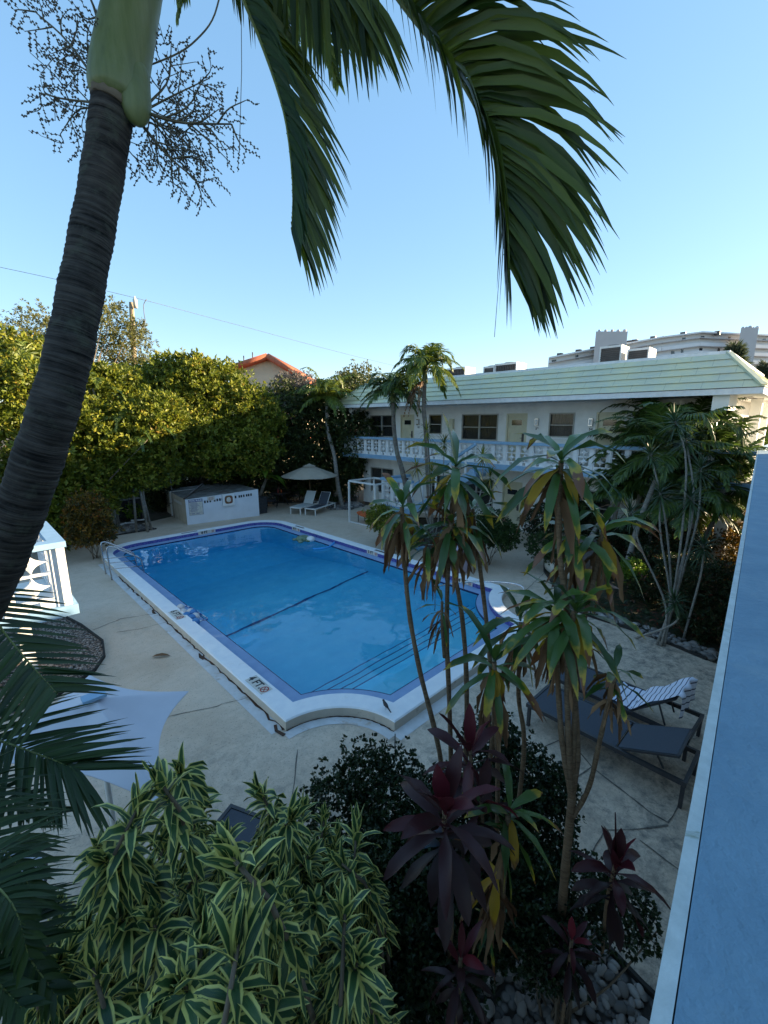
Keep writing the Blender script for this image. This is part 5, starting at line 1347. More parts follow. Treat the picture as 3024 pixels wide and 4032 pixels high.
tree('hedge_tree', 'dark tree with arching limbs between the hedge and the building', [tb(1120, 1640, 24.5, 1.9), tb(1230, 1700, 24.5, 1.9), tb(1340, 1650, 25, 1.9), tb(1400, 1720, 24, 1.5), tb(1180, 1780, 24, 1.3), tb(1080, 1760, 23.5, 1.4), tb(1380, 1560, 25.5, 1.3)], 6000, .20, .09, 'dark', base=(15.2, 22.6), group=G, limbs=4, tr_=.16)
tree('bougainvillea_tree', 'silvery pink-tinged bush in front of the red-roofed house', [tb(1140, 1540, 26, 1.2), tb(1200, 1550, 26, 1.2), tb(1080, 1620, 25, 1.1)], 1700, .15, .07, 'silver', base=(13.3, 26), group=G)
tree('street_tree', 'feathery yellow-green tree around the utility pole', [tb(440, 1290, 27, 1.5), tb(400, 1400, 27, 1.6), tb(520, 1390, 27.5, 1.7), tb(560, 1480, 27, 1.2), tb(440, 1220, 27.5, .8), tb(545, 1300, 28, .8)], 1500, .2, .07, 'olive', base=(3.6, 27.5), shell=.2, k=6, tr_=.12)
tree('street_tree', 'thin-leaved tree showing its top left of the leaning trunk', [tb(140, 1290, 24, 1.3), tb(230, 1340, 24.5, 1.2), tb(60, 1350, 23, 1.2)], 800, .18, .06, 'olive', base=(-3, 24), shell=.2)
tree('street_tree', 'distant tree between the sunlit court palm and the green roof', [tb(1420, 1500, 30, 1.3), tb(1370, 1530, 29, 1.2), tb(1480, 1550, 30, 1.0)], 900, .18, .08, 'olive', base=(19.5, 26.8), shell=.3)
tree('hedge_tree', 'dark understory thicket behind the pump house, bins and parasol', [tb(540, 1960, 24.5, 1.2, 1.0), tb(620, 1930, 22.5, 1.3, 1.2), tb(900, 1870, 24.3, 1.5, 1.0), tb(1000, 1880, 24, 1.4, 1.1), tb(740, 1880, 24.5, 1.3, 1.2), tb(1130, 1890, 25.5, 1.2, 1.0), tb(1240, 1890, 25.5, 1.3, 1.1), tb(1350, 1870, 25, 1.3, 1.2), tb(1400, 1800, 26, 1.2)], 6200, .24, .08, 'dark', base=(8.2, 25.4), shell=.2, group=G)
# areca palms in the hedge
def areca(label, c0, nf, fl, m='palmlit', d=(0, 0), ll=.42, z0=.5):
    t = thing('areca_palm', label, 'palm tree', (c0[0], c0[1], 0), 'feather palms in the hedge')
    c = MB()
    for i in range(nf):
        az = rng.uniform(0, 2*PI); el = R(rng.uniform(35, 82))
        frond(c, arc((c0[0]+rng.uniform(-.3, .3), c0[1]+rng.uniform(-.3, .3), c0[2]-rng.uniform(0, .8)), az, el, fl*rng.uniform(.8, 1.1), 1.7), nrm((math.cos(az)*-.3, math.sin(az)*-.3, 1)), n=30, ll=ll, lw=.04, droop=.6, rr=.02, lift=.3)
    c.build('crown', [LM[m], M['rachis']], t)
    c = MB()
    for i in range(4): c.tube([(c0[0]+rng.uniform(-.3, .3), c0[1]+rng.uniform(-.3, .3), 0), (c0[0]+rng.uniform(-.2, .2), c0[1]+rng.uniform(-.2, .2), c0[2]-.3)], .05, 7)
    c.build('stems', M['grey_palm_bark'], t)
areca('feather palm catching the sun at the left edge above the flame-flowered tree', at(110, 1480, 15.5), 15, 2.2)
areca('drooping feather palm on the face of the bright green hedge tree', at(520, 1700, 17.6), 16, 2.4, m='palm')
areca('feather palm emerging beside the leaning trunk at roof height', at(370, 1500, 17.6), 10, 1.8)
for (x, y, d, fl, lb2) in ((1090, 1945, 25.5, 1.5, 'low dark palm behind the dining chairs'), (1210, 1925, 25, 1.3, 'low dark palm behind the beige parasol pole'), (1330, 1950, 25.2, 1.2, 'low palm between the lounger backs and the slim palm'), (970, 1960, 23.5, 1.3, 'dim low palm behind the dark storage box')):
    areca(lb2, at(x, y, d), 9, fl, m='palmdark', ll=.35)
# banana-like plant, schefflera, croton, cut-back bushes
t = thing('banana_plant', 'broad-leaved banana plant with one torn pale leaf left of the beige parasol', 'banana plant', orient_base(at(1030, 2000, 22.5)))
c = MB(); b_ = at(1030, 1960, 22.5)
leaves(c, np.tile(at(1050, 1880, 22.5), (7, 1)), np.array([(-.5, .2, .8), (.2, .3, 1), (.6, -.2, .3), (.8, -.5, .1), (-.7, .6, .3), (.3, -.7, .5), (-.2, -.3, 1)]), (0, 0, 1), 1.3, .34, OB, droop=1.1, fold=.3, wave=.1)
c.build('foliage', LM['lime'], t)
c = MB(); c.tube([(b_[0]-.5, b_[1], 0), at(1050, 1880, 22.5)], [.12, .07], 8); c.build('stem', M['bark'], t)
shrub('croton_bush', 'yellow and green croton bush above the sunlit balustrade', 'croton', [tb(345, 2020, 14.6, .7, .7), tb(330, 2090, 14.3, .55, .5), tb(400, 2090, 14.8, .5, .45)], 1500, .11, .04, 'croton')
shrub('schefflera', 'umbrella-leaved shrub leaning over the pale statue', 'shrub', [tb(410, 1900, 19.4, .5), tb(470, 1910, 20, .4), tb(370, 2010, 18.6, .5)], 260, .28, .08, 'grass', k=8)
shrub('bin_bush', 'lime sprig hanging in front of the black bins', 'shrub', [tb(520, 2010, 20.3, .3), tb(500, 1950, 20.6, .25)], 90, .16, .06, 'lime')
shrub('court_bush', 'yellow-green bush between the cabana curtain and the stair', 'shrub', [tb(1500, 2040, 16.6, .6, .5), tb(1545, 2090, 15.6, .5, .4), tb(1600, 2110, 15, .5, .4)], 1300, .11, .04, 'hedge')
shrub('court_bush', 'dark leafy bush left of the path to door 58', 'shrub', [tb(1930, 2080, 14.2, .65, .6), tb(1990, 2110, 13.8, .45, .45), tb(1850, 2110, 13.8, .5, .45)], 1600, .10, .045, 'grass')
shrub('court_bush', 'low rounded dark green hedge mound right of the path to door 58', 'shrub', [tb(2150, 2150, 13.6, .6, .4), tb(2220, 2180, 13.2, .6, .4), tb(2290, 2170, 13.4, .6, .45)], 2400, .06, .035, 'grass', shell=.7)
shrub('court_bush', 'dark red-leaved bush right of door 58 under the balcony', 'shrub', [tb(2140, 2050, 16.2, .8, .7), tb(2230, 2010, 16.4, .8, .8), tb(2330, 2080, 15.6, .7, .6)], 1700, .11, .05, 'redplant')
shrub('court_bush', 'bright lime bush catching the sun beside the covered grill', 'shrub', [tb(2490, 2250, 11.4, .36, .33)], 420, .07, .035, 'lime')
shrub('court_bush', 'red and orange croton hedge before the shaded end of the far building', 'croton', [tb(2430, 2110, 14.2, .6, .5), tb(2560, 2120, 13.4, .7, .6), tb(2680, 2150, 12.4, .6, .5), tb(2560, 2230, 12.0, .6, .45)], 2300, .12, .05, 'redplant')
shrub('court_bush', 'sunny yellow-red croton bush against the picket fence', 'croton', [tb(2860, 2150, 12.6, .6, .6), tb(2900, 2260, 11.8, .6, .5), tb(2830, 2090, 14.5, .6), tb(2930, 2060, 15, .7)], 1900, .11, .045, 'croton')
shrub('court_bush', 'dark leafy thicket at the foot of the parapet lip', 'shrub', [tb(2750, 2330, 9.6, .6, .5), tb(2840, 2300, 9.8, .6, .5), tb(2780, 2440, 9.2, .55, .4), tb(2690, 2260, 10.6, .6, .5), tb(2860, 2420, 9.1, .5, .4), tb(2560, 2310, 11, .5, .35)], 3600, .10, .035, 'redplant')
# low ground cover in the right garden (too many leaves to count)
c = MB(); nn = 5200
gx = rng.uniform(10.5, 16.2, nn); gy = rng.uniform(.5, 5.6, nn)
kp = (gy < 4.3+(gx-10.5)*.3) & (gy > .35) & ~((gx < 13.2) & (gy > 3.6))
gx, gy = gx[kp], gy[kp]; nn = len(gx)
a = rng.uniform(0, 2*PI, nn)
leaves(c, np.stack([gx, gy, rng.uniform(.0, .22, nn)], 1), np.stack([np.cos(a)*.8, np.sin(a)*.8, rng.uniform(.1, .9, nn)], 1), (0, 0, 1), rng.uniform(.1, .24, nn), .05, LAN[::2]+[(1, .02)], droop=.6)
c.build('ground_cover', LM['redplant'], kind='stuff')
c = MB(); nn = 4200
gx = rng.uniform(-3, 17.5, nn); gy = rng.uniform(20.3, 25.5, nn); kp = (gy > 20.4+np.abs(gx-5)*.0) & ~((gx > 5.8) & (gx < 10.9) & (gy < 24.2)) & ~((gx > 10) & (gx < 14.3) & (gy < 22.6)) & ~((gx > 2.3) & (gx < 6) & (gy < 22.2))
gx, gy = gx[kp], gy[kp]; nn = len(gx); a = rng.uniform(0, 2*PI, nn)
leaves(c, np.stack([gx, gy, rng.uniform(0, .3, nn)], 1), np.stack([np.cos(a)*.7, np.sin(a)*.7, rng.uniform(.2, 1, nn)], 1), (0, 0, 1), rng.uniform(.2, .5, nn), .06, LAN[::2]+[(1, .02)], droop=.8)
c.build('understory_plants', LM['grass'], kind='stuff')
# trees to the right, beyond the passage
tree('garden_tree', 'sunlit yellow-green tree seen through the passage at the right edge', [tb(2990, 1640, 24, 1.1), tb(3040, 1720, 23, 1.3), tb(2960, 1720, 25, .9), tb(3060, 1600, 24, 1.2), tb(2960, 1990, 20, .8), tb(2990, 1880, 21, .8)], 3000, .16, .08, 'lime', base=(24.5, 1.7), tr_=.14)
def casu(label, top, base_r, h):
    t = thing('casuarina', label, 'tree', (top[0], top[1], 0))
    c = MB(); n = 2600
    z = rng.random(n)**.8; r = base_r*(1-z)**.7*rng.uniform(.2, 1, n)*(.7+.3*np.sin(z*25)); a = rng.uniform(0, 2*PI, n)
    C = np.stack([top[0]+r*np.cos(a), top[1]+r*np.sin(a), top[2]-h+z*h], 1)
    D = np.stack([np.cos(a)*.6, np.sin(a)*.6, rng.uniform(-.6, .6, n)], 1)
    quadleaves(c, C, D+rng.normal(0, .3, (n, 3)), h*.13, h*.018, rng.random(n)); c.build('crown', LM['casu'], t)
    c = MB(); c.tube([(top[0], top[1], 0), (top[0], top[1], top[2]-h*.1)], [.5, .08], 8); c.build('trunk', M['bark'], t)
casu('feathery casuarina in front of the curved apartment tower', at(2895, 1370, 62), 4.2, 12)
casu('darker casuarina at the right edge beside the tower', at(3020, 1440, 50), 4.0, 9)
# ---------------------------------------------------------------- pool furniture and small things
def single(name, label, cat, mats, fn, group=None):
    c = MB(); fn(c); o = c.build(name, mats); return tag(o, label, cat, group)
# ladder
t = thing('pool_ladder', 'stainless steel pool ladder with double rails at the far left of the pool', 'pool ladder', (2.75, 14.6, 0))
for y in (15.02, 14.3):
    c = MB(); c.tube(spline([(2.72, y, 0), (2.70, y, .5), (2.69, y, .92), (2.76, y, 1.02), (2.95, y, .93), (3.45, y, .56), (3.56, y, .42), (3.58, y, .2), (3.62, y, -.9)], 34), .021, 8); c.build('rail', M['steel'], t)
    c = MB(); c.tube([(2.70, y, .34), (3.57, y, .24)], .016, 6); c.tube([(2.70, y, .50), (3.55, y, .40)], .016, 6) if y > 15 else None; c.build('cross_bar', M['steel'], t)
for z in (-.15, -.45, -.75):
    c = MB(); c.box(3.56, 3.66, 14.3, 15.02, z, z+.03); c.build('step', M['steel'], t)
# hand rail at the shallow steps
t = thing('step_handrail', 'thin steel handrail standing over the shallow pool steps', 'handrail', (8.2, 5.6, 0))
c = MB(); c.tube(spline([(8.6, 4.15, .17), (8.6, 4.2, .85), (8.6, 4.5, 1.0), (8.6, 5.6, .75), (8.6, 6.6, .35), (8.6, 6.75, .1), (8.6, 6.75, -.95)], 30), .02, 8); c.build('rail', M['steel'], t)

# pump house
ph = thing('pump_house', 'low white pump house with pierced vents at the far pool end', 'pump house', (8.6, 21.5, 0))
A0, B0, C0, D_0 = (6.98, 19.85), (10.33, 19.38), (10.55, 22.9), (7.35, 23.6)
def phw(c):
    zt = [1.17, 1.34, 1.34, 1.2]
    P = [A0, B0, C0, D_0]; v = [(x, y, 0) for x, y in P]+[(x, y, z) for (x, y), z in zip(P, zt)]
    c.add(v, [(0, 1, 5, 4), (1, 2, 6, 5), (2, 3, 7, 6), (3, 0, 4, 7)])
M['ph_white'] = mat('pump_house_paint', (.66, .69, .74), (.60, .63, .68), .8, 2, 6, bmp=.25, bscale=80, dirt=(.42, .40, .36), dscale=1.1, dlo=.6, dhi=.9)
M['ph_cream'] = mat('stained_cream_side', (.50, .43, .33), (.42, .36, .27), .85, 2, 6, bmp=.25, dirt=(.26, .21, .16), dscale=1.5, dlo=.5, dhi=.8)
M['ph_roof'] = mat('mossy_grey_roof', (.26, .27, .26), (.12, .12, .11), .95, 3, 8, bmp=.5, bscale=30, dirt=(.16, .07, .05), dscale=.8, dlo=.56, dhi=.7)
fu = nrm(np.array(B0)-A0); fn_ = np.array((fu[1], -fu[0]))          # along the front, outward
su = nrm(np.array(D_0)-A0); sn = np.array((-su[1], su[0]))
c = MB(); c.add([(*A0, 0), (*B0, 0), (*B0, 1.34), (*A0, 1.17)], [(0, 1, 2, 3)]); c.add([(*B0, 0), (*C0, 0), (*C0, 1.34), (*B0, 1.34)], [(0, 1, 2, 3)]); c.build('front_wall', M['ph_white'], ph)
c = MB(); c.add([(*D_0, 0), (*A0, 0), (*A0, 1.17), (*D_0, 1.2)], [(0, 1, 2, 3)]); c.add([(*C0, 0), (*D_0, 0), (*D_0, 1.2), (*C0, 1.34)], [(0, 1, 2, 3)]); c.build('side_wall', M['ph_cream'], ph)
c = MB(); c.add([(*A0, 1.172), (*B0, 1.342), (*C0, 1.342), (*D_0, 1.202)], [(0, 1, 2, 3)]); c.build('roof', M['ph_roof'], ph)
c = MB(); c.bar((6.99, 20.0, 1.2), (8.9, 22.6, 1.42), .09, .06); c.bar((7.6, 21.0, 1.24), (8.8, 21.6, 1.30), .03, .03); c.build('roof_beam', M['louvre'], ph)
c = MB(); q = np.array(A0)+su*2.6; c.bar((*(q+sn*.03), 0), (*(q+sn*.03), 1.2), .06, .06); c.bar((*(q+sn*.03), 1.19), (*(q+sn*.03+fu*1.3), 1.23), .07, .07); c.build('corner_trim', M['white_paint'], ph)
def onfront(s, z): return np.array((*(np.array(A0)+fu*s+fn_*.004), z))
def fbox(c, s0, s1, z0, z1, d0, d1, mi=0):
    v = [(*(np.array(A0)+fu*s+fn_*d), z) for s in (s0, s1) for d in (d0, d1) for z in (z0, z1)]
    c.add(v, [(0, 1, 3, 2)[::-1], (4, 6, 7, 5)[::-1], (0, 4, 5, 1)[::-1], (2, 3, 7, 6)[::-1], (0, 2, 6, 4)[::-1], (1, 5, 7, 3)[::-1]], mi=mi)
vs_ = [.80, .92, 1.04, 1.24, 1.36, 1.48, 1.60, 2.22, 2.40, 2.50, 2.62, 2.76, 2.86, 2.98]
for i, s in enumerate(vs_):
    c = MB(); z = .88+s*.055; fbox(c, s, s+.075, z, z+.12, .003, .006); c.build('vent_hole', M['black_plastic'], ph)
for i in range(7):
    c = MB(); p = np.array(A0)+su*(.7+i*.2)+sn*.004; z = .82
    c.add([(*p, z), (*(p+su*.1), z), (*(p+su*.1), z+.13), (*p, z+.13)], [(0, 1, 2, 3)]); c.build('vent_hole', M['ph_white'], ph)
ck = thing('clock_box', 'square white box with a rounded reddish window mounted on the front of the pump house', 'wall box', (8.6, 19.5, .9))
c = MB(); fbox(c, 1.62, 2.17, .70, 1.26, .002, .10); c.build('case', M['white_paint'], ck)
c = MB(); cc = onfront(1.90, .99)
v = [cc+np.array((*(fu*math.copysign(abs(math.cos(a))**.6, math.cos(a))*.19), math.copysign(abs(math.sin(a))**.6, math.sin(a))*.2))+np.array((*(fn_*.099), 0)) for a in np.arange(24)*PI/12]
c.add(v, [tuple(range(24))]); c.build('window', M['wood2'], ck)
M['redhub'] = mat('dull_red', (.35, .06, .04), (.2, .04, .03), .5, 9)
c = MB()
v2 = [cc+np.array((*(fu*.11*math.cos(a)), .12*math.sin(a)))+np.array((*(fn_*.108), 0)) for a in np.arange(20)*PI/10]; c.add(v2, [tuple(range(20))]); c.build('coiled_reel', M['sign'], ck)
for dx, dz in ((.12, .02), (.08, -.12), (.1, .1)):
    c = MB(); p = cc+np.array((*(fu*dx+fn_*.112), dz)); c.ball(p, .035, 8, 5, sq=(1, .5, 1)); c.build('red_fitting', M['redhub'], ck)
# pool rules board
pr = thing('rules_board', 'white notice board headed POOL RULES at the left of the pump house front', 'sign', (7.3, 19.75, .9))
c = MB(); fbox(c, .12, .74, .42, 1.16, .004, .018, 0); c.build('board', M['sign'], pr)
def pf(c, s0, s1, z0, z1, d=.021):
    c.add([(*(np.array(A0)+fu*s0+fn_*d), z0), (*(np.array(A0)+fu*s1+fn_*d), z0), (*(np.array(A0)+fu*s1+fn_*d), z1), (*(np.array(A0)+fu*s0+fn_*d), z1)], [(0, 1, 2, 3)])
c = MB(); pf(c, .13, .73, 1.03, 1.15); pf(c, .13, .14, .43, 1.03); pf(c, .72, .73, .43, 1.03); pf(c, .14, .72, .43, .44); pf(c, .14, .72, .52, .53); c.build('header_and_border', M['navyink'], pr)
c = MB(); textmb(c, 'POOL RULES', .095, (*(np.array(A0)+fu*.43+fn_*.024), 1.09), (*fu, 0), (0, 0, 1), bold=.004); c.build('lettering', M['white_paint'], pr)
c = MB(); z = .99
for i in range(11):
    pf(c, .2 if i % 3 else .18, rng.uniform(.45, .69), z, z+.012, .022); z -= .04
pf(c, .24, .36, .475, .495, .022); pf(c, .42, .56, .475, .495, .022)
c.build('small_print', M['navyink'], pr)
pl = thing('small_notice', 'little white notice with faint red print above the pierced vents', 'sign', (7.9, 19.7, 1.1))
c = MB(); fbox(c, .95, 1.3, 1.02, 1.22, .004, .012); c.build('board', M['sign'], pl)
c = MB()
for i in range(4): pf(c, 1.0+.03*(i == 0), 1.25-.05*(i % 2), 1.17-i*.04, 1.182-i*.04, .014)
c.build('small_print', M['redink'], pl)
# shower
t = thing('outdoor_shower', 'thin outdoor shower pipe with curved head beside the pump house side wall', 'shower', (7.12, 21.9, 0))
c = MB(); c.tube(spline([(7.12, 21.9, 0), (7.12, 21.9, 1.8), (7.10, 21.86, 1.95), (6.98, 21.75, 1.98), (6.9, 21.7, 1.88)], 20), .014, 6); c.build('pipe', M['steel'], t)
c = MB(); c.lathe((6.9, 21.7, 1.82), [(0, .06), (.03, .05), (.05, 0), (0, 0)], 10); c.build('shower_head', M['white_metal'], t)
c = MB(); c.tube([(6.95, 21.9, .72), (7.12, 21.9, .75)], .012, 6); c.tube([(6.95, 22.15, .72), (6.95, 21.7, .72)], .01, 6); c.build('valve', M['louvre'], t)

# statue: pale carved stump figure with a raised green arm
t = thing('garden_statue', 'pale textured statue raising a green arm left of the black bins', 'statue', (4.25, 21.4, 0))
M['carved'] = mat('pale_carved_concrete', (.42, .42, .40), (.14, .14, .13), .9, 16, 6, .42, .56, bmp=1., bscale=22, bdist=.03)
c = MB(); c.tube(spline([(4.22, 21.4, 0), (4.24, 21.4, .35), (4.22, 21.4, .62), (4.26, 21.4, .85), (4.24, 21.4, 1.1), (4.25, 21.4, 1.4)], 20), np.interp(np.linspace(0, 1, 20), [0, .2, .45, .6, .75, .9, 1], [.24, .26, .21, .17, .2, .2, .1]), 14, wob=.06)
c.build('body', M['carved'], t)
c = MB(); c.tube(spline([(4.38, 21.35, .95), (4.55, 21.3, 1.05), (4.68, 21.28, 1.25), (4.70, 21.28, 1.42)], 10), [.11, .1, .09, .08, .08, .07, .08, .08, .06, .05], 10); c.build('arm', mat('weathered_green_paint', (.16, .27, .22), (.30, .34, .30), .8, 9), t)
c = MB(); c.ball((4.71, 21.28, 1.46), .06, 8, 6); c.build('hand', M['sign'], t)
c = MB()
for i in range(5): c.tube(spline([(4.18+i*.045, 21.22, 1.32), (4.17+i*.05, 21.18, 1.2), (4.20+i*.05, 21.2, 1.05+.02*(i % 2))], 6), [.02, .025, .025, .02, .015, .005], 6)
c.build('red_beard', M['redhub'], t)
# bins
for (x, y, lb3) in ((5.15, 22.9, 'black wheeled bin with pale blue and white labels beside the statue'), (5.72, 23.0, 'tall ribbed black bin right of the labelled one')):
    t = thing('rubbish_bin', lb3, 'bin', (x, y, 0), 'black bins behind the white rocks')
    c = MB(); c.prism([(x-.22, y-.26), (x+.22, y-.26), (x+.22, y+.26), (x-.22, y+.26)], .04, .95)
    for z in (.25, .5, .75): c.box(x-.235, x+.235, y-.275, y-.262, z, z+.03)
    c.build('body', M['black_plastic'], t)
    c = MB(); c.box(x-.25, x+.25, y-.3, y+.3, .952, 1.0); c.tube([(x-.25, y+.3, .96), (x+.25, y+.3, .96)], .03, 6); c.build('lid', M['black_plastic'], t)
    if 'pale' in lb3:
        c = MB(); c.box(x+.08, x+.2, y-.27, y-.262, .68, .8); c.build('blue_label', mat('blue_label', (.15, .35, .5)), t)
        c = MB(); c.box(x+.08, x+.2, y-.27, y-.262, .45, .57); c.build('white_label', M['sign'], t)
for i, (a, b) in enumerate((((4.85, 21.75), (5.3, 21.7)), ((4.5, 21.5), (4.95, 21.75)), ((5.3, 22.2), (5.75, 21.95)))):
    single('white_pipe', ['white offcut lying on the rocks before the labelled bin', 'white offcut lying aslant nearest the statue', 'white bent pipe on the rocks before the ribbed bin'][i], 'pipe', M['white_paint'], lambda c: c.tube(spline([(a[0], a[1], .09), ((a[0]+b[0])/2, (a[1]+b[1])/2, .10), (b[0], b[1], .10), (b[0]+.03, b[1]+.1, .1)], 8), .04, 8))

# loungers
def make_lounger(name, label, frame, fabric, back, L=1.95, W=.64, H=.34, hinge=1.25, group=None, bl_=.72, leg=.05):
    t = thing(name, label, 'sun lounger', (0, 0, 0), group)
    w = W/2
    c = MB(); c.bar((0, -w, H), (L, -w, H), .04, .06); c.bar((0, w, H), (L, w, H), .04, .06); c.bar((.02, -w+.02, H), (.02, w-.02, H), .04, .058); c.bar((L-.02, -w+.02, H), (L-.02, w-.02, H), .04, .058); c.build('frame', frame, t)
    for x in (.05, L-.03):
        for y in (-w, w):
            c = MB(); c.bar((x, y, 0), (x, y, H-.031), leg, leg-.008, up=(1, 0, 0)); c.build('leg', frame, t)
    c = MB(); n = 8
    v = [(x, y, H+.02-.018*math.sin(PI*i/n)*(1-(2*j/4-1)**2)) for i, x in enumerate(np.linspace(.045, hinge-.01, n+1)) for j, y in enumerate(np.linspace(-w+.022, w-.022, 5))]
    v += [(x, y, z-.012) for x, y, z in v]; m = 5*(n+1)
    f = [(i*5+j, (i+1)*5+j, (i+1)*5+j+1, i*5+j+1) for i in range(n) for j in range(4)]
    c.add(v, f+[tuple(m+q for q in q4[::-1]) for q4 in f], smooth=True); c.build('seat', fabric, t)
    ca, sa = math.cos(back), math.sin(back)
    hb = lambda u, y, z: (hinge+u*ca-z*sa, y, H+.02+u*sa+z*ca)
    c = MB(); v = [hb(u, y, z) for z in (0, -.014) for u in np.linspace(.02, bl_, 5) for y in np.linspace(-w+.035, w-.035, 3)]
    f = [(i*3+j, (i+1)*3+j, (i+1)*3+j+1, i*3+j+1) for i in range(4) for j in range(2)]
    c.add(v, f+[tuple(15+q for q in q4[::-1]) for q4 in f]); 
    bkp = c.build('backrest', fabric, t)
    c = MB()
    for y in (-w+.03, w-.03): c.bar(hb(0, y, -.02), hb(bl_+.02, y, -.02), .028, .03, up=(0, 1, 0))
    c.bar(hb(bl_+.01, -w+.045, -.02), hb(bl_+.01, w-.045, -.02), .03, .028)
    c.build('backrest_frame', frame, bkp)
    c = MB(); p = hb(bl_*.6, 0, -.03)
    for y in (-w*.6, w*.6): c.bar((p[0], y, p[2]), (min(L-.1, p[0]+.12), y, H-.04), .02, .02)
    c.bar((hinge, -w, H-.045), (hinge, w, H-.045), .03, .03)
    c.build('support_bar', frame, t)
    return t
def place(o, x, y, rz): o.location = (x, y, 0); o.rotation_euler = (0, 0, rz); return o
wl_ = make_lounger('sun_lounger', 'white mesh lounger with raised back under the beige parasol', M['white_metal'], M['white_fabric'], R(60), W=.6, hinge=1.15)
place(wl_, 11.75, 18.36, R(20.6))
gl_ = make_lounger('sun_lounger', 'charcoal mesh lounger on white frame beside the white one', M['white_metal'], M['dark_fabric'], R(58), W=.6, hinge=1.15)
place(gl_, 12.13, 17.6, R(20.6))
n1 = make_lounger('sun_lounger', 'empty grey lounger with half raised back nearest the parapet', M['dark_metal'], M['dark_fabric'], R(24), L=2.08, W=.72, hinge=1.28, group='dark grey loungers on the near deck')
place(n1, 6.06, 2.63, R(-91))
n2 = make_lounger('sun_lounger', 'grey lounger carrying a striped towel behind the canes', M['dark_metal'], M['dark_fabric'], R(42), L=2.08, W=.72, hinge=1.28, group='dark grey loungers on the near deck')
place(n2, 7.05, 2.75, R(-93))
n3 = make_lounger('sun_lounger', 'dark lounger mostly hidden behind the variegated dracaenas', M['dark_metal'], M['dark_fabric'], R(5), L=2.0, W=.66, group='dark grey loungers on the near deck')
place(n3, 1.78, 3.82, R(205))
# towel over the backrest of the second lounger
def towelmat():
    m, t, N, Lk, bs = newmat('white_blue_striped_towel'); uvn = N.new('ShaderNodeUVMap'); sx = N.new('ShaderNodeSeparateXYZ'); Lk.new(uvn.outputs[0], sx.inputs[0])
    f = mth(t, 'FRACT', mth(t, 'MULTIPLY', sx.outputs[1], 15))
    col = ramp(t, f, [(.80, (.66, .68, .78)), (.82, (.03, .04, .09))]); Lk.new(col, bs.inputs['Base Color']); bs.inputs['Roughness'].default_value = .95
    bump(t, noise(t, 90, 3, coord=objc(t)), .3, .005); return m
tw = thing('beach_towel', 'white towel with thin dark stripes draped over the second lounger back', 'towel', (6.95, 1.3, .4))
c = MB(); nu, nv = 16, 40; v = []; uv = []
ca, sa = math.cos(R(42)), math.sin(R(42))
for i in range(nv+1):
    s = i/nv*1.45
    for j in range(nu+1):
        w_ = (j/nu-.5)*.66*(1-.12*math.sin(i*.4))
        if s < .35: x, z = 1.28-.35+s+.05, .385+.01*math.sin(j*1.3+i)
        elif s < 1.10: u = s-.33; x, z = 1.28+u*ca+.03, .385+u*sa+.02+.012*math.sin(j*.9+i*.5)
        else: u = .77; x, z = 1.28+u*ca+.06+.03*math.sin(j*.9), .385+u*sa+.02-(s-1.10)
        v.append((x, w_, z)); uv.append((j/nu, i/nv))
a_ = R(-93); v = [(7.05+x*math.cos(a_)-y*math.sin(a_), 2.75+x*math.sin(a_)+y*math.cos(a_), z) for x, y, z in v]
c.add(v, [(i*(nu+1)+j, i*(nu+1)+j+1, (i+1)*(nu+1)+j+1, (i+1)*(nu+1)+j) for i in range(nv) for j in range(nu)], uv=uv, smooth=True); c.build('cloth', towelmat(), tw)

# parasol
t = thing('parasol', 'open beige market parasol over the two far loungers', 'parasol', (13.2, 19.05, 0))
ctr = np.array((13.2, 19.05)); tl = np.array((.02, .0))
c = MB(); c.tube([(13.2, 19.05, 0), (13.2, 19.05, 2.35)], .022, 8); c.build('pole', M['wood2'], t)
c = MB(); c.lathe((13.2, 19.05, 0), [(0, .12), (.05, .12), (.08, .06), (.24, .05), (.26, 0)], 16); c.build('base', M['black_plastic'], t)
c = MB(); n = 8; v = [(13.2, 19.05, 2.36)]; f = []
K = 4
for k in range(1, 5):
    for i in range(n*K):
        a = i*2*PI/(n*K)+.2; q = (i % K)/K; sag = math.sin(PI*q)
        r = 1.5*k/4*(1-.04*sag*k/4); z = 2.36-(.56*(k/4)**1.15)-.03*sag*(k/4)+ (0 if k < 4 else -.0)
        v.append((13.2+r*math.cos(a), 19.05+r*math.sin(a), z))
nk = n*K
f = [(0, 1+i, 1+(i+1) % nk) for i in range(nk)]+[(1+(k-1)*nk+i, 1+k*nk+i, 1+k*nk+(i+1) % nk, 1+(k-1)*nk+(i+1) % nk) for k in range(1, 4) for i in range(nk)]
vv = np.array(v); c.add(np.concatenate([vv, vv-(0, 0, .012)]), f+[tuple(len(v)+q for q in g_[::-1]) for g_ in f]); c.build('canopy', M['beige_canvas'], t)
c = MB(); c.lathe((13.2, 19.05, 2.30), [(.36, .0), (.2, .06), (.05, .12), (0, .15)], 16); c.build('vent_cap', M['beige_canvas'], t)
for i in range(8):
    a = i*PI/4+.2; c = MB(); c.bar((13.2, 19.05, 2.3), (13.2+1.48*math.cos(a), 19.05+1.48*math.sin(a), 1.78), .018, .018); c.build('rib', M['wood2'], t)

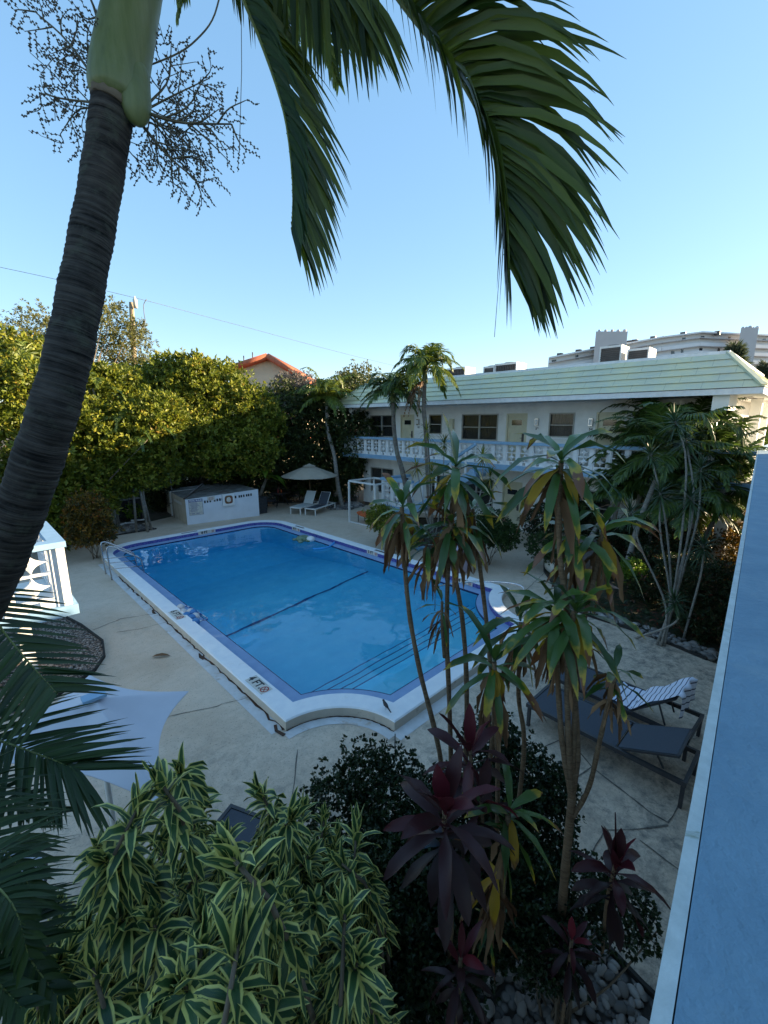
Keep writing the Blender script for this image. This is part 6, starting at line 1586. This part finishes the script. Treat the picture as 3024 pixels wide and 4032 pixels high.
# dining set
t = thing('dining_table', 'round dark patio table in the shade of the hedge', 'table', (12.6, 21.1, 0))
c = MB(); c.lathe((12.6, 21.1, .70), [(0, .03), (.6, .03), (.62, 0), (0, 0)], 24); c.build('tabletop', M['louvre'], t)
for a in (0.6, 2.2, 3.7, 5.3):
    c = MB(); c.bar((12.6+.45*math.cos(a), 21.1+.45*math.sin(a), 0), (12.6+.2*math.cos(a), 21.1+.2*math.sin(a), .7), .035, .035); c.build('leg', M['dark_metal'], t)
single('red_bottle', 'red bottle standing on the patio table', 'bottle', M['redhub'], lambda c: c.lathe((12.35, 20.9, .731), [(0, 0), (.05, 0), (.05, .18), (.02, .24), (.02, .3), (0, .3)], 10))
single('orange_candle', 'orange candle beside the red bottle', 'candle', M['orange'], lambda c: c.lathe((12.5, 20.8, .731), [(0, 0), (.035, 0), (.035, .2), (0, .2)], 10))
def pchair(lb3):
    t = thing('patio_chair', lb3, 'chair', (0, 0, 0), 'dark patio chairs round the table')
    c = MB(); c.box(-.24, .24, -.24, .24, .40, .425); c.build('seat', M['dark_fabric'], t)
    c = MB(); c.add([(-.23, .25, .46), (.23, .25, .46), (.22, .42, .98), (-.22, .42, .98), (-.23, .27, .46), (.23, .27, .46), (.22, .44, .98), (-.22, .44, .98)], [(0, 1, 2, 3), (7, 6, 5, 4), (0, 3, 7, 4), (1, 5, 6, 2), (3, 2, 6, 7)]); c.build('backrest', M['louvre'], t)
    for x in (-.25, .25):
        for y, dy in ((-.24, -.05), (.24, .12)):
            c = MB(); c.bar((x, y+dy, 0), (x, y, .42), .025, .025); c.build('leg', M['dark_metal'], t)
        c = MB(); c.bar((x, -.24, .62), (x, .3, .62), .025, .025); c.bar((x, -.24, .42), (x, -.24, .61), .025, .025); c.build('armrest', M['dark_metal'], t)
    return t
for lb3, x, y, rz in (('patio chair nearest the pool with its brown back to the pump house', 11.75, 20.75, R(70)), ('patio chair at the far left of the table', 12.0, 21.7, R(25)), ('patio chair right of the table beside the parasol pole', 13.5, 21.3, R(-80)), ('patio chair behind the table against the hedge', 12.9, 22.0, R(-10))):
    place(pchair(lb3), x, y, rz)
t = thing('storage_box', 'dark grey slatted storage box against the right end of the pump house', 'storage box', (10.75, 20.1, 0))
c = MB(); c.box(10.48, 10.95, 19.7, 20.6, 0, .78)
for z in (.15, .3, .45, .6): c.box(10.47, 10.955, 19.685, 19.7, z, z+.12)
c.build('body', M['dark_metal'], t); c = MB(); c.box(10.45, 10.98, 19.66, 20.63, .782, .83); c.build('lid', M['dark_metal'], t)
# cabana
t = thing('cabana_frame', 'white tubular cabana frame with gathered cream curtains at the pool side', 'cabana', (13.3, 14.3, 0))
cx0, cx1, cy0, cy1, ch = 12.62, 14.2, 13.35, 15.1, 1.95
for x in (cx0, cx1):
    for y in (cy0, cy1):
        c = MB(); c.bar((x, y, 0), (x, y, ch-.04), .07, .07, up=(1, 0, 0)); c.build('post', M['white_metal'], t)
for a, b in (((cx0, cy0), (cx0, cy1)), ((cx0, cy1), (cx1, cy1)), ((cx1, cy1), (cx1, cy0)), ((cx1, cy0), (cx0, cy0))):
    c = MB(); c.bar((a[0], a[1], ch), (b[0], b[1], ch), .07, .07); c.build('top_rail', M['white_metal'], t)
c = MB(); c.bar((cx0, cy0+.04, .04), (cx0, cy1-.04, .04), .06, .06); c.build('ground_rail', M['white_metal'], t)
def curtain(x, y, h, lb3=None, w=.34):
    c = MB(); n = 60; V = []
    for k in range(9):
        u = k/8; s = (.55+.45*u)
        for i in range(n):
            a = i*2*PI/n; r = w*.5*s*(1+.22*math.sin(a*9+u*2))
            V.append((x+r*math.cos(a)*.7+.12*u*u, y+r*math.sin(a)-.05*u, h*(1-u)+.02))
    c.add(V, [(k*n+i, (k+1)*n+i, (k+1)*n+(i+1) % n, k*n+(i+1) % n) for k in range(8) for i in range(n)], smooth=True)
    c.build('curtain', M['curtain'], t)
curtain(12.72, 13.42, 1.9, w=.42); curtain(14.1, 13.5, 1.9, w=.36)
t = thing('orange_lounge_chair', 'low chair with orange cushion inside the cabana frame', 'chair', (13.1, 14.4, 0))
c = MB(); n = 24; V = []
for k, (s, z) in enumerate(((0, .44), (.7, .45), (.95, .43), (1, .40), (.9, .36), (0, .35))):
    V += [(13.1+.36*s*math.cos(i*2*PI/n), 14.4+.62*s*math.sin(i*2*PI/n), z+.05*math.sin(i*2*PI/n)*s) for i in range(n)]
c.add(V, [(k*n+i, (k+1)*n+i, (k+1)*n+(i+1) % n, k*n+(i+1) % n) for k in range(5) for i in range(n)], smooth=True); c.build('cushion', M['orange'], t)
for x, y in ((12.9, 14.0), (13.3, 14.0), (12.9, 14.8), (13.3, 14.8)):
    c = MB(); c.bar((x, y, 0), (x, y, .36), .025, .025, up=(1, 0, 0)); c.build('leg', M['dark_metal'], t)
single('plant_pot', 'round grey plant pot in the corner under the first floor balcony', 'plant pot', M['louvre'], lambda c: c.lathe((16.2, 18.95, 0), [(0, .01), (.14, .01), (.22, .2), (.24, .32), (.20, .32), (.18, .26), (0, .26)], 16))
# covered chair, daybed, little blue mat
single('covered_chair', 'bulky pale pink fabric cover over a chair on the right pool side', 'covered chair', mat('pale_pink_cover', (.40, .33, .38), (.34, .28, .33), .9, 3, bmp=.3, bscale=8, bdist=.03), lambda c: c.add(
    *(lambda n: ([(10.75+rx*math.copysign(abs(math.cos(a))**.6, math.cos(a)), 7.75+ry*math.copysign(abs(math.sin(a))**.6, math.sin(a))*(1+.03*math.sin(a*7)), z) for rx, ry, z in ((.36, .52, .0), (.37, .54, .2), (.33, .50, .5), (.26, .44, .72), (.16, .36, .80), (.0, .0, .82)) for a in np.arange(n)*2*PI/n],
    [(k*n+i, k*n+(i+1) % n, (k+1)*n+(i+1) % n, (k+1)*n+i) for k in range(5) for i in range(n)]))(28), smooth=True))
single('blue_mat', 'small folded blue mat on the deck beside the pink covered chair', 'mat', M['parapet_blue'], lambda c: c.bar((*gr(1640, 2168)[:2], .05), (*gr(1672, 2160)[:2], .05), .16, .08))
t = thing('covered_daybed', 'round daybed under a domed grey cover half in sunlight by the right garden', 'daybed', (13.3, 4.9, 0))
c = MB(); c.lathe((13.3, 4.9, 0), [(.95, .42), (.9, .62), (.75, .85), (.5, 1.05), (.2, 1.15), (0, 1.17)], 28); c.build('cover', M['louvre'], t)
c = MB(); c.lathe((13.3, 4.9, 0), [(.85, 0), (.92, .05), (.96, .40), (.9, .43)], 28); c.build('base', M['sign'], t)

# things in the water
t = thing('turtle_float', 'green and white inflatable turtle floating by the right pool wall', 'pool float', (9.2, 13.9, 0))
M['green_vinyl'] = mat('patterned_green_vinyl', (.05, .12, .05), (.25, .30, .22), .3, 9)
c = MB(); c.ball((9.2, 13.9, .10), .30, 16, 8, sq=(1, .8, .45)); c.build('shell', M['green_vinyl'], t)
c = MB(); c.ball((9.38, 13.62, .1), .17, 12, 8, sq=(1, 1, .7)); c.build('head', M['white_paint'], t)
for dx, dy in ((-.25, -.22), (.28, .2), (-.22, .24), (.05, -.3)):
    c = MB(); c.ball((9.2+dx, 13.9+dy, .06), .1, 8, 6, sq=(1, 1, .5)); c.build('flipper', M['green_vinyl'], t)
single('pool_noodle', 'bright blue foam noodle curving on the water by the right wall', 'pool noodle', mat('blue_foam', (.04, .32, .70), (.03, .28, .62), .5), lambda c: c.tube(spline([gr(1232, 2161, .03), gr(1262, 2160, .03), gr(1290, 2155, .03), gr(1308, 2145, .03), gr(1316, 2136, .05)], 20), .04, 8))
t = thing('lane_rope', 'bundled lane rope with blue and white balls on the left pool ledge', 'lane rope', (3.45, 9.9, 0))
M['ballblue'] = mat('blue_ball', (.05, .22, .48), (.04, .18, .42), .4); M['ballwhite'] = mat('white_ball', (.62, .62, .64), (.5, .5, .5), .4, 9)
for i, (x, y, b) in enumerate(((712, 2395, 0), (722, 2414, 0), (750, 2413, 0), (735, 2427, 1), (762, 2416, 1), (770, 2430, 0), (757, 2436, 1), (771, 2452, 1))):
    p = gr(x, y, .1); c = MB(); c.ball((p[0], p[1], .115), .095, 12, 8, sq=(1, 1, 1)); c.build('float_ball', M['ballblue'] if b else M['ballwhite'], t)
ropem = mat('blue_white_rope', (.55, .58, .62), (.04, .1, .3), .6, 16, 1, .48, .52)
c = MB(); c.tube(spline([gr(*p, .03) for p in ((720, 2385), (745, 2390), (765, 2402), (790, 2418), (812, 2432), (815, 2440), (795, 2442), (780, 2452))], 30), .022, 6); c.build('rope', ropem, t)
# second scallop with a deck insert of pale steps
# bird
t = thing('black_bird', 'small black bird standing on the white coping at the near corner', 'bird', (*gr(1520, 2795, CZ)[:2], CZ))
p = gr(1520, 2795, CZ); d = nrm(np.array((.25, .97, 0))); s = np.array((d[1], -d[0], 0))
M['feather'] = mat('black_feathers', (.010, .010, .012), (.02, .02, .024), .5, 20)
c = MB(); c.tube([p+np.array((0, 0, .075))-d*.06, p+np.array((0, 0, .08))-d*.02, p+np.array((0, 0, .085))+d*.02, p+np.array((0, 0, .10))+d*.055, p+np.array((0, 0, .115))+d*.07, p+np.array((0, 0, .122))+d*.085, p+np.array((0, 0, .118))+d*.10], [.010, .026, .032, .024, .018, .018, .008], 10)
c.tube([p+np.array((0, 0, .074))-d*.055, p+np.array((0, 0, .05))-d*.15], [.014, .008], 6)
c.build('body', M['feather'], t)
c = MB(); c.tube([p+np.array((0, 0, .117))+d*.10, p+np.array((0, 0, .113))+d*.122], [.005, .001], 5); c.build('beak', M['black_plastic'], t)
for q in (-1, 1):
    c = MB(); c.tube([p+s*q*.012+np.array((0, 0, .06)), p+s*q*.014+np.array((0, 0, .002))+d*.005], .0025, 5); c.build('leg', M['black_plastic'], t)
c = MB(); leaves(c, gr(600, 2590)+np.array((0, 0, .02)), (.7, -.5, .15), (0, 0, 1), .34, .12, OB, droop=.25, fold=.5, wave=.12); o = c.build('fallen_leaf', LM['dead']); tag(o, 'single brown dead leaf lying on the pale deck left of the pool', 'leaf')

# white shade canopy and the smaller round one
t = thing('shade_canopy', 'large white square shade canopy with curved edges at the lower left', 'shade canopy', (.45, 4.1, 0))
cz_ = 1.9
Ac, Bc, Ec = gr(743, 2721, cz_), gr(353, 2657, cz_+.0), gr(655, 3180, cz_)
Cc_ = gr(-260, 3010, cz_); 
corners = [Ac, Bc, Cc_, Ec]
ctr3 = (Ac+Bc+Cc_+Ec)/4+np.array((0, 0, .28))
c = MB(); n = 12; rim = []
for i in range(4):
    a, b = corners[i], corners[(i+1) % 4]
    for k in range(n):
        u = k/n; p = a+(b-a)*u; q = ctr3-(a+b)/2; q[2] = 0
        rim.append(p+q*.22*math.sin(PI*u)+np.array((0, 0, .02*math.sin(PI*u))))
rim = np.array(rim); V = [ctr3]
for k in range(1, 7):
    f_ = k/6
    for j, r_ in enumerate(rim):
        p = ctr3+(r_-ctr3)*f_; p[2] -= .05*math.sin(PI*f_)*(1-abs(math.cos(PI*(j % n)/n))); V.append(p)
m_ = len(rim)
F = [(0, 1+i, 1+(i+1) % m_) for i in range(m_)]+[(1+(k-1)*m_+i, 1+k*m_+i, 1+k*m_+(i+1) % m_, 1+(k-1)*m_+(i+1) % m_) for k in range(1, 6) for i in range(m_)]
V = np.array(V); c.add(np.concatenate([V, V-(0, 0, .006)]), F+[tuple(len(V)+q for q in g_[::-1]) for g_ in F], smooth=True); c.build('canopy', M['sail'], t)
c = MB(); c.tube([(ctr3[0], ctr3[1], 0), (ctr3[0], ctr3[1], ctr3[2]-.01)], .025, 8); c.build('pole', M['white_metal'], t)
c = MB(); c.box(ctr3[0]-.09, ctr3[0]+.09, ctr3[1]-.06, ctr3[1]+.06, ctr3[2]+.002, ctr3[2]+.03); c.build('top_clip', M['blue_trim'], t)
t = thing('round_canopy', 'white round canopy with black rim at the bottom left edge', 'shade canopy', (-.6, 2.95, 0))
rc = np.array((-.42, 3.02)); c = MB(); n = 28; V = [(rc[0], rc[1], 2.12)]
for k, (r_, z) in enumerate(((.2, 2.08), (.36, 2.0), (.44, 1.92))): V += [(rc[0]+r_*math.cos(i*2*PI/n), rc[1]+r_*math.sin(i*2*PI/n), z) for i in range(n)]
F = [(0, 1+i, 1+(i+1) % n) for i in range(n)]+[(1+(k-1)*n+i, 1+k*n+i, 1+k*n+(i+1) % n, 1+(k-1)*n+(i+1) % n) for k in (1, 2) for i in range(n)]
V = np.array(V); c.add(np.concatenate([V, V-(0, 0, .006)]), F+[tuple(len(V)+q for q in g_[::-1]) for g_ in F]); c.build('canopy', M['sail'], t)
c = MB(); c.tube([(rc[0]+.44*math.cos(i*2*PI/n), rc[1]+.44*math.sin(i*2*PI/n), 1.92) for i in range(n+1)], .009, 6); c.build('rim', M['black_plastic'], t)
c = MB(); c.tube([(rc[0], rc[1], 0), (rc[0], rc[1], 2.1)], .02, 8); c.build('pole', M['dark_metal'], t)

# ---------------------------------------------------------------- beyond the courtyard
# picket fence, back fence
def fence(label, a, b, h, dx, m, group=None):
    a, b = np.array(a, float), np.array(b, float); t = thing('metal_fence', label, 'fence', (*((a+b)/2), 0), group)
    L = np.linalg.norm(b-a); n = int(L/dx); d = (b-a)/L
    for i in range(n+1):
        p = a+d*i*dx; c = MB(); c.bar((*p, 0), (*p, h), .025, .025, up=(1, 0, 0)); c.build('picket', m, t)
    c = MB(); c.bar((*a, h-.18), (*b, h-.18), .02, .04); c.build('top_bar', m, t)
    c = MB(); c.bar((*a, .2), (*b, .2), .02, .04); c.build('bottom_bar', m, t)
fence('white picket fence glowing in the sun at the passage on the right', (15.9, 1.95), (19.8, -.6), 1.35, .22, M['white_metal'])
fence('black iron fence in the dark gap left of the far building', (16.8, 19.2), (16.9, 24.5), 1.5, .16, M['dark_metal'])
# red-roofed house
hx = at(1055, 1430, 34)
hs = thing('red_roofed_house', 'cream gabled house with orange barrel-tiled roof behind the hedge', 'house', (hx[0]+2, hx[1]+3, 0))
gp = [at(915, 1455, 33.5), at(1060, 1408, 33.5), at(1200, 1492, 33.5)]
f0 = nrm((gp[2]-gp[0])*np.array((1, 1, 0))); bk = np.array((-f0[1], f0[0], 0.))*1.0
dep = 9.0
def hw(c):
    a, m_, b = gp; z = [(a*np.array((1, 1, 0))), (b*np.array((1, 1, 0)))]
    V = [z[0], z[1], b+f0*0-(0, 0, .15), m_-np.array((0, 0, .15)), a-np.array((0, 0, .15))]; V2 = [q+bk*dep for q in V]
    c.add(V+V2, [(0, 1, 2, 3, 4), (9, 8, 7, 6, 5), (0, 5, 6, 1), (1, 6, 7, 2), (5, 0, 4, 9)])
c = MB(); hw(c); c.build('wall', M['house_wall'], hs)
def slope(c, p, q):
    o_ = -bk*.5
    n_ = 22
    for i in range(n_):
        for s_ in (0,):
            a0 = p+o_+bk*((dep+.9)*i/n_); a1 = q+o_+bk*((dep+.9)*i/n_)
            c.tube([a0+np.array((0, 0, .04)), a1+np.array((0, 0, .04))], .23, 6)
l_ = gp[0]+(gp[0]-gp[1])*.12; r_ = gp[2]+(gp[2]-gp[1])*.12
c = MB(); slope(c, l_, gp[1]); slope(c, gp[1], r_); c.build('roof', M['terracotta'], hs)
c = MB(); 
for u in (.1, .3): 
    p = gp[0]+(gp[1]-gp[0])*(.4+u); 
c.tube([gp[1]-np.array((0, 0, 0))-f0*1.2-bk*.3+np.array((0, 0, -.35)), gp[1]-f0*1.2-bk*.3+np.array((0, 0, .35))], .05, 6); c.tube([gp[1]-f0*1.9-bk*.3+np.array((0, 0, -.5)), gp[1]-f0*1.9-bk*.3+np.array((0, 0, .1))], .05, 6); c.build('vent_pipe', M['louvre'], hs)
# neighbour house glimpsed low between the trees
nh = thing('neighbour_house', 'white bungalow with dark windows glimpsed through the trees left of the far building', 'house', (21, 29, 0))
c = MB(); c.box(12, 24, 29.6, 38, 0, 3.3); c.build('wall', M['house_wall'], nh)
for x in (14, 16.6, 19.5, 22): 
    c = MB(); c.box(x, x+1.3, 29.54, 29.598, 1.0, 2.3); w_ = c.build('window', M['glass_dark'], nh)
    c = MB(); c.box(x-.08, x+1.38, 29.52, 29.597, .9, .99); c.build('sill', M['white_paint'], w_)
c = MB(); c.add([(11.5, 29.1, 3.3), (24.5, 29.1, 3.3), (24.5, 33.8, 4.7), (11.5, 33.8, 4.7), (11.5, 38.5, 3.3), (24.5, 38.5, 3.3)], [(0, 1, 2, 3), (3, 2, 5, 4)]); c.build('roof', M['terracotta'], nh)
# utility pole
up_ = at(530, 1445, 28); pt = at(521, 1180, 28)
t = thing('utility_pole', 'weathered wooden utility pole with grey transformer can above the hedge', 'utility pole', (up_[0], up_[1], 0))
c = MB(); c.tube([(up_[0], up_[1], 0), tuple(up_), at(517, 1192, 28)], [.2, .17, .14], 10); c.build('pole', M['wood'], t)
c = MB(); q = at(532, 1190, 27.8); c.lathe((q[0], q[1], q[2]-.35), [(0, 0), (.13, 0), (.13, .5), (.09, .56), (.04, .6), (.04, .72), (0, .72)], 12); c.build('transformer', M['sign'], t)
c = MB(); c.tube(spline([at(577, 1178, 28), at(566, 1200, 28), at(568, 1240, 28), at(572, 1262, 28), at(565, 1290, 28)], 14), .022, 5); c.tube([at(572, 1262, 28), at(560, 1280, 28), at(568, 1300, 28)], .05, 5); c.build('drop_wire', M['louvre'], t)
c = MB(); a = at(517, 1330, 28); c.lathe((a[0], a[1], a[2]), [(.19, 0), (.2, .05), (.19, .1)], 10); c.build('metal_band', M['steel'], t)
c = MB(); c.tube(spline([at(-400, 980, 25), at(0, 1052, 26), at(521, 1170, 28), at(900, 1270, 34), at(1520, 1432, 48), at(2100, 1560, 70)], 40), .013, 4); tag(c.build('power_line', mat('grey_cable', (.16, .17, .18), rough=.9, spec=.1)), 'thin power line crossing the sky above the hedge', 'cable')
# curved apartment tower on the skyline
ct_ = thing('apartment_tower', 'long curved white apartment slab on the skyline with grey stair towers', 'building', (176, 50, 0))
M['tower_white'] = mat('pale_apartment_wall', (.80, .80, .80), (.74, .74, .74), .8, .2)
M['tower_grey'] = mat('grey_stair_tower', (.56, .53, .52), (.52, .49, .48), .9, .2)
px_ = [(2160, 1413, 150), (2340, 1378, 150), (2460, 1358, 150), (2600, 1333, 150), (2750, 1314, 152), (2925, 1322, 156), (3060, 1328, 160), (3200, 1335, 165)]
tops = [at(x, y, d) for x, y, d in px_]
for q in tops: q[2] = q[2]
hz = [q[2] for q in tops]
c = MB()
back_ = lambda q: q+nrm(np.array((q[0], q[1], 0)))*12
for a, b in zip(tops[:-1], tops[1:]):
    V = [np.array((a[0], a[1], 0)), np.array((b[0], b[1], 0)), b, a]; W2 = [back_(q) for q in V]
    c.add(V+W2, [(0, 1, 2, 3), (3, 2, 6, 7), (7, 6, 5, 4)])
V = [np.array((tops[0][0], tops[0][1], 0)), tops[0], back_(tops[0]), back_(np.array((tops[0][0], tops[0][1], 0)))]; c.add(V, [(0, 1, 2, 3)])
c.build('wall', M['tower_white'], ct_)
bc = MB(); wc = []; sc2 = MB()
for a, b in zip(tops[:-1], tops[1:]):
    out = nrm(np.cross((b-a)*np.array((1, 1, 0)), (0, 0, 1))); out = out if out @ nrm(np.array((a[0], a[1], 0))) < 0 else -out
    for f in range(6):
        dz = np.array((0, 0, -f*2.75))
        bc.bar(a+dz+out*1.3-(0, 0, .9), b+dz+out*1.3-(0, 0, .9), .2, 1.1) if f else bc.bar(a+out*.9+(0, 0, .25), b+out*.9+(0, 0, .25), 1.8, .5)
        sc2.bar(a+dz+out*.8-(0, 0, 1.55), b+dz+out*.8-(0, 0, 1.55), 1.2, .25)
        L = np.linalg.norm(b-a); n = int(L/3.4)
        for i in range(n):
            if rng.random() < .45: wc.append((a+(b-a)*((i+.5)/n)+dz+out*.06-(0, 0, 1.2 if f == 0 else 2.5), nrm(b-a), .45+.35*rng.random()))
bc.build('balcony_parapet', M['tower_white'], ct_); sc2.build('floor_slab', M['tower_grey'], ct_)
for p, d, w_ in wc[:95]:
    c = MB(); c.bar(p-d*w_, p+d*w_, .1, 1.3 if w_ < .6 else 1.0); c.build('window', M['glass_dark'], ct_)
def tower(x0, x1, ytop, d, nm):
    a, b = at(x0, ytop, d), at(x1, ytop, d); u = nrm((b-a)*np.array((1, 1, 0))); w = np.array((u[1], -u[0], 0)); w = w if w @ a > 0 else -w
    w = nrm(np.array((a[0], a[1], 0)))
    c = MB(); P = [a, b, b+w*7, a+w*7]; c.prism([(q[0], q[1]) for q in P], 0, a[2]); c.build(nm, M['tower_grey'], ct_)
    for k in range(5):
        c = MB(); q = a+(b-a)*(.1+.2*k)+w*rng.uniform(0, 2)+(0, 0, .3); c.ball(q, rng.uniform(.35, .7), 6, 4); c.build('roof_antenna', M['tower_grey'], ct_)
tower(2347, 2472, 1305, 143, 'stair_tower'); tower(2918, 2988, 1292, 146, 'stair_tower')
for x in (2205, 2278, 2335, 2480, 2500, 2572, 2690, 2825):
    q = at(x, np.interp(x, [p_[0] for p_ in px_], [p_[1] for p_ in px_])-5, 152); c = MB(); c.box(q[0]-.8, q[0]+.8, q[1]-.8, q[1]+.8, q[2]-.6, q[2]+.7); c.build('roof_vent', M['louvre'], ct_)
# things glimpsed through the passage
t = thing('brick_planter', 'low red brick planter wall out beyond the passage', 'planter', (27.9, 2.4, 0))
c = MB(); c.box(27, 28.4, 1.9, 3.6, 0, .9); c.build('body', M['terracotta'], t); c = MB(); c.box(26.9, 28.5, 1.8, 3.7, .902, 1.0); c.build('coping', M['white_paint'], t)
